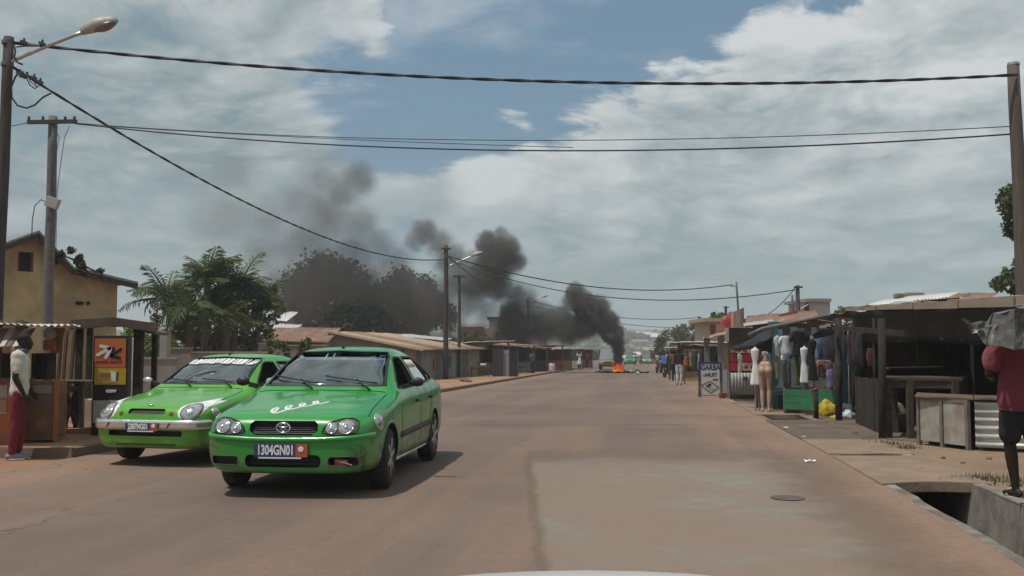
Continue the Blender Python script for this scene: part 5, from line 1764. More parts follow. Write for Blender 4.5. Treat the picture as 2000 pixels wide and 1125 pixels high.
M['teal'] = mat('teal_paint', (.05, .15, .17), .7, var=.3, scale=4, dirt=(.2, .15, .1), dirt_amt=.4)
M['bluegrey'] = mat('blue_grey_boards', (.10, .125, .14), .75, var=.35, scale=4, dirt=(.2, .13, .09), dirt_amt=.45)
M['ochre'] = mat('ochre_boards', (.25, .16, .07), .8, var=.3, scale=4, dirt=(.15, .1, .07), dirt_amt=.4)
M['redboard'] = mat('red_boards', (.25, .06, .045), .75, var=.3, scale=4, dirt=(.2, .12, .09), dirt_amt=.4)
WEST = 'market stalls along the raised footpath'
rows = [  # px, Y, w, d, zf, zb, roof, wall, label
    (957, 63, 3.0, 2.4, 2.15, 1.9, 'zincwhite', 'wood', 'stall with bright white sheet roof next to the long shed'),
    (985, 66.5, 2.2, 2.2, 1.95, 1.75, 'rustroof', 'bluegrey', 'blue grey board stall with torn brown awning beside the white roof'),
    (1018, 72, 3.2, 2.5, 2.0, 2.2, 'rustroof', 'bluegrey', 'dark blue grey shuttered stall under the smoke'),
    (1046, 78, 3.0, 2.5, 1.9, 2.05, 'rustroof', 'darkwood', 'dark timber stall after the shuttered blue one'),
    (1078, 86, 3.2, 2.5, 2.2, 1.9, 'tanroof', 'redboard', 'stall with peaked tan roof and red goods'),
    (1100, 92, 2.6, 2.4, 1.95, 2.1, 'zinc', 'ochre', 'grey roofed ochre stall past the tan peaked roof'),
    (1122, 99, 3.0, 2.4, 2.0, 1.85, 'zincwhite', 'white', 'pale boarded stall behind the person in white'),
    (1142, 106, 2.8, 2.4, 2.0, 2.1, 'rustroof', 'redboard', 'red board stall near the yellow minibus'),
    (1158, 113, 2.8, 2.4, 2.1, 1.95, 'zincwhite', 'white', 'last pale roofed stall before the yellow minibus'),
]
for i, (px, Y, w_, d, zf, zb_, rm, wm, lb) in enumerate(rows):
    small_stall('market_stall', lb, px, Y, w_, d, zf, zb_, M[rm], M[wm], 20 + i * 5, group=WEST, rz=R(38) if i < 2 else R(52))

# things standing in front of those stalls
cb = thing('cupboard', 'dark cupboard with one pale door standing before the white roofed stall', 'cupboard', G(972, 58.5, .12), R(-8))
b = B(); b.box((0, .2, .85), (.62, .4, 1.7)); obj('case', b, mat('dark_cupboard', (.035, .035, .04), .7), cb)
b = B(); b.box((.47, .16, .80), (.42, .05, 1.6)); obj('door', b, mat('pale_door', (.24, .25, .24), .7, dirt=(.2, .13, .08), dirt_amt=.4), cb)
b = B(); b.box((.95, .2, .78), (.5, .4, 1.5)); obj('side_case', b, M['black'], cb)
for i, (px, Y, w_, h, m_, lb) in enumerate(((938, 58, 1.2, .62, 'wood', 'small bench table with a white basin beside the dark cupboard'), (1093, 80, 1.0, .7, 'redboard', 'low red table of goods before the tan peaked stall'), (1012, 68, 1.4, .6, 'wood', 'long low bench along the front of the shuttered stall'))):
    t = thing('bench', lb, 'bench', G(px, Y, .12))
    rough_table(t, -w_ / 2, w_ / 2, 0, .45, h, 0, M[m_], .05)
q = G(941, 58.2, .12); t = thing('basin', 'white enamel basin on the small bench table', 'basin', q + Vector((.1, 0.1, .62)))
b = B(); b.lathe([(0, 0), (.13, 0), (.2, .16), (.21, .16), (.14, .015), (0, .015)], 20); obj('bowl', b, M['white'], t, True)
q = G(1078, 76, .12); t = thing('drum', 'pale plastic drum standing at the kerb by the red goods', 'drum', q)
b = B(); b.lathe([(0, 0), (.22, 0), (.24, .1), (.23, .3), (.24, .5), (.22, .7), (0, .7)], 18); obj('body', b, mat('pale_plastic', (.5, .46, .46), .5), t, True)
b = B(); b.lathe([(0, .7), (.23, .7), (.23, .74), (0, .75)], 18); obj('lid', b, M['black'], t)
for i, (px, py, s) in enumerate(((908, 746, .2), (916, 747, .16), (900, 744, .12))):
    q = ground_at(px, py, .12)
    b = B(); b.ball((0, 0, s * .35), (s, s * .8, s * .55), 8, 6); 
    for v in b.bm.verts: v.co *= 1 + .18 * math.sin(v.co.x * 31 + v.co.y * 17 + i)
    tag(obj('stone', b, M['kerb'], None, loc=q), ('largest brown stone, in the middle of the three on the footpath', 'middling brown stone, the one of the trio nearest the road', 'smallest brown stone of the three by the lamp poles')[i], 'stone', 'stones on the footpath')


# ================================================================== east side: dark shed, clothes stall, sign, market row
EAST = 'market stalls on the drain side'


def quad_slab(root, pts, th, m_, nm, smooth=False):
    """four-cornered slab hanging down by th"""
    a = [Vector(p) for p in pts]
    n = (a[1] - a[0]).cross(a[3] - a[0]).normalized() * th
    b = B(); b.hexa([p - n for p in a] + a)
    return obj(nm, b, m_, root, smooth)


def drape(root, pts_grid, m_, nm, th=.006, wob=.03, seed=0, sub=3):
    """hanging cloth or plastic through a grid of points, with folds"""
    rr = random.Random(seed)
    rows = len(pts_grid); cols = len(pts_grid[0])
    g = [[Vector(p) for p in r] for r in pts_grid]
    U, V = (cols - 1) * sub + 1, (rows - 1) * sub + 1
    ph = [rr.uniform(0, 6.28) for _ in range(6)]
    def at(u, v):
        i, j = min(int(u), cols - 2), min(int(v), rows - 2); fu, fv = u - i, v - j
        return (g[j][i] * (1 - fu) + g[j][i + 1] * fu) * (1 - fv) + (g[j + 1][i] * (1 - fu) + g[j + 1][i + 1] * fu) * fv
    b = B(); F, K = [], []
    for jj in range(V):
        r0, r1 = [], []
        for ii in range(U):
            u, v = ii / sub, jj / sub
            p = at(u, v)
            e = 1e-2
            n = (at(min(u + e, cols - 1), v) - at(max(u - e, 0), v)).cross(at(u, min(v + e, rows - 1)) - at(u, max(v - e, 0)))
            n = n.normalized() if n.length > 1e-9 else Vector((0, -1, 0))
            k = wob * (math.sin(u * 5.1 + ph[0] + v) + .6 * math.sin(u * 11 + ph[1] - v * 2) + .4 * math.sin(v * 7 + ph[2] + u * 3))
            r0.append(b.bm.verts.new(p + n * k)); r1.append(b.bm.verts.new(p + n * (k - th)))
        F.append(r0); K.append(r1)
    for j in range(V - 1):
        for i in range(U - 1):
            b.bm.faces.new((F[j][i], F[j][i + 1], F[j + 1][i + 1], F[j + 1][i])); b.bm.faces.new((K[j][i + 1], K[j][i], K[j + 1][i], K[j + 1][i + 1]))
    for i in range(U - 1):
        b.bm.faces.new((F[0][i + 1], F[0][i], K[0][i], K[0][i + 1])); b.bm.faces.new((F[V - 1][i], F[V - 1][i + 1], K[V - 1][i + 1], K[V - 1][i]))
    for j in range(V - 1):
        b.bm.faces.new((F[j][0], F[j + 1][0], K[j + 1][0], K[j][0])); b.bm.faces.new((F[j + 1][U - 1], F[j][U - 1], K[j][U - 1], K[j + 1][U - 1]))
    return obj(nm, b, m_, root, True)


# ---- big dark shed
big = thing('market_shed', 'big dark open shed with low tan edged roof and dark shaded interior', 'market shed', (0, 0, 0))
E0, E1 = P(1652, 603, 20.3), P(2120, 577, 12.0)
ed = E1 - E0
back = Vector((4.6, 2.6, .16))
roof_sheet(big, E0 + Vector((0, 0, .02)), ed, back, [M['rustroof'], M['tanroof'], M['rustroof']], sheets=9, pitch=.09, amp=.016)
M['tanboard'] = mat('tan_board', (.27, .215, .16), .85, var=.25, scale=3, stretch=(.4, .4, 2), dirt=(.2, .15, .1), dirt_amt=.3)
for i in range(5):
    a_, c_ = E0 + ed * (.2 * i + .012) + Vector((-.03, -.05, -.01 + .006 * (i % 2))), E0 + ed * (.2 * i + .204) + Vector((-.03, -.05, -.01 + .006 * (i % 2)))
    w0, w1 = .035 + .017 * i, .035 + .017 * (i + 1)
    nn = Vector((-ed.y, ed.x, 0)).normalized() * -.03
    b = B(); b.hexa([a_ - Vector((0, 0, w0)), c_ - Vector((0, 0, w1)), c_ - Vector((0, 0, w1)) + nn, a_ - Vector((0, 0, w0)) + nn, a_ + Vector((0, 0, w0 * .5)), c_ + Vector((0, 0, w1 * .5)), c_ + Vector((0, 0, w1 * .5)) + nn, a_ + Vector((0, 0, w0 * .5)) + nn]); obj('eave_board', b, M['tanboard'], big)
# black plastic and boards hanging below the eave
hang = []
for v, dz in ((0, -.07), (1, -.33), (2, -.62)):
    hang.append([E0 + ed * (i / 8) + Vector((.04 + .10 * v, .06 * v, dz + (.05 * math.sin(i * 1.9 + v) if v else 0) + (-.05 if v == 2 and i < 4 else 0))) for i in range(9)])
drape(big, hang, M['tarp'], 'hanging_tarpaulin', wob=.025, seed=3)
M['shadewood'] = mat('shade_dimmed_wood', (.07, .052, .037), .9, var=.4, scale=8, bump=.4, bscale=30)  # darker copy of the wood, with the shed's shade in its colour
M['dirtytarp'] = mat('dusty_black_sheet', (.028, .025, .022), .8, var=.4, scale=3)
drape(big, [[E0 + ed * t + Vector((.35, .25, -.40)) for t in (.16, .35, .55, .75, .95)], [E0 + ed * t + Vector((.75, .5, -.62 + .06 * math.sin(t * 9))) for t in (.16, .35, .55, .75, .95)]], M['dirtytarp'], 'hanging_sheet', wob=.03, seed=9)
bp0 = Vector((E0.x + 3.6, E0.y + 2.2, gz(20))); bp1 = Vector((E1.x + 3.4, E1.y + 2.0, 0))
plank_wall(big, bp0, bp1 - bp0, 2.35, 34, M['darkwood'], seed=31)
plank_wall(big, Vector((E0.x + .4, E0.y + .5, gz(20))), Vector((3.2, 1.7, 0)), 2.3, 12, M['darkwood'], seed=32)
for px, Y, top, w_, m_ in ((1634, 20.4, 622, .15, 'darkwood'), (1718, 16.0, 622, .13, 'darkwood'), (1703, 17.8, 622, .05, 'darkwood'), (2064, 12.6, 590, .13, 'darkwood'), (1664, 21.4, 628, .10, 'darkwood')):
    q = G(px, Y); b = B(); b.tube([q + Vector((0, 0, -.2)), q + Vector((.02, 0, .9)), P(px, top, Y) + Vector((.03, 0, 0))], w_ / 2, 8); obj('post', b, M[m_], big, True)
b = B(); b.beam(P(1628, 640, 20.3), P(1770, 652, 15.9), .07, .09); obj('crossbeam', b, M['darkwood'], big)
# low plank side between the two posts
plank_wall(big, G(1668, 19.6), G(1712, 17.0) - G(1668, 19.6), .95, 7, M['darkwood'], seed=40)
for i, (t0, z) in enumerate(((.12, .55), (.12, 1.05))):
    b = B(); q = Vector((E0.x + 1.1, E0.y + .6, gz(20) + z)); b.hexa([q, q + Vector((1.6, .9, 0)), q + Vector((1.4, 1.2, 0)), q + Vector((-.2, .3, 0)), q + Vector((0, 0, .04)), q + Vector((1.6, .9, .04)), q + Vector((1.4, 1.2, .04)), q + Vector((-.2, .3, .04))]); obj('shelf', b, M['wood'], big)

# table inside it
tb = thing('table', 'heavy plank table in the shade of the big dark shed', 'table', (0, 0, 0))
zt = P(1722, 737, 16.2).z
pl = [P(1724, 738, 16.1), P(1880, 746, 15.7), P(1890, 732, 17.0), P(1732, 729, 17.2)]
ta, tb_, tc_, td = [Vector((p.x, p.y, zt)) for p in pl]
for i in range(5):
    u0, u1 = i / 5 + .006, (i + 1) / 5 - .006
    q0, q1, q2, q3 = ta + (td - ta) * u0, tb_ + (tc_ - tb_) * u0, tb_ + (tc_ - tb_) * u1, ta + (td - ta) * u1
    dn = Vector((0, 0, -.045)); b = B(); b.hexa([q0 + dn, q1 + dn, q2 + dn, q3 + dn, q0, q1, q2, q3]); obj('tabletop_plank', b, M['shadewood'], tb)
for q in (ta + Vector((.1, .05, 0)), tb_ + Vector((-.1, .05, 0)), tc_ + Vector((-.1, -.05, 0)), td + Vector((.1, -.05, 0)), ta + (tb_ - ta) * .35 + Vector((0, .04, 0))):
    b = B(); b.beam(Vector((q.x, q.y, gz(q.y) - .1)), q + Vector((0, 0, -.04)), .09); obj('leg', b, M['shadewood'], tb)
b = B(); b.beam(ta + Vector((.05, .06, -.11)), tb_ + Vector((-.05, .06, -.11)), .035, .12); obj('apron', b, M['shadewood'], tb)

# ---- painted counter with a corrugated end
ct = thing('counter', 'pale panelled stall counter with corrugated end and plank top', 'counter', (0, 0, 0))
M['greystile'] = mat('greyed_wood', (.17, .145, .115), .85, var=.3, scale=8, bump=.3, bscale=30)
M['palepanel'] = mat('pale_painted_panel', (.34, .325, .28), .75, var=.2, scale=3, dirt=(.24, .17, .115), dirt_amt=.6, dirt_scale=2.5)
c0, c1 = ground_at(1793, 868), ground_at(1893, 880)
c0.z = gz(c0.y); c1.z = gz(c1.y)
c2 = c1 + Vector((1.05, -.55, 0))
zc0 = P(1790, 772, c0.y).z; zc1 = P(1895, 771, c1.y).z
dk = (c1 - c0).normalized(); nk = Vector((-dk.y, dk.x, 0))
def panel(a, c, t0, t1, z0, z1, m_, nm, off=0.0, th=.03):
    p, q = a + (c - a) * t0 - nk * off, a + (c - a) * t1 - nk * off
    b = B(); b.hexa([p + Vector((0, 0, z0)), q + Vector((0, 0, z0)), q + nk * th + Vector((0, 0, z0)), p + nk * th + Vector((0, 0, z0)), p + Vector((0, 0, z1)), q + Vector((0, 0, z1)), q + nk * th + Vector((0, 0, z1)), p + nk * th + Vector((0, 0, z1))])
    return obj(nm, b, m_, ct)
hc = zc0 - gz(c0.y)
panel(c0, c1, .06, .47, .07, hc - .05, M['palepanel'], 'panel'); panel(c0, c1, .53, .95, .06, hc - .05, M['palepanel'], 'panel')
for t_ in (.0, .47, .95): panel(c0, c1, t_, t_ + .05, -.05, hc - .03, M['greystile'], 'stile', .02, .06)
panel(c0, c1, .06, .95, hc - .075, hc - .03, M['greystile'], 'rail', .012, .05)
for pts in ([c0 + Vector((-.06, -.06, hc)), c1 + Vector((.04, -.08, hc)), c1 + Vector((.5, .9, hc)), c0 + Vector((.4, .95, hc))], [c1 + Vector((.05, -.08, hc + .002)), c2 + Vector((.1, -.06, hc)), c2 + Vector((.5, .8, hc)), c1 + Vector((.51, .88, hc))]):
    quad_slab(ct, pts, .025, M['wood'], 'top_plank')
n2 = Vector((-(c2 - c1).y, (c2 - c1).x, 0)).normalized()
b = B(); b.corr(c1 + Vector((.08, -.03, hc - .05)), Vector((0, 0, -(hc - .10))), (c2 - c1), .115, .020, 6, 2)
obj('corrugated_panel', b, mat('bright_zinc', (.52, .51, .48), .45, metal=.3, var=.2, scale=3, dirt=(.3, .2, .12), dirt_amt=.4, dirt_scale=3), ct, True)
b = B(); b.beam(c2 + Vector((.05, 0, -.1)), c2 + Vector((.05, 0, hc - .03)), .07); obj('stile', b, M['wood'], ct)
b = B(); b.hexa([c0 + nk * .2, c1 + nk * .2, c1 + nk * .8, c0 + nk * .8, c0 + nk * .2 + Vector((0, 0, hc - .06)), c1 + nk * .2 + Vector((0, 0, hc - .06)), c1 + nk * .8 + Vector((0, 0, hc - .06)), c0 + nk * .8 + Vector((0, 0, hc - .06))]); obj('carcass', b, M['darkwood'], ct)

# ---- further roofs and rooms behind
rfb = thing('shed_roof', 'pale sheet roof rising just behind the big dark shed', 'shed', (0, 0, 0))
roof_sheet(rfb, P(1690, 598, 24), P(1850, 580, 22) - P(1690, 598, 24), (1.0, 1.6, .22), M['zincwhite'], sheets=3)
b = B(); q0, q1 = P(1692, 600, 24.2), P(1848, 583, 22.2); b.hexa([(q0.x, q0.y, -.3), (q1.x, q1.y, -.3), (q1.x + 1, q1.y + 1.5, -.3), (q0.x + 1, q0.y + 1.5, -.3), q0, q1, q1 + Vector((1, 1.5, .1)), q0 + Vector((1, 1.5, .1))]); obj('wall', b, M['darkwood'], rfb)
rfb2 = thing('shed_roof', 'dull brown sheet roof behind the pale one, stones on its ridge', 'shed', (0, 0, 0))
roof_sheet(rfb2, P(1770, 588, 27), P(1935, 583, 25) - P(1770, 588, 27), (1.0, 1.6, .25), M['rustroof'], sheets=3)
b = B(); q0, q1 = P(1772, 592, 27.2), P(1933, 587, 25.2); b.hexa([(q0.x, q0.y, -.3), (q1.x, q1.y, -.3), (q1.x + 1, q1.y + 1.5, -.3), (q0.x + 1, q0.y + 1.5, -.3), q0, q1, q1 + Vector((1, 1.5, .1)), q0 + Vector((1, 1.5, .1))]); obj('wall', b, M['darkwood'], rfb2)
for px, py, s in ((1762, 578, .22), (1785, 577, .26)):
    b = B(); q = P(px, py, 27.6); b.box(q, (s * 2, s, s * .7)); obj('ridge_stone', b, M['concrete'], rfb2, bevel=.04)
rm = thing('building', 'small white upper room with flat roof slab above the market roofs', 'building', (0, 0, 0))
def kb(root, px0, px1, py0, py1, Y, d, m_, nm):
    a, c = P(px0, py1, Y), P(px1, py0, Y)
    b = B(); b.hexa([(a.x, Y, a.z), (c.x, Y, a.z), (c.x, Y + d, a.z), (a.x, Y + d, a.z), (a.x, Y, c.z), (c.x, Y, c.z), (c.x, Y + d, c.z), (a.x, Y + d, c.z)])
    return obj(nm, b, m_, root)
M['offwhite'] = mat('off_white_render', (.46, .44, .40), .9, var=.12, scale=1, dirt=(.28, .22, .17), dirt_amt=.4, dirt_scale=.6)
kb(rm, 1579, 1621, 589, 740, 52, 3.5, M['offwhite'], 'wall')
kb(rm, 1573, 1624, 583, 589, 51.7, 4.1, M['concrete'], 'roof_slab')
kb(rm, 1574, 1580, 592, 625, 51.9, .2, M['redrust'], 'door')
quad_slab(rm, [P(1563, 602, 50.8), P(1580, 592, 51.9), P(1580, 592, 53.5), P(1563, 602, 52.5)], .06, M['zincwhite'], 'canopy')
for y in range(594, 640, 7):
    pass
rw = thing('shed_roof', 'rust brown roof with white front edge behind the clothes stall', 'shed', (0, 0, 0))
roof_sheet(rw, P(1455, 634, 40), P(1600, 624, 36) - P(1455, 634, 40), (.8, 3.0, .45), [M['rustroof']], sheets=5)
b = B(); b.beam(P(1453, 634, 39.9), P(1511, 627, 38.3), .05, .12); obj('eave_board', b, M['white'], rw)
b = B(); q0, q1 = P(1457, 638, 40.3), P(1598, 628, 36.3); b.hexa([(q0.x, q0.y, -.6), (q1.x, q1.y, -.6), (q1.x + .8, q1.y + 2.4, -.6), (q0.x + .8, q0.y + 2.4, -.6), q0, q1, q1 + Vector((.8, 2.4, .2)), q0 + Vector((.8, 2.4, .2))]); obj('wall', b, M['darkwood'], rw)
for px, py, s in ((1530, 616, .3), (1548, 613, .35), (1508, 622, .22), (1580, 616, .2)):
    b = B(); q = P(px, py + 2, 40.5 - (px - 1500) * .02); b.box(q, (s, s * .8, s * .6), (.2, .3, px)); obj('ridge_stone', b, M['redrust'], rw)

# ---- clothes stall
cl = thing('clothes_stall', 'clothes stall with teal boards, stick roof and hanging garments', 'clothes stall', (0, 0, 0))
CY = 24.0
def cbx(px0, px1, py0, py1, Y, d, m_, nm): return kb(cl, px0, px1, py0, py1, Y, d, m_, nm)
cbx(1505, 1519, 628, 752, 24.2, .16, M['teal'], 'post')
gcl = gz(25) - .05
plank_wall(cl, Vector((P(1505, 0, 26.4).x, 26.4, gcl)), Vector((P(1650, 0, 26.4).x - P(1505, 0, 26.4).x, -.8, 0)), 2.15, 12, M['teal'], seed=51, mats=[M['teal'], M['teal'], M['bluegrey'], M['darkwood']])
b = B(); b.tube([P(1462, 655, 23.6), P(1490, 642, 23.5), P(1545, 631, 23.3), P(1615, 617, 23)], .05, 8); obj('roof_pole', b, M['greypole'], cl, True)
roof_sheet(cl, P(1550, 634, 24.2), P(1655, 608, 22.6) - P(1550, 634, 24.2), (1.6, 2.6, .05), [M['tanroof'], M['zinc'], M['rustroof']], sheets=3, wob=.03)
b = B(); b.beam(P(1515, 760, 24), P(1612, 757, 23.2), .10, .05); obj('counter_rail', b, M['redboard'], cl)
cbx(1512, 1580, 763, 772, 24.1, .05, M['teal'], 'lower_rail')
cbx(1510, 1580, 772, 800, 24.5, .05, mat('dark_green_board', (.015, .045, .03), .7), 'lower_board')
cbx(1478, 1512, 752, 802, 25.0, .05, mat('murky_board', (.06, .065, .05), .8), 'lower_board')
drape(cl, [[P(1424, 682, 25.2), P(1468, 660, 24.2), P(1510, 640, 23.9)], [P(1432, 683, 24.9), P(1478, 676, 23.5), P(1509, 660, 23.6)], [P(1440, 686, 25.1), P(1480, 683, 24.0), P(1507, 690, 24.1)]], M['tarp'], 'black_awning', wob=.03, seed=5)
drape(cl, [[P(1590, 650, 22.6), P(1620, 640, 22), P(1650, 632, 21)], [P(1592, 662, 22.7), P(1622, 655, 22.1), P(1650, 652, 21)]], M['tarp'], 'black_awning', wob=.03, seed=6)
# wall of printed cloths beside it, corrugated below
pn = thing('shop_front', 'shop front hung with orange and red printed food panels over grey corrugated sheets', 'shop front', (0, 0, 0))
PY = 27.5
kb(pn, 1426, 1507, 640, 780, PY + .06, .06, M['darkwood'], 'backing')
rr = random.Random(8)
orange = mat('printed_orange', (.38, .16, .025), .7, var=.3, scale=9); redp = mat('printed_red', (.33, .02, .02), .7, var=.25, scale=9)
whitep = mat('printed_pale', (.5, .42, .35), .7, var=.3, scale=9); brownp = mat('printed_brown', (.10, .045, .02), .7, var=.4, scale=12)
for j, (y0, y1) in enumerate(((677, 690), (691, 707), (708, 725))):
    x = 1427
    while x < 1505:
        wd = rr.choice((11, 14, 17)); x2 = min(1507, x + wd)
        m_ = [[orange, whitep, orange, redp], [brownp, brownp, redp, brownp], [whitep, redp, orange, whitep]][j][rr.randrange(4)]
        cloth = kb(pn, x, x2 - .6, y0, y1 - .6, PY + rr.uniform(0, .03), .025, m_, 'printed_panel')
        if m_ in (orange, whitep):
            q = P((x + x2) / 2, (y0 + y1) / 2, PY - .01); b = B(); b.lathe([(0, PY - .018), (.05, PY - .016), (.06, PY - .004), (0, PY - .004)], 12, 'Y', (q.x, 0, q.z)); obj('plate_print', b, whitep if m_ is orange else redp, cloth)
        x = x2
a, c = P(1426, 728, PY - .05), P(1476, 771, PY - .05)
b = B(); b.corr((a.x, PY - .06, a.z), (c.x - a.x, 0, 0), (0, 0, c.z - a.z), .09, .018, 6, 2); obj('corrugated_sheet', b, mat('grey_sheet', (.27, .27, .25), .6, metal=.2, dirt=(.2, .13, .08), dirt_amt=.4), pn, True)
kb(pn, 1452, 1461, 736, 743, PY - .1, .02, M['seat'], 'lock_plate')
kb(pn, 1474, 1508, 726, 775, PY - .02, .04, M['redboard'], 'lower_board')

# ---- green trough and things on the ground
tr_ = thing('crate', 'long green painted wooden trough on the earth before the clothes stall', 'crate', (0, 0, 0))
a, c = P(1532, 790, 22.6), P(1640, 780, 21.9)
z0 = gz(22.5)
for i in range(3):
    b = B(); h0, h1 = .12 + i * .155, .12 + (i + 1) * .155 - .008
    b.hexa([(a.x, a.y, z0 + h0), (c.x, c.y, z0 + h0), (c.x, c.y + .03, z0 + h0), (a.x, a.y + .03, z0 + h0), (a.x, a.y, z0 + h1), (c.x, c.y, z0 + h1), (c.x, c.y + .03, z0 + h1), (a.x, a.y + .03, z0 + h1)])
    obj('plank', b, mat('green_board', (.03, .17, .08), .65, var=.3, scale=4, dirt=(.12, .09, .06), dirt_amt=.35, dirt_scale=3), tr_)
b = B(); b.hexa([(a.x, a.y + .03, z0), (a.x + .03, a.y + .03, z0), (a.x + .25, a.y + .9, z0), (a.x + .22, a.y + .9, z0), (a.x, a.y + .03, z0 + .57), (a.x + .03, a.y + .03, z0 + .57), (a.x + .25, a.y + .9, z0 + .57), (a.x + .22, a.y + .9, z0 + .57)]); obj('end_board', b, M['teal'], tr_)
b = B(); b.hexa([(a.x + .1, a.y + .01, z0 - .02), (a.x + .75, a.y - .01, z0 - .02), (a.x + .75, a.y + .2, z0 - .02), (a.x + .1, a.y + .2, z0 - .02), (a.x + .1, a.y + .01, z0 + .13), (a.x + .75, a.y - .01, z0 + .13), (a.x + .75, a.y + .2, z0 + .13), (a.x + .1, a.y + .2, z0 + .13)]); obj('skid', b, mat('reddish_block', (.18, .08, .05), .85), tr_)


def heap(name, label, cat, px, Y, col, size, seed, rough=.7, group=None):
    rr = random.Random(seed)
    q = G(px, Y)
    b = B()
    bmesh.ops.create_icosphere(b.bm, subdivisions=3, radius=1)
    for v in b.bm.verts:
        p = v.co
        k = 1 + .22 * math.sin(p.x * 5 + seed) * math.sin(p.y * 4 + 1) + .14 * math.sin(p.z * 9 + p.x * 7 + seed)
        v.co = Vector((p.x * size[0] * k, p.y * size[1] * k, max(-.02, p.z * size[2] * k + size[2] * .35)))
    return tag(obj(name, b, mat(name, col, rough, var=.3, scale=9), None, True, loc=q, rz=seed), label, cat, group)


heap('cloth_heap', 'crumpled yellow cloth heap beside the black post', 'cloth', 1608, 22.0, (.42, .30, .02), (.24, .2, .26), 2, group='bundles on the ground')
heap('cloth_heap', 'dark cloth bundle lying on the yellow heap side', 'cloth', 1648, 21.6, (.03, .03, .032), (.26, .2, .22), 5, group='bundles on the ground')
heap('plastic_bag', 'pale blue plastic bag at the foot of the dark bundle', 'bag', 1653, 21.0, (.42, .48, .55), (.15, .13, .14), 7, .4, group='bundles on the ground')
heap('cloth_heap', 'flat yellow cloth strip before the pale blue bag', 'cloth', 1630, 20.9, (.45, .33, .05), (.16, .12, .07), 8, group='bundles on the ground')
st = thing('stake', 'short dark wooden stake driven in before the green trough', 'stake', G(1590, 20.9))
b = B(); b.tube([(0, 0, -.2), (.01, 0, .3), (0, 0, .62)], .055, 8); obj('shaft', b, M['darkwood'], st, True)
b = B(); b.lathe([(0, .60), (.06, .60), (.045, .66), (0, .67)], 8); obj('head', b, M['wood'], st, True)

# ---- GARBA board
gb = thing('sign_board', 'standing white sign board reading GARBA DE NUIT in a blue frame', 'sign board', (0, 0, 0))
GY = 32.0
def gbx(px0, px1, py0, py1, Y, d, m_, nm): return kb(gb, px0, px1, py0, py1, Y, d, m_, nm)
M['signwhite'] = mat('sign_white', (.52, .51, .47), .7, var=.08, dirt=(.35, .27, .2), dirt_amt=.3)
M['signblue'] = mat('sign_blue', (.028, .032, .11), .6)
brd = gbx(1368, 1406, 711, 773, GY, .03, M['signwhite'], 'board')
gbx(1364.5, 1368.3, 706, 752, GY - .012, .05, M['signblue'], 'frame_bar'); gbx(1406, 1409.5, 708, 754, GY - .012, .05, M['signblue'], 'frame_bar')
gbx(1368.3, 1406, 707, 710.5, GY - .01, .045, M['signblue'], 'frame_bar')
gbx(1369, 1406, 771.5, 773, GY - .008, .04, M['wood'], 'frame_bar')
for px in (1366, 1408):
    b = B(); b.beam(G(px, GY, -.1), P(px, 748, GY), .05); obj('leg', b, M['wood'], gb)
    b = B(); b.beam(G(px - 3, GY + .6, -.1), P(px, 724, GY + .04), .045); obj('leg', b, M['wood'], gb)
def stext(s, px, py, hpx, sx, m_, Y=GY - .004, bold=.004):
    me = text_mesh(s, hpx / FPX * Y * 1.38, 0.0, sx=sx, bold=bold)
    q = P(px, py, Y); me.transform(Matrix.Translation((q.x, Y, q.z)) @ Matrix.Rotation(PI / 2, 4, 'X'))
    return link('lettering', me, m_, brd)
stext('GARBA', 1387.4, 718.3, 10.5, .80, M['signblue'], bold=.010)
stext('NUIT', 1389, 732.5, 7, 1.05, M['signblue'], bold=.008)
stext('de', 1374.5, 733, 4.6, .9, mat('faint_letter', (.25, .24, .22), .7))
b = B(); b.prism([(P(x, y, GY).x, P(x, y, GY).z) for x, y in ((1392, 740), (1400, 739.6), (1404, 741.4), (1400, 743.4), (1392, 743.4))], GY - .006, GY - .002, lambda u, v, d: (u, d, v)); obj('arrow_print', b, mat('print_red', (.32, .035, .05), .7), brd)
M['olive'] = mat('olive_line', (.10, .10, .065), .7)
dm = [(1369.5, 752.5), (1386.5, 744.5), (1404, 757), (1388, 768)]
for (x0, y0), (x1, y1) in zip(dm, dm[1:] + dm[:1]):
    b = B(); b.beam(P(x0, y0, GY - .006), P(x1, y1, GY - .006), .006, .030, (0, 0, 1)) if False else b.prism([(q.x, q.y) for q in (lambda p, q, n: [p + n, q + n, q - n, p - n])(Vector((P(x0, y0, GY).x, P(x0, y0, GY).z)), Vector((P(x1, y1, GY).x, P(x1, y1, GY).z)), (lambda d: Vector((-d.y, d.x)).normalized() * .014)(Vector((P(x1, y1, GY).x - P(x0, y0, GY).x, P(x1, y1, GY).z - P(x0, y0, GY).z))))], GY - .006, GY - .002, lambda u, v, d: (u, d, v))
    obj('plate_outline', b, M['olive'], brd)
for i, (x, y, rx, ry) in enumerate(((1383, 754, .075, .05), (1386.5, 751.5, .045, .045))):
    q = P(x, y, GY); b = B(); b.prism(ell(q.x, q.z, rx, ry, 16), GY - .0055 - .001 * i, GY - .002, lambda u, v, d: (u, d, v)); obj('food_print', b, M['olive'] if i == 0 else M['dark_void'], brd)
q = P(1390, 760, GY); b = B(); b.prism(ell(q.x, q.z, .12, .055, 16), GY - .005, GY - .002, lambda u, v, d: (u, d, v)); obj('food_print', b, mat('pale_green_print', (.36, .38, .25), .7), brd)

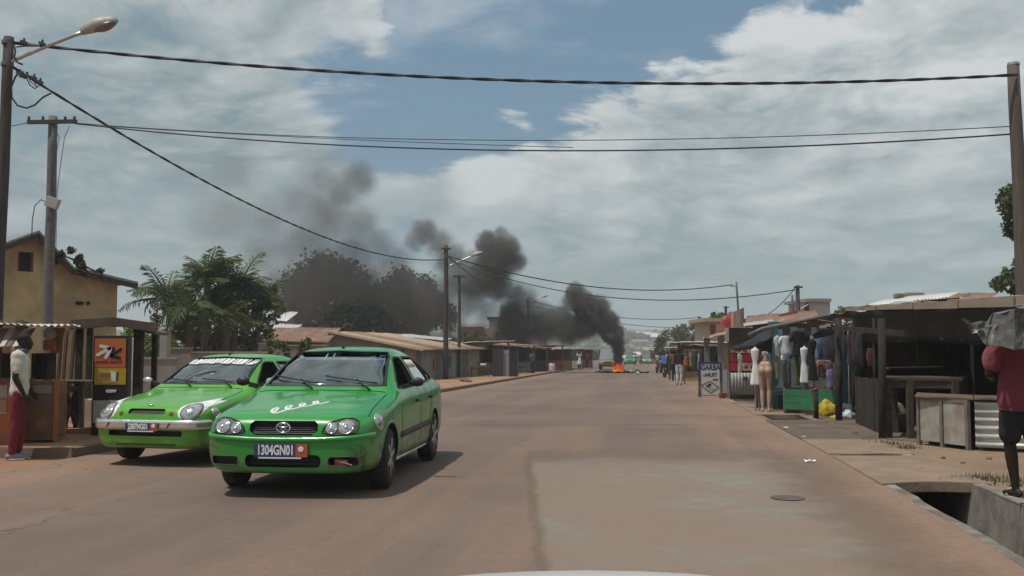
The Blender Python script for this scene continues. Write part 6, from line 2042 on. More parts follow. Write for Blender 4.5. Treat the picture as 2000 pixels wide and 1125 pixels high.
# ---- striped panel and boards over the row
sp = thing('painted_panel', 'tall painted panel striped pink, yellow and green above the market roofs', 'painted panel', (0, 0, 0))
cols = [(.30, .10, .13), (.45, .35, .12), (.30, .10, .13), (.50, .08, .08), (.45, .35, .12), (.28, .11, .14), (.16, .22, .14), (.30, .12, .14), (.14, .06, .07)]
x0, x1 = 1408, 1452
for i in range(9):
    u0, u1 = i / 9, (i + 1) / 9
    xa, xb = x0 + (x1 - x0) * u0, x0 + (x1 - x0) * u1
    Ya, Yb = 52 - 9 * u0, 52 - 9 * u1
    ya, yb = 620 - 19 * u0, 620 - 19 * u1
    ba, bb_ = 648 + 4 * u0, 648 + 4 * u1
    p = [P(xa, ba, Ya), P(xb - .3, bb_, Yb), P(xb - .3, yb, Yb), P(xa, ya, Ya)]
    b = B(); n = Vector((.05, .08, 0)); b.hexa([p[0], p[1], p[1] + n, p[0] + n, p[3], p[2], p[2] + n, p[3] + n]); obj('stripe_board', b, mat('stripe_paint', cols[i], .75, var=.25, scale=3), sp)
for px, Y in ((1410, 51.8), (1450, 43.6)):
    b = B(); b.beam(G(px, Y, -.1), P(px, 640, Y), .09); obj('post', b, M['wood'], sp)
b = B(); q = P(1428, 632, 48); b.ball(q, (.5, .06, .35), 10, 6); obj('red_motif', b, mat('motif_red', (.4, .04, .05), .7), sp)
for nm, lb, px0, px1, py0, py1, Y, c in (('sign_board', 'peach coloured board tilted under the striped panel', 1400, 1416, 634, 657, 44, (.42, .20, .12)), ('sign_board', 'small round yellow board under the striped panel', 1427, 1441, 638, 650, 41, (.45, .36, .10)), ('sign_board', 'pale printed cloth hanging below the peach board', 1416, 1427, 640, 668, 42, (.42, .37, .36))):
    t = thing(nm, lb, 'sign board', (0, 0, 0))
    kb(t, px0, px1, py0, py1, Y, .04, mat('board_face', c, .75, var=.3, scale=6), 'board')
    b = B(); b.beam(G((px0 + px1) / 2, Y + .06, -.1), P((px0 + px1) / 2, py0 + 3, Y + .06), .06); obj('post', b, M['wood'], t)
pb = thing('building', 'peach two storey building with jutting flat roof behind the striped panel', 'building', (0, 0, 0))
kb(pb, 1383, 1412, 628, 720, 84, 6, mat('peach_render', (.45, .33, .24), .9), 'wall'); kb(pb, 1374, 1412, 621, 628, 83, 7, mat('peach_slab', (.40, .26, .17), .9), 'roof_slab')
kb(pb, 1388, 1397, 634, 652, 83.9, .1, M['redrust'], 'window'); kb(pb, 1402, 1409, 634, 652, 83.9, .1, M['dark_void'], 'window')

# grey posts and boards beside the sign, with the stall row going down the road
gp = thing('market_stall', 'stall of tall grey boards standing right behind the sign board', 'market stall', (0, 0, 0), 0, EAST)
for px0, px1, py0, py1, Y in ((1375, 1388, 657, 735, 36), (1402, 1415, 657, 735, 35.2)):
    a, c = P(px0, py0, Y), P(px1, py1, Y); z0 = gz(Y) - .1
    n_ = 3
    for i in range(n_):
        xa, xb = a.x + (c.x - a.x) * i / n_, a.x + (c.x - a.x) * (i + 1) / n_ - .01
        b = B(); b.hexa([(xa, Y, z0), (xb, Y, z0), (xb, Y + .03, z0), (xa, Y + .03, z0), (xa, Y, a.z + .02 * i), (xb, Y, a.z + .03 * i), (xb, Y + .03, a.z + .03 * i), (xa, Y + .03, a.z + .02 * i)]); obj('plank', b, mat('grey_plank', (.16, .16, .145), .85, var=.3, scale=5, stretch=(1, 1, .3)), gp)
kb(gp, 1386, 1404, 690, 770, 36.6, .05, M['darkwood'], 'back_board')
kb(gp, 1386, 1404, 672, 676, 35.8, .4, M['zincwhite'], 'lintel')
roof_sheet(gp, P(1372, 662, 35.6), P(1418, 652, 34.5) - P(1372, 662, 35.6), (.5, 2.4, .1), M['tanroof'], sheets=2)
for px, py0, py1, Y, c in ((1413, 722, 766, 31.5, (.32, .33, .30)), (1420, 724, 768, 30.8, (.20, .21, .20))):
    t = gp; kb(gp, px, px + 7, py0, py1 + 6, Y, .03, mat('leaning_sheet', c, .6, dirt=(.25, .16, .1), dirt_amt=.4), 'leaning_board')
kb(gp, 1408, 1424, 768, 778, 31, .3, M['redrust'], 'base_block')
wr = thing('shed', 'shed with white edged roof and vertical grey slats under the striped panel', 'shed', (0, 0, 0))
roof_sheet(wr, P(1426, 655, 37), P(1475, 652, 35) - P(1426, 655, 37), (.5, 2.5, .3), [M['zincwhite'], M['rustroof']], sheets=2)
plank_wall(wr, Vector((P(1428, 0, 37).x, 37, gz(37))), Vector((P(1470, 0, 35.4).x - P(1428, 0, 37).x, -1.6, 0)), P(1428, 664, 37).z - gz(37), 7, M['concrete'], seed=60, mats=[mat('pale_slat', (.32, .32, .29), .8), M['greypole']])

rowsE = [
    (1345, 52, 3.0, 2.5, 2.10, 2.0, 'zincwhite', 'ochre', 'stall with long rising white roof edge behind the standing woman'),
    (1338, 60, 2.6, 2.4, 1.95, 2.1, 'rustroof', 'darkwood', 'shaded timber stall past the white roof edge'),
    (1328, 72, 3.0, 2.4, 2.0, 1.9, 'zincwhite', 'redboard', 'red board stall with short white roof near the motorcycles'),
    (1322, 88, 3.2, 2.4, 2.1, 1.95, 'zinc', 'bluegrey', 'grey roofed stall beyond the motorcycles'),
    (1318, 108, 3.0, 2.4, 2.1, 2.0, 'rustroof', 'ochre', 'small brown roofed stall under the distant trees'),
    (1300, 140, 3.6, 2.6, 2.2, 2.0, 'zincwhite', 'redboard', 'far stall with wide white roof and red front'),
    (1283, 175, 5.0, 3.0, 2.8, 2.5, 'zincwhite', 'redboard', 'most distant white roofed shop beside the taxi queue'),
]
for i, (px, Y, w_, d, zf, zb_, rm_, wm, lb) in enumerate(rowsE):
    small_stall('market_stall', lb, px + 22 * 40 / Y, Y, w_, d, zf, zb_, M[rm_], M[wm], 120 + i * 5, group=EAST, rz=R(-58), up=0, overhang=.7)
dk_ = thing('hanging_rack', 'dark garments on a rack beside the standing woman', 'clothes rack', G(1352, 47))
posts(dk_, [(-.4, 0, 0), (.4, 0, 0)], 1.7, .03); b = B(); b.beam((-.45, 0, 1.68), (.45, 0, 1.68), .04); obj('rail', b, M['wood'], dk_)
for x, c in ((-.25, (.03, .035, .03)), (0.0, (.05, .055, .045)), (.25, (.03, .03, .03))):
    drape(dk_, [[(x - .14, -.03, 1.66), (x + .14, -.03, 1.66)], [(x - .17, -.05, 1.2), (x + .16, -.05, 1.2)], [(x - .15, -.03, .65), (x + .17, -.03, .6)]], mat('dark_garment', c, .9), 'garment', wob=.02, seed=int(x * 10))


# ================================================================== people, mannequins, garments
def capsules(b, segs, n=10):
    """tapered limbs with rounded ends: (p, q, r1, r2)"""
    for p, q, r1, r2 in segs:
        p, q = Vector(p), Vector(q)
        L = (q - p).length
        if L < 1e-5: b.ball(p, r1, n, 7); continue
        b.tube([p + (q - p) * (i / 3) for i in range(4)], [r1 + (r2 - r1) * i / 3 for i in range(4)], n)
        b.ball(p, r1 * .99, n, 7); b.ball(q, r2 * .99, n, 7)
    return b


def grow(b, voxel, smooth=4, name='figure', disp=0.0):
    me = b.to_mesh(name)
    mods = [('REMESH', dict(mode='VOXEL', voxel_size=voxel)), ('SMOOTH', dict(factor=.5, iterations=smooth))]
    me2 = evaluated(me, mods)
    if disp:
        n = len(me2.vertices)
        co = np.empty(n * 3, 'f'); no = np.empty(n * 3, 'f')
        me2.vertices.foreach_get('co', co); me2.vertices.foreach_get('normal', no)
        c = co.reshape(-1, 3); x, y, z = c.T
        k = disp * (np.sin(z * 38 + x * 21) * .5 + np.sin(x * 47 - z * 19 + y * 13) * .5 + .6 * np.sin(z * 17 + y * 31))
        me2.vertices.foreach_set('co', (c + no.reshape(-1, 3) * k[:, None]).ravel())
    me2.polygons.foreach_set('use_smooth', [True] * len(me2.polygons))
    return me2


# standing skeleton, facing -y, 1.75 m tall
J0 = dict(head=(0, -.015, 1.635), neck=(0, .005, 1.50), chest=(0, 0, 1.30), waist=(0, 0, 1.08), pelvis=(0, .01, .95),
          lsh=(.185, .01, 1.43), lel=(.225, .02, 1.14), lwr=(.225, -.05, .89), rsh=(-.185, .01, 1.43), rel=(-.225, .02, 1.14), rwr=(-.225, -.05, .89),
          lhip=(.09, .01, .92), lkn=(.095, -.01, .50), lan=(.095, .02, .085), rhip=(-.09, .01, .92), rkn=(-.095, -.01, .50), ran=(-.095, .02, .085))


def hand(b, wr, el, s=1.0, curl=.5):
    wr, el = Vector(wr), Vector(el)
    d = (wr - el).normalized()
    side = d.cross(Vector((1, 0, 0)));  side = side.normalized() if side.length > .1 else Vector((0, -1, 0))
    inw = d.cross(side).normalized()
    palm = wr + d * .045 * s
    capsules(b, [(wr, palm + side * .018 * s, .024 * s, .026 * s), (wr, palm - side * .018 * s, .024 * s, .024 * s), (palm, palm + d * .035 * s, .03 * s, .026 * s)], 8)
    for i, (o, L) in enumerate(((.030, .070), (.010, .080), (-.010, .075), (-.028, .058))):
        k0 = palm + d * .04 * s + side * o * s
        k1 = k0 + (d * (1 - .25 * curl) + inw * .35 * curl) * L * .5 * s
        k2 = k1 + (d * (1 - .8 * curl) + inw * .8 * curl) * L * .5 * s
        capsules(b, [(k0, k1, .0098 * s, .009 * s), (k1, k2, .009 * s, .0075 * s)], 7)
    t0 = palm - d * .01 * s + side * .03 * s
    t1 = t0 + (side * .7 + d * .6).normalized() * .035 * s
    capsules(b, [(t0, t1, .013 * s, .011 * s), (t1, t1 + (d + inw * .4).normalized() * .03 * s, .011 * s, .009 * s)], 7)


def body_segs(J, k=1.0, arms=True):
    g = lambda n: Vector(J[n])
    S = [(g('neck') - Vector((0, 0, .05)), g('neck') + (g('head') - g('neck')) * .55, .062, .055)]
    S += [(g('lsh') * .75 + g('rsh') * .25, g('rsh') * .75 + g('lsh') * .25, .085, .085)]
    c = g('chest')
    for s in (-1, 1):
        S += [(c + Vector((s * .07, 0, .05)), g('waist') + Vector((s * .055, 0, 0)), .105 * k, .092 * k), (g('waist') + Vector((s * .055, 0, 0)), g('pelvis') + Vector((s * .06, 0, 0)), .092 * k, .105 * k)]
        S += [(g('neck') - Vector((0, 0, .045)), (g('lsh') if s > 0 else g('rsh')) - Vector((0, 0, -.005)), .055, .062)]
    for a in ('l', 'r'):
        if arms:
            S += [(g(a + 'sh'), g(a + 'el'), .055, .042), (g(a + 'el'), g(a + 'el') + (g(a + 'wr') - g(a + 'el')) * .35, .042, .041), (g(a + 'el') + (g(a + 'wr') - g(a + 'el')) * .35, g(a + 'wr'), .041, .026)]
        S += [(g(a + 'hip'), g(a + 'kn'), .088 * k, .056), (g(a + 'kn'), g(a + 'kn') + (g(a + 'an') - g(a + 'kn')) * .3, .056, .058), (g(a + 'kn') + (g(a + 'an') - g(a + 'kn')) * .3, g(a + 'an'), .058, .036)]
        an = g(a + 'an'); f = Vector(J.get(a + 'foot', (0, -1, 0)))
        S += [(an + f * -.045 + Vector((0, 0, -.045)), an + f * .09 + Vector((0, 0, -.05)), .036, .034), (an + f * .09 + Vector((0, 0, -.052)), an + f * .155 + Vector((0, 0, -.058)), .034, .025)]
    return S


def add_head(b, J, turn=0.0, s=1.0):
    h = Vector(J['head'])
    Rm = Matrix.Rotation(turn, 3, 'Z')
    t = lambda x, y, z: h + Rm @ Vector((x, y, z)) * s
    b.ball(t(0, .012, .028), (.076 * s, .096 * s, .088 * s), 18, 12)
    b.ball(t(0, -.018, -.045), (.060 * s, .072 * s, .075 * s), 16, 10)
    b.ball(t(0, -.062, -.088), (.030 * s, .026 * s, .024 * s), 10, 7)
    capsules(b, [(t(0, -.080, .012), t(0, -.100, -.028), .010 * s, .015 * s), (t(-.014, -.090, -.032), t(.014, -.090, -.032), .010 * s, .010 * s)], 8)
    capsules(b, [(t(-.024, -.082, -.060), t(.024, -.082, -.060), .011 * s, .011 * s), (t(-.020, -.080, -.073), t(.020, -.080, -.073), .011 * s, .011 * s)], 8)
    capsules(b, [(t(-.045, -.076, .028), t(.045, -.076, .028), .012 * s, .012 * s)], 8)
    for q in (-1, 1):
        b.ball(t(q * .076, .015, -.005), (.012 * s, .022 * s, .032 * s), 8, 6)
    return t


def figure(name, label, cat, loc, rz, J, skin, scale=1.0, voxel=.013, top=None, bottom=None, shorts=False, sleeve=.55, hair='short', shoes=None, head_turn=0.0, topfit=.018, botfit=.012, hem=.93, group=None, k=1.0, long_sleeve=False, collar=None, curl=.5, parent=None, dress=None):
    J = {**J0, **J}
    t = thing(name, label, cat, loc, rz, group)
    t.scale = (scale, scale, scale)
    b = B()
    capsules(b, body_segs(J, k))
    ht = add_head(b, J, head_turn)
    for a in ('l', 'r'): hand(b, J[a + 'wr'], J[a + 'el'], curl=curl)
    link('body', grow(b, voxel, 3), skin, t)
    if voxel < .02:
        b = B()
        for q in (-1, 1): b.ball(ht(q * .031, -.078, .006), (.011, .008, .006), 10, 8)
        obj('eyes', b, mat('eye_white', (.22, .2, .18), .4), t, True)
    g = lambda n: Vector(J[n])
    if hair:
        b = B()
        b.ball(ht(0, .026, .046), (.081, .092, .080), 16, 10)
        if hair == 'bun': b.ball(ht(0, .10, .06), (.05, .05, .05), 10, 8); b.ball(ht(0, .06, 0), (.07, .06, .09), 10, 8)
        if hair == 'long': b.ball(ht(0, .06, -.04), (.08, .055, .13), 12, 8)
        me = grow(b, max(.010, voxel), 1, 'hair', .003); link('hair', me, M['hair'], t)
    if top:
        b = B(); e = topfit
        S = []
        for s in (-1, 1):
            S += [(g('chest') + Vector((s * .07, 0, .05)), g('waist') + Vector((s * .06, 0, 0)), .105 * k + e, .098 * k + e * 1.3), (g('waist') + Vector((s * .06, 0, 0)), Vector((g('pelvis').x + s * .068, g('pelvis').y, hem + .05)), .098 * k + e * 1.3, .105 * k + e * 1.3)]
            S += [(g('neck') - Vector((0, 0, .05)), (g('lsh') if s > 0 else g('rsh')), .05 + e, .064 + e)]
        S += [(g('lsh') * .75 + g('rsh') * .25, g('rsh') * .75 + g('lsh') * .25, .085 + e, .085 + e)]
        for a in ('l', 'r'):
            if long_sleeve: S += [(g(a + 'sh'), g(a + 'el'), .06 + e, .05 + e), (g(a + 'el'), g(a + 'wr'), .05 + e, .034 + e)]
            elif sleeve: S += [(g(a + 'sh'), g(a + 'sh') + (g(a + 'el') - g(a + 'sh')) * sleeve, .06 + e, .060 + e)]
        capsules(b, S)
        me = grow(b, voxel, 2, 'shirt', .0075 if voxel < .015 else .006)
        # cut the hem straight
        bm = bmesh.new(); bm.from_mesh(me)
        bmesh.ops.bisect_plane(bm, geom=bm.verts[:] + bm.edges[:] + bm.faces[:], plane_co=(0, 0, hem), plane_no=(0.06, .04, -1), clear_outer=True)
        bm.to_mesh(me); bm.free()
        link('shirt', me, top, t)
        if collar:
            b = B(); n_ = g('neck')
            b.lathe([(.060, -.01), (.074, -.02), (.083, .015), (.076, .045), (.066, .04)], 18, 'Z', n_ + Vector((0, -.005, .0)))
            obj('collar', b, collar, t, True)
    if bottom:
        b = B(); e = botfit; S = []
        for s in (-1, 1): S += [(g('waist') + Vector((s * .05, 0, -.05)), g('pelvis') + Vector((s * .062, 0, 0)), .092 * k + e, .105 * k + e)]
        for a in ('l', 'r'):
            kn, an, hp_ = g(a + 'kn'), g(a + 'an'), g(a + 'hip')
            if shorts: S += [(hp_, hp_ + (kn - hp_) * .80, .09 * k + e, .075 + e)]
            else: S += [(hp_, kn, .09 * k + e, .060 + e), (kn, kn + (an - kn) * .3, .060 + e, .062 + e), (kn + (an - kn) * .3, an + Vector((0, 0, .02)), .062 + e, .046 + e)]
        capsules(b, S)
        link('trousers' if not shorts else 'shorts', grow(b, voxel, 3, 'trousers', .004), bottom, t)
    if dress:
        b = B()
        b.lathe([(.11, 1.42), (.145, 1.34), (.125, 1.12), (.17, .95), (.21, .62), (.225, .50), (.20, .50), (.1, .9)], 20, 'Z', (g('pelvis').x, 0, 0))
        for s in (1, -1): capsules(b, [(g('lsh') if s > 0 else g('rsh'), (g('lsh') if s > 0 else g('rsh')) + Vector((s * .02, 0, -.16)), .075, .07)])
        link('dress', grow(b, max(voxel, .016), 3, 'dress', .006), dress, t)
    if shoes:
        for a in ('l', 'r'):
            an = g(a + 'an'); f = Vector(J.get(a + 'foot', (0, -1, 0))); b = B()
            capsules(b, [(an + f * -.05 + Vector((0, 0, -.042)), an + f * .09 + Vector((0, 0, -.048)), .045, .042), (an + f * .09 + Vector((0, 0, -.05)), an + f * .165 + Vector((0, 0, -.056)), .042, .032), (an + Vector((0, 0, -.02)), an + f * .02 + Vector((0, 0, -.03)), .045, .048)])
            sh_ = link('shoe', grow(b, voxel, 2, 'shoe'), shoes, t)
            b = B(); b.prism([(f.x * .03 * 0 + x, y) for x, y in ell(0, 0, .046, .125, 14)], 0, .018, lambda u, v, d: (an.x + (u * -f.y + v * f.x) + f.x * .055, an.y + (u * f.x + v * f.y) + f.y * .055, an.z - .087 + d))
            obj('sole', b, M['white'], sh_)
    return t


# --- man in profile by the kiosk
M['whiteshirt'] = mat('white_cotton', (.56, .51, .45), .9, var=.10, scale=5)
M['denimblue'] = mat('faded_denim', (.07, .11, .17), .9, var=.2, scale=10)
M['burgundy'] = mat('burgundy_cotton', (.155, .014, .026), .9, var=.18, scale=6)
M['greyshoe'] = mat('grey_canvas', (.22, .21, .22), .8)
man1 = figure('person', 'man in white shirt, denim collar and burgundy trousers standing side on by the kiosk', 'person', (P(62, 0, 12.72).x, 12.72, .004), R(108), dict(
    head=(.0, -.05, 1.625), neck=(.0, -.015, 1.49), rsh=(-.18, .02, 1.42), rel=(-.215, .03, 1.13), rwr=(-.195, -.095, .88), lsh=(.18, .0, 1.42), lel=(.21, -.02, 1.14), lwr=(.2, -.13, .92),
    lkn=(.085, .0, .5), lan=(.08, .02, .085), rkn=(-.08, .025, .5), ran=(-.075, .06, .085)), M['skin'], .93, .012, M['whiteshirt'], M['burgundy'], shoes=M['greyshoe'], collar=M['denimblue'], hem=.86, k=.93, topfit=.014, sleeve=.60, botfit=.012)

# --- man in a red shirt seen from behind at the drain
M['redshirt'] = mat('washed_red_cotton', (.185, .034, .048), .9, var=.2, scale=5, dirt=(.29, .12, .13), dirt_amt=.45, dirt_scale=2)
M['darkshorts'] = mat('dark_shorts', (.020, .018, .020), .9, var=.2, scale=8)
M['sandal'] = mat('pale_sandal', (.42, .36, .31), .7)
mx = P(1972, 0, 9.43).x
man2 = figure('person', 'man in faded red shirt and dark shorts seen from behind beside the drain', 'person', (mx, 9.43, .012), R(176), dict(
    head=(.02, -.05, 1.64), rsh=(-.20, .0, 1.43), lsh=(.21, .01, 1.44), rel=(-.27, -.06, 1.15), rwr=(-.12, -.24, 1.08), lel=(.30, .00, 1.16), lwr=(.20, -.2, 1.12),
    lkn=(.115, -.03, .50), lan=(.085, .0, .085), rkn=(-.12, -.05, .50), ran=(-.175, -.07, .085), lfoot=(.25, -.97, 0)), M['skin'], 1.02, .012, M['redshirt'], M['darkshorts'], shorts=True, hem=.80, topfit=.036, sleeve=.62, botfit=.028, k=1.05)
for x, y in ((.085, -.05), (-.175, -.12)):
    b = B(); b.prism(ell(x, y, .052, .135, 18), -.012, .006, lambda u, v, d: (u, v, d)); sd = obj('sandal', b, M['sandal'], man2, bevel=.004)
    b = B(); b.tube([(x - .05, y - .03, .01), (x - .03, y - .045, .055), (x, y - .05, .068), (x + .03, y - .045, .055), (x + .05, y - .03, .01)], .012, 6); obj('strap', b, M['sandal'], sd)

# --- woman with white trousers walking away, and others down the street
M['blacktop'] = mat('black_cotton', (.014, .013, .014), .9)
M['whitejean'] = mat('white_denim', (.52, .51, .50), .9, var=.08)
figure('person', 'woman in black top and white trousers standing at the road edge, seen from behind', 'person', ground_at(1327, 752), R(165), dict(rel=(-.24, -.02, 1.16), rwr=(-.14, -.2, 1.1), lan=(.10, .02, .085), ran=(-.07, -.02, .085)), M['skin'], .97, .02, M['blacktop'], M['whitejean'], hair='bun', sleeve=0, hem=.95, topfit=.010, botfit=.014, k=.98)
bag = thing('bag', 'orange and tan shoulder bag hanging at the standing woman', 'bag', ground_at(1327, 752) + Vector((.28, -.04, 0)), .3)
b = B(); b.box((0, 0, 1.12), (.20, .16, .42), taper=.8); obj('pouch', b, mat('orange_bag', (.42, .12, .04), .7, var=.3), bag, bevel=.04)
b = B(); b.tube([(-.08, 0, 1.32), (-.05, 0, 1.45), (.05, 0, 1.45), (.08, 0, 1.32)], .012, 6); obj('handle', b, M['sandal'], bag)
figure('person', 'person in white tunic walking before the pale boarded stalls', 'person', G(1131, 90, .12), R(200), {}, M['skin'], 1.0, .025, None, M['darkshorts'], dress=mat('white_tunic', (.6, .6, .58), .9), hair='short')
figure('person', 'person in red top among the red market goods', 'person', G(1146, 100, .12), R(20), {}, M['skin'], .98, .028, mat('bright_red_top', (.4, .04, .03), .9), M['darkshorts'])
figure('person', 'dark clothed person standing among the motorcycles', 'person', G(1310, 55), R(190), {}, M['skin'], .98, .025, mat('grey_brown_top', (.07, .06, .055), .9), mat('brown_trousers', (.08, .055, .045), .9))
figure('person', 'person in brown clothes beside the dark garment rack', 'person', G(1316, 53), R(150), {}, M['skin'], .94, .025, mat('brown_top', (.10, .065, .05), .9), M['darkshorts'])
figure('person', 'person in faint blue clothes sitting out before the shuttered stall', 'person', G(1040, 70, .12), R(30), {}, M['skin'], .92, .028, mat('slate_top', (.08, .10, .15), .9), M['darkshorts'])

# --- mannequins
M['mannskin'] = mat('tan_mannequin', (.42, .27, .19), .45, var=.06, spec=.4)
M['mannpale'] = mat('pale_mannequin', (.60, .52, .43), .5, var=.06)
def leg_form(name, label, loc, rz, scale, skin, trousers=None, top_z=1.02, group='shop mannequins'):
    t = thing(name, label, 'mannequin', loc, rz, group); t.scale = (scale * .88, scale * .88, scale)
    b = B(); S = []
    for s in (-1, 1):
        hp_, kn, an = Vector((s * .085, .03, .92)), Vector((s * .085, -.02, .50)), Vector((s * .075, .03, .09))
        S += [(Vector((s * .05, 0, top_z)), Vector((s * .06, .01, .93)), .095, .112), (Vector((s * .07, .05, .90)), hp_, .10, .095), (hp_, kn, .092, .058), (kn, kn + (an - kn) * .3, .056, .060), (kn + (an - kn) * .3, an, .060, .036), (an + Vector((0, .03, -.04)), an + Vector((s * .01, -.14, -.06)), .036, .026)]
    capsules(b, S); link('legs', grow(b, .015, 3), skin, t)
    b = B(); b.lathe([(0, 0), (.17, 0), (.17, .012), (.03, .02), (.03, .03), (0, .03)], 20, 'Z', (0, .03, 0)); obj('base', b, M['mannpale'], t, True)
    if trousers:
        b = B(); S = []
        for s in (-1, 1):
            S += [(Vector((s * .05, 0, top_z - .02)), Vector((s * .06, .01, .93)), .11, .125), (Vector((s * .085, .03, .92)), Vector((s * .085, -.01, .50)), .105, .082), (Vector((s * .085, -.01, .5)), Vector((s * .08, .02, .16)), .082, .080)]
        capsules(b, S); link('trousers', grow(b, .016, 3, 'trousers', .006), trousers, t)
    return t
leg_form('mannequin', 'bare tan mannequin legs standing in front at the drain', ground_at(1496, 806), R(160), 1.10, M['mannskin'])
leg_form('mannequin', 'mannequin legs in dusty mauve trousers before the green trough', ground_at(1586, 797), R(70), 1.02, M['mannpale'], mat('mauve_trousers', (.25, .17, .20), .9, var=.2))


def hung_dress(name, label, px0, px1, py0, py1, Y, m_, kind='tee', cat='garment', seed=0, group='garments hung at the clothes stall', pole=False, rz=0):
    """a garment on a hanger or stand, with volume: shoulders, waist, hem, sleeves"""
    a, c = P(px0, py0, Y), P(px1, py1, Y)
    w_, h = c.x - a.x, a.z - c.z
    t = thing(name, label, cat, ((a.x + c.x) / 2, Y, c.z), rz, group)
    rr = random.Random(seed)
    prof = {'tee': [(0, .34), (.1, .36), (.55, .33), (.80, .36), (.92, .38), (1, .16)], 'dress': [(0, .52), (.06, .52), (.42, .34), (.54, .23), (.62, .22), (.80, .36), (.92, .42), (.955, .34), (.97, .16), (1, .12)], 'trousers': [(0, .3), (.3, .34), (.7, .42), (.95, .36), (1, .34)], 'shorts': [(0, .5), (.5, .5), (.95, .40), (1, .38)], 'bundle': [(0, .40), (.3, .5), (.7, .48), (.95, .4), (1, .3)]}[kind]
    b = B(); rings = []
    for j in range(34):
        v = j / 33
        for (v0, r0), (v1, r1) in zip(prof[:-1], prof[1:]):
            if v0 <= v <= v1: r = r0 + (r1 - r0) * (v - v0) / (v1 - v0); break
        ring = []
        for q in range(22):
            an = 2 * PI * q / 22
            f = 1 + .14 * (1 - v) * math.sin(an * 5 + seed) + .05 * math.sin(an * 9 + v * 6) + .04 * math.sin(v * 11 + an * 2 + seed)
            ring.append((r * w_ * math.cos(an) * f + .01 * math.sin(v * 5 + seed), r * w_ * .42 * math.sin(an) * f, v * h))
        rings.append(ring)
    b.quadstrip(rings)
    if kind == 'tee':
        for s in (-1, 1): capsules(b, [((s * w_ * .32, 0, h * .90), (s * w_ * .46, -.01, h * .62), w_ * .10, w_ * .12)], 10)
    m0 = obj('cloth', b, m_, t, True)
    if kind in ('tee', 'dress'):
        b = B(); b.tube([(-w_ * .3, 0, h * .93), (0, 0, h * 1.01), (w_ * .3, 0, h * .93)], .012, 6); b.tube([(0, 0, h * 1.0), (0, 0, h * 1.0 + .08)], .008, 5); obj('hanger', b, M['wood'], t)
    if pole:
        g0 = gz(Y) - c.z
        b = B(); b.tube([(0, .02, g0 - .05), (0, .02, h * .9)], .022, 6); b.tube([(.10, .05, g0 - .05), (.03, .02, h * .2)], .018, 6); obj('stand', b, M['tanboard'], t)
    return t
wc = mat('white_jersey', (.76, .75, .73), .9, var=.08); gw = mat('grey_white_jersey', (.60, .60, .585), .9, var=.1)
hung_dress('garment', 'white long draped dress on a stick stand beside the bare mannequin legs', 1465, 1486, 678, 752, 23.5, wc, 'dress', seed=1, pole=True)
hung_dress('garment', 'white sleeveless top hanging first along the teal boards', 1511, 1524, 655, 696, 23.6, gw, 'tee', seed=2)
hung_dress('garment', 'light grey tee shirt with rounded hem next to the white top', 1521, 1549, 655, 692, 23.4, gw, 'tee', seed=3)
hung_dress('garment', 'pair of white shorts hanging beneath the grey tee shirt', 1526, 1552, 686, 703, 23.5, wc, 'shorts', seed=4)
hung_dress('garment', 'denim shorts between the white shorts', 1534, 1548, 690, 701, 23.35, M['denimblue'], 'shorts', seed=4)
hung_dress('garment', 'wide black tee shirt at the middle of the clothes stall', 1543, 1579, 644, 697, 23.2, M['blacktop'], 'tee', seed=5)
hung_dress('garment', 'olive green trousers hanging below the black tee shirt', 1550, 1564, 694, 752, 23.3, mat('olive_cloth', (.09, .085, .03), .9, var=.35, scale=6), 'trousers', seed=6)
hung_dress('garment', 'mustard and brown leggings hanging under the white top', 1512, 1524, 694, 740, 23.6, mat('mustard_cloth', (.27, .17, .07), .9, var=.4), 'trousers', seed=7)
hung_dress('garment', 'white sleeveless dress on a slim dress form', 1561, 1581, 676, 748, 22.6, wc, 'dress', seed=8, pole=True)
hung_dress('garment', 'long black dress hung beside the white dress form', 1577, 1597, 661, 743, 22.2, M['blacktop'], 'dress', seed=9)
hung_dress('garment', 'sky blue vest behind the long black dress', 1591, 1602, 658, 700, 22.7, mat('sky_cloth', (.14, .25, .45), .9, var=.2), 'tee', seed=10)
hung_dress('garment', 'slate grey jacket in the shade of the stall', 1597, 1632, 652, 708, 22.8, mat('slate_cloth', (.065, .07, .085), .9, var=.3), 'bundle', seed=11)
hung_dress('garment', 'flowered skirt bundle under the slate jacket', 1590, 1628, 703, 737, 22.4, mat('flowered_cloth', (.14, .06, .055), .9, var=.5, scale=22, dirt=(.42, .36, .3), dirt_amt=.5, dirt_scale=18), 'bundle', seed=12)
hung_dress('garment', 'blue violet scarf end hanging by the black post', 1613, 1631, 722, 756, 21.9, mat('violet_cloth', (.20, .18, .42), .9, var=.4, dirt=(.45, .2, .1), dirt_amt=.35), 'trousers', seed=13)
hung_dress('garment', 'pale pink cloth folded under the stick roof', 1494, 1508, 642, 655, 24.6, mat('pink_cloth', (.36, .19, .18), .9), 'shorts', seed=14)
for i, (px0, px1, py0, py1, Y, c, lb) in enumerate(((1670, 1690, 650, 720, 19.5, (.05, .045, .045), 'dim brown garment hanging inside the big dark shed'), (1692, 1708, 680, 715, 19.2, (.11, .035, .03), 'dull red cloth hanging deep inside the dark shed'), (1668, 1684, 712, 735, 19.4, (.03, .028, .03), 'black bundle on the shelf of the dark shed'))):
    hung_dress('garment', lb, px0, px1, py0, py1, Y, mat('dim_cloth', c, .9, var=.3), 'bundle', seed=20 + i)

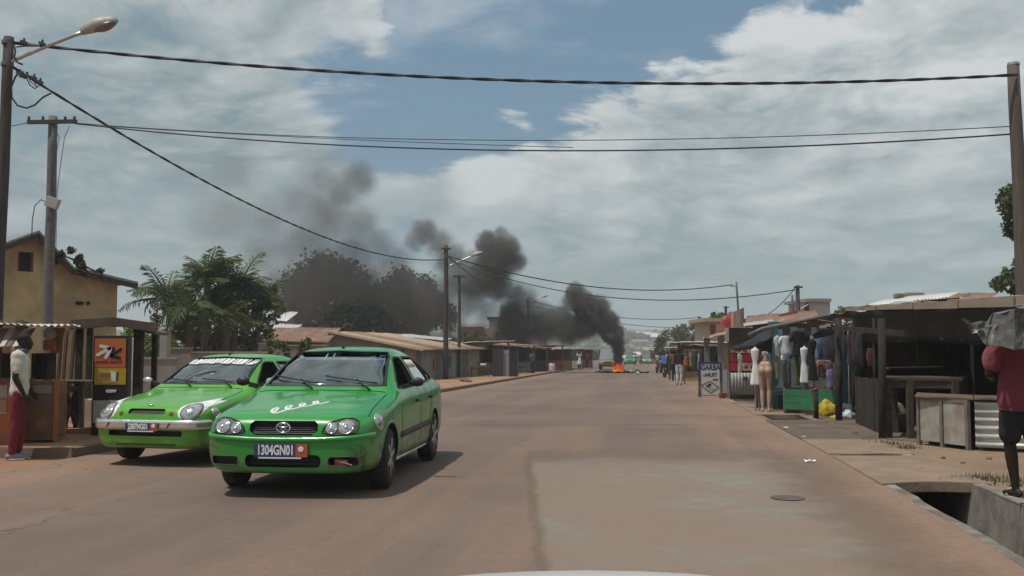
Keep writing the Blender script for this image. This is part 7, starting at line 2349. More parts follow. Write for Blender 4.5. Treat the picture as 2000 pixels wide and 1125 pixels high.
for i, (px0, px1, py0, py1, Y, c, kd, lb) in enumerate((
    (1640, 1652, 650, 700, 22.2, (.07, .075, .10), 'tee', 'grey blue shirt hanging just behind the black post'),
    (1652, 1664, 652, 712, 22.0, (.10, .05, .06), 'tee', 'plum shirt hanging second behind the black post'),
    (1600, 1612, 700, 742, 23.4, (.30, .22, .12), 'trousers', 'tan trousers behind the flowered skirt bundle'),
    (1536, 1546, 704, 750, 23.9, (.06, .10, .14), 'trousers', 'blue jeans hanging against the teal boards'),
    (1525, 1534, 706, 745, 24.0, (.33, .30, .27), 'trousers', 'pale grey leggings against the teal boards'),
    (1583, 1594, 650, 664, 23.2, (.35, .33, .30), 'shorts', 'rolled pale cloth above the long black dress'),
    (1606, 1620, 652, 690, 23.6, (.16, .07, .08), 'tee', 'wine red top at the back of the clothes stall'),
    (1440, 1450, 690, 728, 26.6, (.40, .38, .34), 'tee', 'cream top hanging before the printed food panels'),
    (1488, 1500, 686, 706, 26.4, (.42, .40, .37), 'tee', 'small white top behind the bare mannequin legs'),
    (1345, 1352, 688, 716, 46.5, (.28, .20, .10), 'tee', 'mustard shirt hung beside the dark garment rack'),
    (1362, 1368, 690, 722, 40.0, (.34, .33, .31), 'dress', 'pale dress hung next to the sign board'),
    (1388, 1398, 684, 712, 36.2, (.05, .05, .05), 'tee', 'black shirt between the tall grey boards'))):
    hung_dress('garment', lb, px0, px1, py0, py1, Y, mat('hung_cloth', c, .9, var=.3, scale=8), kd, seed=30 + i)
def vessel(name, label, cat, p, prof, m_, rim=None):
    t = thing(name, label, cat, p, 0, 'goods in the market sheds')
    b = B(); b.lathe(prof, 18); obj('body', b, m_, t, True)
    r_, h_ = prof[-2][0], prof[-2][1]
    b = B(); b.tube([(r_ * math.cos(a), r_ * math.sin(a), h_) for a in [2 * PI * i / 18 for i in range(19)]], .012, 5); obj('rim', b, rim or m_, t, True)
buck = [(0, 0), (.13, 0), (.17, .30), (.16, .30), (0, .02)]; pot = [(0, 0), (.16, .02), (.22, .14), (.20, .26), (.16, .30), (0, .28)]
zt2 = gz(16.5) + .0
for (px, Y, up, prof, c, nm, lb) in ((1758, 17.4, 0, pot, (.06, .055, .05), 'pot', 'sooty pot on the ground under the heavy table'), (1694, 19.0, 0, buck, (.25, .06, .04), 'bucket', 'dull red bucket behind the low plank side'), (1850, 17.2, 0, buck, (.12, .12, .11), 'bucket', 'grey bucket in the shade behind the counter')):
    vessel(nm, lb, nm, G(px, Y, up), prof, mat('vessel', c, .5, var=.3, dirt=(.15, .11, .08), dirt_amt=.4))
for i, (px, Y, c, lb) in enumerate(((1742, 18.0, (.15, .13, .10), 'brown sack under the heavy table'), (1690, 20.6, (.24, .22, .19), 'pale sack inside the dark shed'))):
    q = G(px, Y); b = B(); bmesh.ops.create_icosphere(b.bm, subdivisions=3, radius=1)
    for v in b.bm.verts:
        p = v.co; k_ = 1 + .08 * math.sin(p.z * 9 + i) + .06 * math.sin(p.x * 8 + p.y * 6); v.co = Vector((p.x * .24 * k_, p.y * .18 * k_, (p.z + .9) * .27))
    tag(obj('sack', b, mat('sackcloth', c, .95, var=.25, scale=20, bump=.4), None, True, loc=q), lb, 'sack', 'goods in the market sheds')

# --- grey plastic sheeted parasol over the man in red
um = thing('parasol', 'tattered grey plastic parasol hiding the head of the man in red', 'parasol', (0, 0, 0))
def greyplastic():
    m = mat('grey_plastic_sheet', (.10, .097, .09), .42, var=.25, scale=4, spec=.5, dirt=(.17, .15, .125), dirt_amt=.35, dirt_scale=3)
    return m
M['greyplastic'] = greyplastic()
Yu = 8.75
def sheet_panel(pts, nm, seed, sub=3, wob=.012):
    o = drape(um, pts, M['greyplastic'], nm, wob=wob, seed=seed, sub=sub)
    for f in o.data.polygons: f.use_smooth = False
    return o
apx = P(2062, 586, Yu + .5)
rim = [(P(1926, 634, Yu + .55), P(1912, 652, Yu + .5)), (P(1938, 616, Yu + .12), P(1928, 676, Yu + .02)), (P(1985, 604, Yu - .16), P(1980, 683, Yu - .2)), (P(2050, 602, Yu - .25), P(2050, 686, Yu - .3)), (P(2120, 606, Yu - .1), P(2128, 688, Yu - .12))]
for i in range(4):
    (t0, b0), (t1, b1) = rim[i], rim[i + 1]
    mt, mb = (t0 + t1) / 2 + Vector((0, .05, -.012)), (b0 + b1) / 2 + Vector((0, .05, .022))
    sheet_panel([[t0, mt, t1], [(t0 + b0) / 2, (mt + mb) / 2 + Vector((0, .04, 0)), (t1 + b1) / 2], [b0, mb, b1]], 'valance', i + 3)
    sheet_panel([[apx, apx + (t1 - t0) * .01], [t0 * .5 + apx * .5, t1 * .5 + apx * .5 + Vector((0, 0, -.01))], [t0, t1]], 'canopy', i + 9, 3, .008)
g2 = [[P(1876, 622, Yu), P(1898, 630, Yu + .05), P(1926, 628, Yu + .05)], [P(1884, 631, Yu), P(1902, 641, Yu + .04), P(1922, 646, Yu)], [P(1898, 640, Yu), P(1906, 652, Yu), P(1932, 674, Yu)]]
sheet_panel(g2, 'torn_flap', 12, 3, .018)
b = B(); b.tube([G(2075, Yu + .45, -.1), P(2060, 600, Yu + .45)], .03, 8); obj('pole', b, M['steel'], um, True)
for q in ((1926, 640), (1985, 596), (2110, 610)):
    b = B(); b.tube([P(2060, 604, Yu + .45), P(q[0], q[1], Yu + .04)], .012, 6); obj('rib', b, M['steel'], um)


# ================================================================== motorcycles, minibus, fire and debris
def motorcycle(label, loc, rz, paint):
    t = thing('motorcycle', label, 'motorcycle', loc, rz, 'motorcycles at the roadside')
    for y in (-.62, .62):
        b = B(); b.lathe([(.22, -.045), (.27, -.05), (.30, -.03), (.305, 0), (.30, .03), (.27, .05), (.22, .045)], 24, 'X', (0, y, .305)); wv = obj('wheel', b, M['rubber'], t, True)
        b = B()
        for k_ in range(8):
            a = k_ * PI / 4; b.beam((0, y, .305), (0, y + .23 * math.cos(a), .305 + .23 * math.sin(a)), .015)
        b.lathe([(0, -.05), (.05, -.05), (.05, .05), (0, .05)], 10, 'X', (0, y, .305)); obj('spokes', b, M['steel'], wv)
        b = B(); rings = []
        for i in range(7):
            a = R(20 + 140 * i / 6); rings.append([(x, y + rr_ * math.cos(a), .305 + rr_ * math.sin(a)) for x, rr_ in ((-.07, .33), (0, .36), (.07, .33), (0, .335))])
        b.quadstrip(rings); obj('mudguard', b, paint, t, True)
    b = B(); b.tube([(0, -.5, .82), (0, .05, .62), (0, .55, .62)], .035, 8); b.tube([(0, -.5, .8), (0, -.15, .35), (0, .2, .33), (0, .62, .31)], .03, 8)
    for x in (-.08, .08): b.tube([(x, -.62, .305), (x * .9, -.46, .92)], .022, 6); b.tube([(x, .62, .31), (x, .42, .66)], .02, 6)
    obj('frame', b, M['black'], t, True)
    b = B(); b.box((0, -.02, .42), (.24, .34, .26)); b.box((0, -.06, .58), (.16, .2, .14)); obj('engine', b, M['steel'], t, bevel=.03)
    b = B(); b.ball((0, -.16, .80), (.13, .25, .12), 14, 10); obj('tank', b, paint, t, True)
    b = B(); b.box((0, .36, .79), (.24, .72, .10)); obj('seat', b, M['black'], t, bevel=.04)
    b = B(); b.tube([(-.36, -.36, 1.02), (-.2, -.44, 1.04), (0, -.46, .98), (.2, -.44, 1.04), (.36, -.36, 1.02)], .014, 6); hb = obj('handlebar', b, M['steel'], t, True)
    for s in (-1, 1):
        b = B(); b.ball((s * .30, -.42, 1.16), (.06, .015, .04), 10, 6); b.tube([(s * .26, -.42, 1.03), (s * .30, -.42, 1.14)], .008, 5); obj('mirror', b, M['black'], hb)
    b = B(); b.ball((0, -.56, .90), (.09, .08, .09), 12, 8); obj('headlight', b, M['cloud_lens'], t, True)
    b = B(); b.tube([(.11, .0, .3), (.13, .3, .28), (.13, .72, .36)], [.022, .03, .045], 8); obj('exhaust', b, M['steel'], t, True)
    return t


def rider(label, loc, rz, top, bottom, voxel=.024):
    return figure('person', label, 'person', loc, rz, dict(
        head=(0, -.12, 1.46), neck=(0, -.06, 1.33), chest=(0, -.02, 1.14), waist=(0, .07, .98), pelvis=(0, .13, .90), lsh=(.19, -.04, 1.26), rsh=(-.19, -.04, 1.26), lel=(.30, -.2, 1.06), rel=(-.30, -.2, 1.06), lwr=(.33, -.36, 1.02), rwr=(-.33, -.36, 1.02),
        lhip=(.10, .12, .88), rhip=(-.10, .12, .88), lkn=(.17, -.24, .72), rkn=(-.17, -.24, .72), lan=(.17, -.10, .34), ran=(-.17, -.10, .34)), M['skin'], 1.0, voxel, top, bottom, hem=.84)


bike_red = mat('bike_red', (.25, .03, .03), .35); bike_blue = mat('bike_blue', (.03, .05, .12), .35); bike_white = mat('bike_white', (.55, .55, .53), .35)
L1 = ground_at(1298, 737); 
motorcycle('motorcycle carrying the rider in blue, pointing down the road', L1, R(176), bike_blue)
rider('motorcycle rider in blue shirt seen from behind', L1, R(176), mat('blue_shirt', (.035, .12, .30), .9, var=.15), M['darkshorts'])
L2 = ground_at(1287, 729); motorcycle('dark red motorcycle parked slantwise near the blue rider', L2, R(158), bike_red)
for px, py, rz, m_, lb in ((1305, 726, 170, bike_white, 'white motorcycle behind the blue rider'), (1330, 731, 200, M['black'], 'black motorcycle half hidden behind the woman in white trousers'), (1311, 722, 165, bike_blue, 'blue motorcycle farthest along the parked row'), (1352, 741, 130, bike_red, 'red motorcycle by the garment rack')):
    motorcycle(lb, ground_at(px, py), R(rz), m_)
L3 = ground_at(1342, 739); motorcycle('white nosed motorcycle parked behind the standing woman', L3, R(-60), bike_white)
L4 = ground_at(1315, 732); motorcycle('black motorcycle parked among the bystanders', L4, R(30), M['black'])
L5 = G(1251, 150); motorcycle('distant motorcycle carrying the rider in red', L5, R(-8), bike_red)
rider('distant motorcycle rider in red beside the lime taxi', L5, R(-8), mat('rider_red', (.4, .05, .04), .9), M['darkshorts'], .035)
L6 = G(1241, 165); motorcycle('distant motorcycle between the two far taxis', L6, R(-8), M['black'])
rider('distant dark rider between the two far taxis', L6, R(-8), mat('rider_dark', (.06, .06, .05), .9), M['darkshorts'], .035)

# --- yellow minibus behind the fire
def minibus(label, loc, rz):
    t = thing('minibus', label, 'minibus', loc, rz)
    yel = mat('bus_yellow', (.46, .36, .03), .45, dirt=(.25, .18, .1), dirt_amt=.35); gry = mat('bus_grey', (.13, .15, .16), .5, dirt=(.25, .2, .15), dirt_amt=.3)
    sec = lambda y, w_, z0, z1, zt, wt: [Vector((x, y, z)) for x, z in ((-w_, z0), (w_, z0), (w_ * 1.02, (z0 + z1) / 2), (w_, z1), (wt, zt - .06), (wt * .8, zt), (-wt * .8, zt), (-wt, zt - .06), (-w_, z1), (-w_ * 1.02, (z0 + z1) / 2))]
    b = B(); b.quadstrip([sec(0, .84, .40, .85, 1.02, .78), sec(.08, .90, .34, 1.0, 1.12, .84), sec(.5, .93, .32, 1.08, 1.30, .85), sec(.62, .93, .32, 1.10, 1.10 + .25, .86), sec(1.15, .94, .32, 1.12, 2.06, .78), sec(1.4, .94, .32, 1.12, 2.16, .77), sec(4.7, .94, .32, 1.12, 2.16, .77), sec(4.9, .92, .36, 1.12, 2.05, .75)])
    body = obj('body', b, gry, t, True)
    md = body.modifiers.new('edges', 'EDGE_SPLIT'); md.split_angle = R(40)
    b = B(); b.quadstrip([sec(-.012, .86, .52, .80, .92, .82), sec(.07, .915, .50, .92, .98, .88), sec(.5, .945, .50, .94, .96, .93), sec(4.7, .955, .50, .94, .96, .94)]); obj('yellow_band', b, yel, t, True)
    gl = mat('bus_glass', (.045, .055, .058), .7, spec=.12)
    b = B(); b.hexa([(-.74, .66, 1.20), (.74, .66, 1.20), (.74, .70, 1.19), (-.74, .70, 1.19), (-.66, 1.08, 1.95), (.66, 1.08, 1.95), (.66, 1.12, 1.94), (-.66, 1.12, 1.94)]); obj('windscreen', b, gl, t)
    for s in (-1, 1):
        for y0, y1 in ((1.25, 2.0), (2.1, 2.95), (3.05, 3.85), (3.95, 4.6)):
            b = B(); b.hexa([(s * .935, y0, 1.2), (s * .95, y0, 1.2), (s * .95, y1, 1.2), (s * .935, y1, 1.2), (s * .80, y0, 1.9), (s * .815, y0, 1.9), (s * .815, y1, 1.9), (s * .80, y1, 1.9)]); obj('side_window', b, gl, t)
        b = B(); b.box((s * .60, -.02, .72), (.30, .05, .19)); obj('headlight', b, M['cloud_lens'], t, bevel=.03)
        b = B(); b.box((s * 1.06, .75, 1.35), (.12, .08, .26)); obj('wing_mirror', b, M['black'], t, bevel=.03)
        for y in (.95, 3.9):
            b = B(); b.lathe([(0, -.10), (.20, -.10), (.33, -.09), (.34, 0), (.33, .09), (.20, .10), (0, .10)], 24, 'X', (s * .84, y, .34)); wv = obj('wheel', b, M['rubber'], t, True)
            b = B(); b.lathe([(0, s * .10), (.17, s * .10), (.18, s * .115), (0, s * .12)], 16, 'X', (s * .84, y, .34)); obj('hub', b, M['steel'], wv, True)
    b = B(); b.box((0, -.03, .76), (.8, .05, .14)); obj('grille', b, M['black'], t)
    b = B(); b.box((0, -.05, .42), (1.78, .18, .20)); obj('bumper', b, M['black'], t, bevel=.03)
    b = B(); b.box((0, -.15, .44), (.5, .02, .11)); obj('number_plate', b, M['plateblue'], t)
    b = B()
    for x in (-.7, .7): b.tube([(x, 1.5, 2.30), (x, 4.6, 2.30)], .025, 6)
    for y in (1.5, 2.3, 3.1, 3.9, 4.6):
        b.tube([(-.7, y, 2.30), (.7, y, 2.30)], .025, 6)
        for x in (-.68, .68): b.tube([(x, y, 2.12), (x, y, 2.30)], .02, 6)
    rk = obj('roof_rack', b, M['steel'], t)
    for i, (x, y) in enumerate(((-.4, 1.9), (.35, 2.0))):
        b = B(); b.box((x, y, 2.45), (.5, .5, .26)); obj('load', b, M['whitejean'], rk, bevel=.06)
    return t


minibus('yellow and grey minibus stopped behind the burning tyres', G(1187, 97), R(-8))

# --- burning tyres and barricade
FB = ground_at(1207, 729)
def tyre(label, p, rz, tilt):
    b = B(); b.lathe([(.17, -.09), (.24, -.10), (.30, -.08), (.32, 0), (.30, .08), (.24, .10), (.17, .09), (.15, 0)], 22, 'Z')
    bmesh.ops.rotate(b.bm, verts=b.bm.verts[:], cent=(0, 0, 0), matrix=Euler(tilt).to_matrix())
    o = obj('tyre', b, mat('charred_rubber', (.012, .011, .011), .9), None, True, loc=p, rz=rz)
    # the bore is open: drop the end caps
    return tag(o, label, 'tyre', 'burnt tyres of the barricade')
tyre('charred tyre at the base of the flames', FB + Vector((.0, 0, .10)), 0, (0.1, 0, 0))
tyre('charred tyre leaning on the burning one', FB + Vector((.34, .2, .26)), .6, (.5, .3, 0))
tyre('charred tyre flat on the road west of the flames', FB + Vector((-.75, .1, .10)), 0, (0, .08, 0))
deb = thing('barricade', 'low dark barricade of planks and rubble across the road at the fire', 'barricade', FB, R(-6))
rr = random.Random(11)
for i in range(16):
    x = -1.45 + 3.5 * i / 15 + rr.uniform(-.1, .1)
    L = rr.uniform(.35, 1.0); a = rr.uniform(-.5, .5)
    b = B(); b.box((x, rr.uniform(-.2, .3), rr.uniform(.05, .16)), (L, rr.uniform(.08, .2), rr.uniform(.05, .14)), (rr.uniform(-.2, .2), rr.uniform(-.2, .2), a)); obj('plank', b, M['darkwood'] if rr.random() < .75 else M['fascia'], deb)
for i in range(14):
    s = rr.uniform(.06, .16); b = B(); b.ball((rr.uniform(-1.5, 2.0), rr.uniform(-.3, .4), s * .4), (s, s, s * .7), 7, 5); obj('rubble', b, M['fascia'], deb)
for i, (px, py, s, lb) in enumerate(((1236, 729, .30, 'pale broken block at the east end of the barricade'), (1246, 731, .24, 'second pale block lying beyond the barricade end'))):
    b = B(); b.box((0, 0, s * .35), (s * 1.6, s, s * .8), (.1, .25, .4 + i)); tag(obj('block', b, M['offwhite'], None, loc=ground_at(px, py), bevel=.03), lb, 'block', 'loose blocks')
heap('dark_heap', 'dark cloth heap on top of the pale block by the barricade', 'cloth', 1243, 78.5, (.04, .04, .045), (.28, .2, .22), 3)


def flame_mat():
    m = bpy.data.materials.new('flame'); m.use_nodes = True
    t = NT(m.node_tree); m.node_tree.nodes.clear()
    o = t.n('ShaderNodeOutputMaterial')
    c = t.n('ShaderNodeTexCoord').outputs['Object']
    x, y, z = t.xyz(c)
    f = t.noise(t.v('MULTIPLY', c, (1, 1, .5)), 4.0, 4, .6)
    h = t.m('ADD', t.m('MULTIPLY', z, .85), t.m('MULTIPLY', t.m('SUBTRACT', f, .5), 1.3))
    col = t.mix(t.ramp(h, .0, .45), (1.0, .30, .045), (.80, .10, .014))
    col = t.mix(t.ramp(h, .45, 1.1), col, (.35, .03, .006))
    e = t.n('ShaderNodeEmission'); t.put(e.inputs[0], col); t.put(e.inputs[1], t.ramp(h, .1, 1.1, .75, .15))
    tr = t.n('ShaderNodeBsdfTransparent')
    mx_ = t.n('ShaderNodeMixShader'); t.put(mx_.inputs[0], t.ramp(h, 1.45, .7)); t.put(mx_.inputs[1], tr.outputs[0]); t.put(mx_.inputs[2], e.outputs[0])
    t.put(o.inputs[0], mx_.outputs[0])
    return m


M['flame'] = flame_mat()
fl = thing('fire', 'orange fire burning on the heap of tyres in the road', 'fire', FB)
rr = random.Random(4)
for i in range(11):
    x, y = rr.uniform(-.34, .34), rr.uniform(-.2, .25); h = rr.uniform(.4, .9) * (1.1 - abs(x)); r0 = rr.uniform(.10, .19)
    pts, rs = [], []
    for k_ in range(8):
        v = k_ / 7
        pts.append((x + .10 * math.sin(v * 5 + i) * v, y + .08 * math.cos(v * 4 + i * 2) * v, .12 + h * v)); rs.append(max(.01, r0 * (1 - v) ** .75 * (1 + .25 * math.sin(v * 8 + i))))
    b = B(); b.tube(pts, rs, 8); obj('flame', b, M['flame'], fl, True)

# --- bonnet of the white car the street is seen from
hc_ = thing('car', 'white car bonnet at the bottom edge, the car the street is seen from', 'car', (0.155, 0, 0))
wp = mat('white_car_paint', (.70, .72, .73), .3, var=.04, coat=.6, dirt=(.5, .45, .4), dirt_amt=.2)
b = B(); rings = []
for j in range(9):
    v = j / 8; y = .55 + 1.65 * v
    ring = []
    for i in range(15):
        u = -1 + 2 * i / 14
        z = 1.044 - .045 * v - .030 * max(0, v - .8) * 12 * v - .085 * abs(u) ** 2.8 - .022 * u * u - .10 * max(0, v - .75) ** 1.5
        ring.append((u * (.80 - .06 * v), y + .12 * (1 - u * u) * v, z))
    ring += [(q[0], q[1], q[2] - .03) for q in reversed(ring)]
    rings.append(ring)
b.quadstrip(rings); obj('bonnet', b, wp, hc_, True)
for s in (-1, 1):
    b = B(); b.quadstrip([[(s * .74, y, .88 - .1 * (y > 2)), (s * .86, y, .84 - .1 * (y > 2)), (s * .88, y, .5), (s * .74, y, .45)] for y in (.5, 1.0, 1.5, 2.0, 2.2)]); obj('front_wing', b, wp, hc_, True)
b = B(); b.box((0, 2.24, .52), (1.66, .16, .34)); obj('front_bumper', b, wp, hc_, bevel=.05)
b = B(); b.box((0, 2.24, .76), (1.0, .06, .10)); obj('grille', b, M['black'], hc_)
for s in (-1, 1):
    b = B(); b.box((s * .66, 2.20, .76), (.30, .10, .12)); obj('headlight', b, M['cloud_lens'], hc_, bevel=.03)
    b = B(); b.lathe([(0, -.1), (.2, -.1), (.29, -.08), (.30, 0), (.29, .08), (.2, .1), (0, .1)], 24, 'X', (s * .74, 1.45, .30)); obj('tyre', b, M['rubber'], hc_, True)

for px, Y, rz, a, c, lb in ((1304, 76, 170, (.42, .40, .38), (.05, .05, .07), 'person in pale shirt walking past the parked motorcycles'), (1321, 66, 200, (.05, .05, .05), (.10, .08, .07), 'person in black between the parked motorcycles and the stalls'), (1296, 96, 185, (.30, .08, .05), (.04, .04, .05), 'small figure in rust red beyond the motorcycles'), (1283, 120, 10, (.45, .42, .36), (.06, .05, .05), 'tiny distant figure in cream at the road edge')):
    figure('person', lb, 'person', G(px, Y), R(rz), {}, M['skin'], .97, .030, mat('street_top', a, .9), mat('street_trousers', c, .9))


# ================================================================== trees, palms, shrubs, far hills
def leaf_mat(name, a, c, rough=.6):
    m = bpy.data.materials.new(name); m.use_nodes = True
    t = NT(m.node_tree); m.node_tree.nodes.clear()
    o = t.n('ShaderNodeOutputMaterial')
    co = t.n('ShaderNodeTexCoord').outputs['Object']
    f = t.ramp(t.noise(co, 1.3, 5, .65), .3, .7)
    g = t.noise(co, 14, 2, .5)
    col = t.mix(t.m('ADD', t.m('MULTIPLY', f, .7), t.m('MULTIPLY', g, .3)), a, c)
    b = t.n('ShaderNodeBsdfPrincipled'); t.put(b.inputs['Base Color'], col); b.inputs['Roughness'].default_value = rough; b.inputs['Specular IOR Level'].default_value = .3
    tr = t.n('ShaderNodeBsdfTranslucent'); t.put(tr.inputs[0], t.mix(.5, col, (.12, .16, .02)))
    mx_ = t.n('ShaderNodeMixShader'); mx_.inputs[0].default_value = .22; t.put(mx_.inputs[1], b.outputs[0]); t.put(mx_.inputs[2], tr.outputs[0]); t.put(o.inputs[0], mx_.outputs[0])
    return m


M['leafdark'] = leaf_mat('dark_leaves', (.016, .028, .010), (.045, .065, .022))
M['leafmid'] = leaf_mat('mid_leaves', (.038, .060, .018), (.10, .13, .042))
M['leaflime'] = leaf_mat('lime_leaves', (.10, .16, .015), (.24, .30, .03))
M['leafdry'] = leaf_mat('dry_fronds', (.09, .075, .04), (.16, .13, .07))
M['bark'] = mat('bark', (.11, .085, .065), .95, var=.35, scale=8, bump=.6, bscale=20)


def leaves(ells, n, size, seed, droop=.35):
    """many small leaf faces through the volume of ellipsoids, gathered in clumps with gaps between"""
    r = np.random.default_rng(seed)
    V, Fc = [], []
    tot = sum(e[1][0] * e[1][1] * e[1][2] for e in ells)
    for cen, rad in ells:
        m = int(n * rad[0] * rad[1] * rad[2] / tot)
        nc = max(6, m // 46)
        d = r.normal(size=(nc, 3)); d /= np.linalg.norm(d, axis=1)[:, None]
        cl = d * (r.uniform(.35, 1.0, size=(nc, 1)) ** .45)
        cs_ = r.uniform(.12, .26, size=nc)
        pick = r.integers(0, nc, m)
        off = r.normal(size=(m, 3)); off = off / np.linalg.norm(off, axis=1)[:, None] * (r.random((m, 1)) ** .45) * cs_[pick][:, None] * 1.25
        p = (cl[pick] + off) * np.array(rad) + np.array(cen)
        for q in p:
            a = r.normal(size=3); a[2] -= droop; a /= np.linalg.norm(a)
            b_ = np.cross(a, r.normal(size=3)); b_ /= np.linalg.norm(b_) + 1e-9
            L = size * r.uniform(.6, 1.3); w_ = L * .36
            k = len(V)
            V += [q, q + a * L * .5 + b_ * w_, q + a * L, q + a * L * .5 - b_ * w_]
            Fc.append((k, k + 1, k + 2, k + 3))
    me = bpy.data.meshes.new('leaves'); me.from_pydata([tuple(v) for v in V], [], Fc)
    return me


def tree(name, label, base, ells, n, size, m_, seed, trunk_h, trunk_r, group=None, limbs=6, multi=1):
    t = thing(name, label, 'tree', base, 0, group)
    rr = random.Random(seed)
    b = B()
    for s in range(multi):
        ox = (s - (multi - 1) / 2) * trunk_r * 2.4
        b.tube([(ox + .12 * trunk_h * .2 * math.sin(i + seed + s), .05 * math.cos(i * 1.3), -.3 + (trunk_h + .3) * i / 6) for i in range(7)], [trunk_r * (1.25 - .6 * i / 6) for i in range(7)], 9)
    obj('trunk', b, M['bark'], t, True)
    for i in range(limbs):
        c, rad = ells[i % len(ells)]
        e = Vector(c) + Vector((rr.uniform(-.6, .6) * rad[0], rr.uniform(-.6, .6) * rad[1], rr.uniform(-.2, .5) * rad[2]))
        s_ = Vector((0, 0, trunk_h * rr.uniform(.7, .98)))
        mid = (s_ + e) / 2 + Vector((0, 0, .12 * (e - s_).length))
        b = B(); b.tube([s_, mid, e], [trunk_r * .5, trunk_r * .3, trunk_r * .1], 7); obj('limb', b, M['bark'], t, True)
    link('crown', leaves(ells, n, size, seed), m_, t)
    return t


def frond_mesh(seed, L, droop, n=15, w=.05, leaf=.55):
    """one palm frond: a curved midrib with paired leaflets; grows along +x, droops"""
    r = random.Random(seed)
    b = B()
    pts = [Vector((L * t * math.cos(droop * t * .8), 0, L * t * (.55 - droop * t * .75))) for t in [i / 8 for i in range(9)]]
    b.tube(pts, [.03 * (1 - .8 * i / 8) for i in range(9)], 5)
    for i in range(n):
        t = .18 + .82 * i / (n - 1)
        k = min(7, int(t * 8)); f = t * 8 - k
        p = pts[k] * (1 - f) + pts[k + 1] * f
        d = (pts[k + 1] - pts[k]).normalized()
        LL = leaf * math.sin(PI * (.18 + .72 * t)) * r.uniform(.8, 1.15)
        for s in (-1, 1):
            e = p + (d * .45 + Vector((0, s * .85, -.28 + r.uniform(-.25, .2)))).normalized() * LL
            q = d * w
            v = [b.bm.verts.new(x) for x in (p - q * .5, (p + e) / 2 - q * .6 + Vector((0, 0, .03)), e, (p + e) / 2 + q * .6 + Vector((0, 0, .03)))]
            b.bm.faces.new(v)
    return b.to_mesh('frond', fix=False)


FR = [frond_mesh(i, 1.0, .55 + .22 * i, leaf=.30, w=.036) for i in range(5)]
for me_ in FR: me_.materials.append(M['leafmid'])
def palm(label, base, h, L, n, seed, lean=(0, 0), trunk_r=.14, steep=0.0, group='palms behind the taxis', dry=0):
    t = thing('palm_tree', label, 'palm tree', base, 0, group)
    r = random.Random(seed)
    b = B(); b.tube([(lean[0] * (i / 6) ** 2, lean[1] * i / 6, -.2 + (h + .2) * i / 6) for i in range(7)], [trunk_r * (1.2 - .4 * i / 6) for i in range(7)], 9)
    obj('trunk', b, M['bark'], t, True)
    for i in range(n):
        me = FR[r.randrange(5)] if r.random() > steep else FR[0]
        o = link('frond', me, None, t)
        o.location = (lean[0], lean[1], h)
        o.rotation_euler = Euler((r.uniform(-.3, .3), r.uniform(-.75, .45) - steep * .5, 2 * PI * i / n + r.uniform(-.3, .3)))
        k = L * r.uniform(.75, 1.12); o.scale = (k, k, k)
    return t


# frondy cluster behind the two taxis
for i, (px, Y, top, L, n, lean, st_, lb) in enumerate((
    (400, 42, 555, 2.1, 34, (.1, 0), .35, 'tallest palm of the cluster, its crest pale and upright'),
    (455, 43, 565, 1.9, 30, (.3, 0), .35, 'second palm of the cluster, nearer the smoke'),
    (345, 40, 585, 1.9, 28, (-.4, 0), .1, 'palm with long arching fronds toward the yellow house'),
    (495, 44, 592, 1.8, 26, (.4, 0), .1, 'palm leaning toward the dark mango trees'),
    (375, 39, 622, 1.8, 24, (-.1, 0), .0, 'low palm in front of the cluster'),
    (440, 40, 628, 1.7, 24, (.1, 0), .0, 'low bushy palm over the long wall'))):
    g = G(px, Y); palm(lb, g, P(px, top, Y).z - g.z, L, n, 40 + i, lean, steep=st_)
g = G(418, 44)
tree('shrub_tree', 'dense bushy tree filling the heart of the palm cluster', g, [((0, 0, 2.9), (2.0, 1.6, 1.4)), ((-1.5, 0, 2.1), (1.5, 1.2, 1.2)), ((1.5, 0, 2.2), (1.5, 1.2, 1.2)), ((.1, 0, 3.7), (1.3, 1.0, .8)), ((-2.2, 0, 1.2), (1.1, 1, .9)), ((2.3, 0, 1.3), (1.2, 1, .9))], 9000, .15, leaf_mat('feathery_leaves', (.032, .052, .016), (.085, .115, .036)), 3, 2.2, .14, multi=3)
g = G(430, 43)
tree('shrub_tree', 'mid green leafy crown woven through the palm fronds', g, [((-.8, 0, 3.9), (1.3, 1, .9)), ((.5, 0, 4.2), (1.2, 1, .9)), ((1.5, 0, 3.3), (1.1, 1, .8)), ((-2.0, 0, 3.0), (1.1, .9, .8))], 4200, .19, M['leafmid'], 23, 2.6, .1, multi=2)
g = G(470, 45)
tree('shrub_tree', 'brownish thin shrub tree under the palms by the white hut', g, [((0, 0, 1.6), (1.5, 1.2, 1.0)), ((-1.6, 0, 1.5), (1.3, 1.0, .9))], 2600, .14, leaf_mat('olive_leaves', (.05, .045, .018), (.10, .09, .035)), 4, 1.3, .08, multi=3)
g = G(282, 38)
tree('bush', 'bright lime green bush between the yellow house and the palms', g, [((0, 0, 2.1), (.95, .8, .48)), ((.45, 0, 1.8), (.75, .7, .5)), ((-.5, 0, 1.75), (.6, .6, .42))], 2400, .14, M['leaflime'], 5, 1.5, .06)
g = G(300, 36)
tree('bush', 'dark green bush beneath the lime one', g, [((0, 0, 1.2), (1.2, .9, .75)), ((.9, 0, .9), (.9, .8, .6))], 1900, .14, M['leafmid'], 6, .9, .06)
g = G(345, 31)
tree('bush', 'low light green plant beside the pale column', g, [((0, 0, .75), (.45, .4, .45))], 420, .14, leaf_mat('pale_leaves', (.08, .12, .04), (.16, .2, .07)), 7, .4, .03, limbs=3)
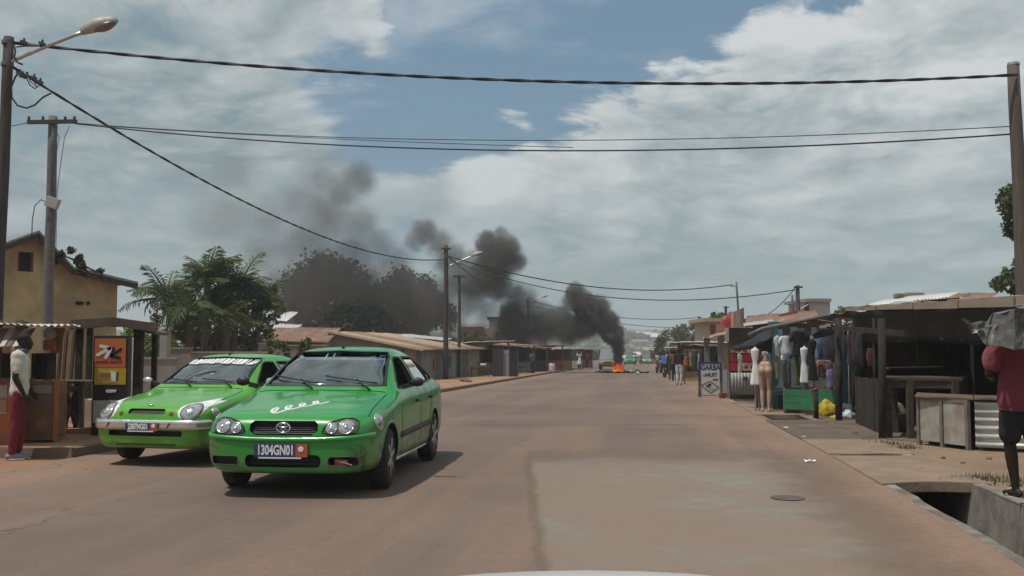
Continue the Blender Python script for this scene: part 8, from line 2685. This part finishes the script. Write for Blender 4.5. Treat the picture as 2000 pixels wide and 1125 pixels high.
for i, (px, Y, c, r_, lb) in enumerate(((535, 39, .55, (.7, .5, .42), 'small shrub over the wall behind the near taxi'), (597, 39.2, .6, (.28, .3, .42), 'narrow shrub by the brown roof edge'), (618, 60, 1.9, (1.2, .9, .8), 'round green bush at the end of the long shed'), (500, 50, 1.0, (2.2, .8, .6), 'hedge of shrubs under the pale shed roof'))):
    g = G(px, Y); tree('bush', lb, g, [((0, 0, 1.0 + c if i < 2 else c), r_)], 900, .13, M['leafmid'], 30 + i, 1.0 if i < 2 else c * .7, .05, limbs=3)
# creeper lying over the house roof
q = hw((s_ap + s_k) / 2 + .3, -.1, (z_ap + z_k) / 2)
t = thing('creeper', 'dry dark creeper spilling over the yellow house roof', 'creeper', q)
link('foliage', leaves([((.1, 0, -.12), (.45, .5, .28)), ((.7, .4, -.50), (.5, .5, .18))], 700, .12, 8), leaf_mat('dry_leaves', (.03, .028, .018), (.07, .06, .035)), t)
b = B(); b.tube([(-.3, 0, .05), (.2, .1, -.15), (.9, .3, -.55)], .03, 6); obj('stem', b, M['bark'], t, True)

# the two big dark trees in the smoke
def big_tree(label, px, Y, px0, px1, top, bot, seed, n):
    g = G(px, Y)
    w_ = (px1 - px0) / FPX * Y / 2; zt_ = P(px, top, Y).z - g.z; zb_ = P(px, bot, Y).z - g.z
    h = zt_ - zb_; rr = random.Random(seed)
    E_ = [((0, 0, zb_ + h * .52), (w_ * .72, w_ * .6, h * .47))]
    for k_ in range(9):
        a = k_ / 8 * 2 - 1
        E_.append(((a * w_ * .74, rr.uniform(-.3, .3) * w_, zb_ + h * (.34 + .34 * (1 - abs(a) ** 1.6) + rr.uniform(-.05, .10))), (w_ * .30, w_ * .3, h * rr.uniform(.20, .30))))
    return tree('mango_tree', label, g, E_, n, .40, M['leafdark'], seed, zb_ + h * .4, .5, 'big trees in the smoke', 9)
big_tree('tall domed dark tree standing in the smoke beside the palms', 638, 96, 514, 758, 500, 668, 11, 15000)
big_tree('second dark tree in the smoke, next to the shed lamp pole', 792, 104, 690, 892, 530, 675, 12, 14000)
big_tree('lower dark tree between the two big ones and the shed roof', 700, 84, 610, 800, 590, 690, 13, 9000)
g = G(920, 78); tree('bush', 'leafy green bush against the pale two storey building', g, [((0, 0, 2.2), (2.0, 1.2, .9)), ((-.9, 0, 2.6), (1.0, .9, .7)), ((.9, 0, 2.0), (1.1, .9, .7))], 2600, .2, M['leafmid'], 14, 1.5, .1)

# trees on the drain side
g = G(1315, 128); tree('tree', 'pale green drooping tree at the bend of the distant street', g, [((0, 0, 3.4), (2.0, 2, 1.9)), ((-1.2, 0, 2.2), (1.5, 1.4, 1.8)), ((.9, 0, 2.6), (1.6, 1.4, 1.7))], 3400, .36, leaf_mat('willow_leaves', (.05, .065, .02), (.13, .15, .045)), 15, 2.2, .2, 'trees down the street')
g = G(1352, 140); tree('tree', 'darker green tree joined behind the drooping one', g, [((0, 0, 4.4), (3.0, 2, 1.7)), ((2.4, 0, 4.6), (2.2, 2, 1.4)), ((4.6, 0, 4.0), (2.0, 1.6, 1.4))], 4200, .42, M['leafmid'], 16, 2.6, .25, 'trees down the street')
g = G(1415, 92); tree('tree', 'flat topped thin tree above the peach building', g, [((0, 0, 4.9), (1.9, 1.4, .55)), ((-1.1, 0, 4.4), (1.0, .9, .45)), ((1.4, 0, 4.4), (1.1, .9, .4))], 1500, .26, M['leafmid'], 17, 4.2, .12, 'trees down the street')
g = G(1470, 100); tree('tree', 'grey green tree low behind the striped panel', g, [((0, 0, 4.4), (2.4, 1.6, .7)), ((2.6, 0, 4.0), (1.6, 1.4, .6))], 1800, .3, leaf_mat('greygreen', (.05, .05, .03), (.10, .10, .06)), 18, 3.4, .14, 'trees down the street')
g = G(1640, 62); tree('tree', 'small round tree top beside the white upper room', g, [((0, 0, 3.6), (1.0, 1, .75))], 900, .2, M['leafmid'], 19, 2.9, .12, 'trees down the street')
g = G(2120, 36)
zc_ = lambda py: P(2000, py, 36).z - g.z
tree('tree', 'tree with hanging branches at the frame edge behind the tan pole', g, [((-2.0, 0, zc_(392)), (.95, 1.0, .80)), ((-2.05, .2, zc_(430)), (.8, .8, .55)), ((-2.55, 0, zc_(552)), (.75, .7, .45)), ((-2.1, 0, zc_(535)), (.8, .8, .55)), ((.3, 0, zc_(420)), (1.7, 1.4, 2.2))], 26000, .20, M['leafmid'], 21, zc_(520), .22)

# the wooded rise beyond the valley: too many trees to tell apart
r = np.random.default_rng(5)
V, Fc = [], []
ico = bmesh.new(); bmesh.ops.create_icosphere(ico, subdivisions=1, radius=1)
iv = np.array([v.co[:] for v in ico.verts]); if_ = [[v.index for v in f.verts] for f in ico.faces]; ico.free()
for i in range(2600):
    y = 330 + 950 * r.random() ** .8
    x = SLOPE * y + r.normal() * y * .30
    if abs(x - SLOPE * y) < 9 and y < 345: continue
    if math.sin(x * .021 + y * .013) + math.sin(y * .03 - x * .011) < -.55: continue
    c_ = (x - SLOPE * y) / (1 + (y - 60) / 250)
    s = r.uniform(1.8, 4.6)
    P_ = iv * np.array([s * r.uniform(.9, 1.5), s, s * r.uniform(.7, 1.1)]) * (1 + .28 * r.normal(size=(len(iv), 1))) + np.array([x, y, hz_(c_, y) + s * .5])
    k = len(V); V += [tuple(p) for p in P_]; Fc += [tuple(q + k for q in f) for f in if_]
me = bpy.data.meshes.new('distant_trees'); me.from_pydata(V, [], Fc)
tag(link('distant_trees', me, leaf_mat('far_leaves', (.022, .034, .014), (.06, .075, .03))), kind='stuff')
rr = random.Random(9)
lbs = ['far house with pale roof low on the hillside above the fire', 'far white gabled house in the valley beyond the taxis', 'far house with rusty roof higher on the hillside', 'far tan house at the foot of the wooded rise', 'far long pale shed on the hillside', 'far grey house beside the long pale shed', 'far small pinkish house near the hilltop', 'far house with dull red roof below the hilltop']
for i, (px, Y, w_) in enumerate(((1232, 520, 9), (1224, 430, 8), (1248, 640, 11), (1262, 560, 9), (1272, 720, 14), (1285, 700, 10), (1240, 800, 10), (1256, 760, 10))):
    x = (px - 1000) / FPX * Y; c_ = (x - SLOPE * Y) / (1 + (Y - 60) / 250)
    t = thing('house', lbs[i], 'house', (x, Y, hz_(c_, Y) - .3), rr.uniform(-.4, .4), 'houses on the far hillside')
    b = B(); b.box((0, 0, 1.8), (w_, 6, 3.6)); obj('wall', b, mat('far_wall', rr.choice([(.42, .36, .3), (.45, .28, .2), (.38, .33, .28)]), .9), t)
    b = B(); b.hexa([(-w_ / 2 - .5, -3.6, 3.5), (w_ / 2 + .5, -3.6, 3.5), (w_ / 2 + .5, 3.6, 3.5), (-w_ / 2 - .5, 3.6, 3.5), (-w_ / 2 - .5, -.05, 5.2), (w_ / 2 + .5, -.05, 5.2), (w_ / 2 + .5, .05, 5.2), (-w_ / 2 - .5, .05, 5.2)])
    obj('roof', b, [M['zincwhite'], M['zincwhite'], M['rustroof'], M['tanroof']][i % 4], t)
    for q in (-.25, .2):
        b = B(); b.box((q * w_, -3.02, 1.8), (1.1, .1, 1.3)); obj('window', b, M['dark_void'], t)

# tufts of grass by the drain
r = np.random.default_rng(2)
V, Fc = [], []
for (px, py, s, n) in ((1950, 940, .45, 160), (1920, 935, .25, 60), (1768, 876, .3, 90), (1735, 868, .28, 80), (1700, 862, .2, 40), (1985, 950, .2, 40)):
    c_ = ground_at(px, py)
    for i in range(n):
        p = np.array([c_.x + r.normal() * s * .5, c_.y + r.normal() * s * .22, c_.z]); a = r.uniform(0, 6.28); h = r.uniform(.03, .10); d = np.array([math.cos(a), math.sin(a), 0])
        k = len(V); V += [tuple(p - d * .006), tuple(p + d * .006), tuple(p + np.array([r.normal() * .03, r.normal() * .03, h]))]; Fc.append((k, k + 1, k + 2))
me = bpy.data.meshes.new('grass'); me.from_pydata(V, [], Fc)
tag(link('grass', me, leaf_mat('roadside_grass', (.05, .07, .025), (.11, .12, .05))), kind='stuff')


# ================================================================== smoke and haze
def smoke_mat():
    m = bpy.data.materials.new('tyre_smoke'); m.use_nodes = True
    t = NT(m.node_tree); m.node_tree.nodes.clear()
    o = t.n('ShaderNodeOutputMaterial')
    pv = t.n('ShaderNodeVolumePrincipled')
    pv.inputs['Color'].default_value = (.235, .228, .22, 1)
    pv.inputs['Density'].default_value = 1.0
    pv.inputs['Anisotropy'].default_value = .1
    pv.inputs['Density Attribute'].default_value = 'density'
    t.t.links.new(pv.outputs[0], o.inputs['Volume'])
    return m


M['smoke'] = smoke_mat()
SMY = 80.0
# puffs of the plume: picture column, row, radius (all in pixels at 80 m), density per metre, edge softness, set back from the plane of the fire
PUFFS = [
    (1206, 716, 10, 9.0, .5, 0), (1207, 703, 11, 6.0, .5, 0), (1207, 688, 13, 6.0, .5, 0), (1205, 670, 15, 5.5, .5, 0), (1197, 652, 23, 5.0, .5, 0), (1182, 636, 25, 4.2, .5, .2),
    (1166, 622, 27, 3.6, .5, .3), (1150, 606, 27, 6.0, .5, .4), (1134, 590, 24, 2.6, .5, .3), (1120, 572, 20, 2.6, .5, .2), (1112, 590, 18, 1.6, .6, .2), (1170, 600, 24, 2.6, .5, 0), (1188, 626, 22, 3.4, .5, 0),
    (1140, 636, 34, 3.2, .8, .8), (1108, 640, 36, 2.4, .9, 1), (1072, 632, 36, 1.9, .9, 1.2), (1040, 636, 38, 1.7, .9, 1.4), (1008, 640, 42, 2.08, .9, 1.5), (1000, 610, 29, 2.21, .8, 1), (1060, 652, 30, 1.4, 1, 1), (1110, 646, 24, 1.6, 1, 1), (1020, 664, 30, 1.2, 1, 1.4), (1150, 646, 24, 2.0, 1, .8),
    (1004, 575, 31, 0.975, 1, 1), (972, 560, 38, 1.17, .9, 1), (950, 540, 44, 1.56, .8, .5), (968, 515, 42, 1.95, .7, .2), (985, 488, 34, 1.8, .6, 0), (955, 480, 28, 1.65, .6, 0), (1004, 510, 26, 1.755, .7, .2), (925, 560, 36, 1.512, 1, .8), (980, 462, 18, 1.35, .6, 0),
    (830, 455, 32, 0.775, .7, .4), (858, 476, 32, 0.688, .8, .4), (810, 470, 24, 0.562, .8, .4), (880, 505, 38, 0.731, 1, .6), (905, 530, 38, 0.878, 1, .8),
    (560, 560, 62, 0.343, 1.2, 2), (630, 555, 72, 0.524, 1.2, 2.5), (705, 560, 72, 0.605, 1.2, 2.5), (780, 575, 66, 0.645, 1.2, 2.5), (845, 585, 56, 0.605, 1.2, 2), (660, 620, 64, 0.484, 1.2, 3), (745, 630, 60, 0.564, 1.2, 3), (820, 640, 48, 0.564, 1.2, 2.5), (560, 610, 44, 0.263, 1.2, 3), (905, 600, 40, 0.524, 1.2, 2), (950, 610, 40, 0.442, 1.1, 1.6),
    (700, 350, 42, 0.39, .9, 0), (668, 376, 46, 0.321, 1, 0), (632, 352, 40, 0.23, 1.1, 0), (640, 425, 62, 0.298, 1.1, 1), (590, 400, 62, 0.173, 1.2, 1), (700, 440, 52, 0.252, 1.1, 1), (600, 480, 72, 0.252, 1.2, 1.5), (530, 440, 74, 0.126, 1.3, 1), (440, 430, 80, 0.103, 1.3, 1), (460, 340, 70, 0.069, 1.3, 1), (520, 500, 70, 0.184, 1.3, 1.5), (690, 500, 56, 0.39, 1.2, 1.5), (770, 520, 48, 0.367, 1.2, 1),
    (925, 520, 40, 0.5, 1, .6), (890, 560, 46, 0.585, 1.1, 1.4), (930, 590, 40, 0.5, 1, 1.4), (1030, 600, 30, 1.0, .8, 1), (1060, 610, 26, 1.1, .8, 1), (1098, 622, 26, 1.4, .7, .8), (985, 660, 34, 0.8, 1, 1.6), (940, 650, 36, 0.42, 1.1, 2), (880, 640, 46, 0.52, 1.2, 2.2), (600, 590, 60, 0.39, 1.2, 3), (740, 480, 44, 0.27, 1.2, 1),
    (640, 505, 58, .30, 1.2, 1.5), (570, 515, 56, .2, 1.2, 2), (1030, 580, 26, .6, .9, 1), (650, 320, 34, .12, 1, 0), (610, 345, 46, .12, 1.1, 0),
]
gt = bpy.data.node_groups.new('plume_field', 'GeometryNodeTree')
gt.interface.new_socket('Geometry', in_out='OUTPUT', socket_type='NodeSocketGeometry')
g = NT(gt)
out = g.n('NodeGroupOutput')
pos = g.n('GeometryNodeInputPosition').outputs[0]
def gnoise(vec, scale, detail, rough, out_='Fac'):
    return g.noise(vec, scale, detail, rough, out=out_)
warp_ = g.v('SUBTRACT', gnoise(pos, .55, 3, .55, 'Color'), (.5, .5, .5))
warp2 = g.v('SUBTRACT', gnoise(pos, 1.6, 3, .6, 'Color'), (.5, .5, .5))
pw = g.v('ADD', g.v('ADD', pos, g.v('SCALE', warp_, None, 1.1)), g.v('SCALE', warp2, None, .5))
bil = g.m('ABSOLUTE', g.m('SUBTRACT', gnoise(pos, 1.1, 4, .55), .5))       # billow: rounded lumps
fine = gnoise(pos, 2.7, 5, .62)
field = None
lo, hi = Vector((1e9,) * 3), Vector((-1e9,) * 3)
for px, py, rp, den, soft, setback in PUFFS:
    Yp = SMY + setback * 1.0 + (0 if px > 1100 else (1100 - px) * .004)
    c = P(px, py, Yp); r_ = rp / FPX * Yp
    sy = 1.15 if den > .4 else 1.3
    lo = Vector(map(min, lo, c - Vector((r_, r_ * sy, r_)) * 1.45)); hi = Vector(map(max, hi, c + Vector((r_, r_ * sy, r_)) * 1.45))
    dist = g.v('LENGTH', g.v('MULTIPLY', g.v('SUBTRACT', pw, tuple(c)), (1 / r_, 1 / (r_ * sy), 1 / r_)))
    dist = g.m('SUBTRACT', g.m('ADD', dist, g.m('MULTIPLY', g.m('SUBTRACT', fine, .5), .7 if soft < 1 else .95)), g.m('MULTIPLY', bil, .55))
    v = g.m('MULTIPLY', g.ramp(dist, 1.12, 1.12 - soft * .8), den)
    field = v if field is None else g.m('MAXIMUM', field, v)
lump = g.ramp(gnoise(pos, .8, 4, .6), .28, .68, .45, 1.3, 'LINEAR')
field = g.m('MULTIPLY', field, lump)
lo.z = max(lo.z, gz(SMY) + .25)
cube = g.n('GeometryNodeVolumeCube')
g.put(cube.inputs['Density'], field)
cube.inputs['Min'].default_value = lo; cube.inputs['Max'].default_value = hi
vox = .10
for ax, k in zip(('X', 'Y', 'Z'), range(3)): cube.inputs['Resolution ' + ax].default_value = int((hi[k] - lo[k]) / vox)
sm_ = g.n('GeometryNodeSetMaterial'); sm_.inputs['Material'].default_value = M['smoke']
gt.links.new(cube.outputs[0], sm_.inputs[0]); gt.links.new(sm_.outputs[0], out.inputs[0])
# the plume starts as a plain closed hull round its column, which the field above fills
b = B(); b.box((lo + hi) / 2, tuple(hi - lo))
plume = obj('smoke_plume', b, M['smoke'], None)
tag(plume, kind='stuff')
md = plume.modifiers.new('field', 'NODES'); md.node_group = gt

HZ = True
if HZ:
    m = bpy.data.materials.new('hazy_air'); m.use_nodes = True
    t = NT(m.node_tree); m.node_tree.nodes.clear()
    o = t.n('ShaderNodeOutputMaterial'); pv = t.n('ShaderNodeVolumePrincipled')
    pv.inputs['Color'].default_value = (.86, .93, .98, 1); pv.inputs['Density'].default_value = .00075; pv.inputs['Anisotropy'].default_value = .2
    t.t.links.new(pv.outputs[0], o.inputs['Volume'])
    b = B(); b.hexa([(-2500, -80, -25), (2500, -80, -25), (2500, 3400, -25), (-2500, 3400, -25), (-2500, -80, 48), (2500, -80, 48), (2500, 3400, 48), (-2500, 3400, 48)])
    tag(obj('haze', b, m, None), kind='stuff')
bpy.data.scenes.remove(WORK)
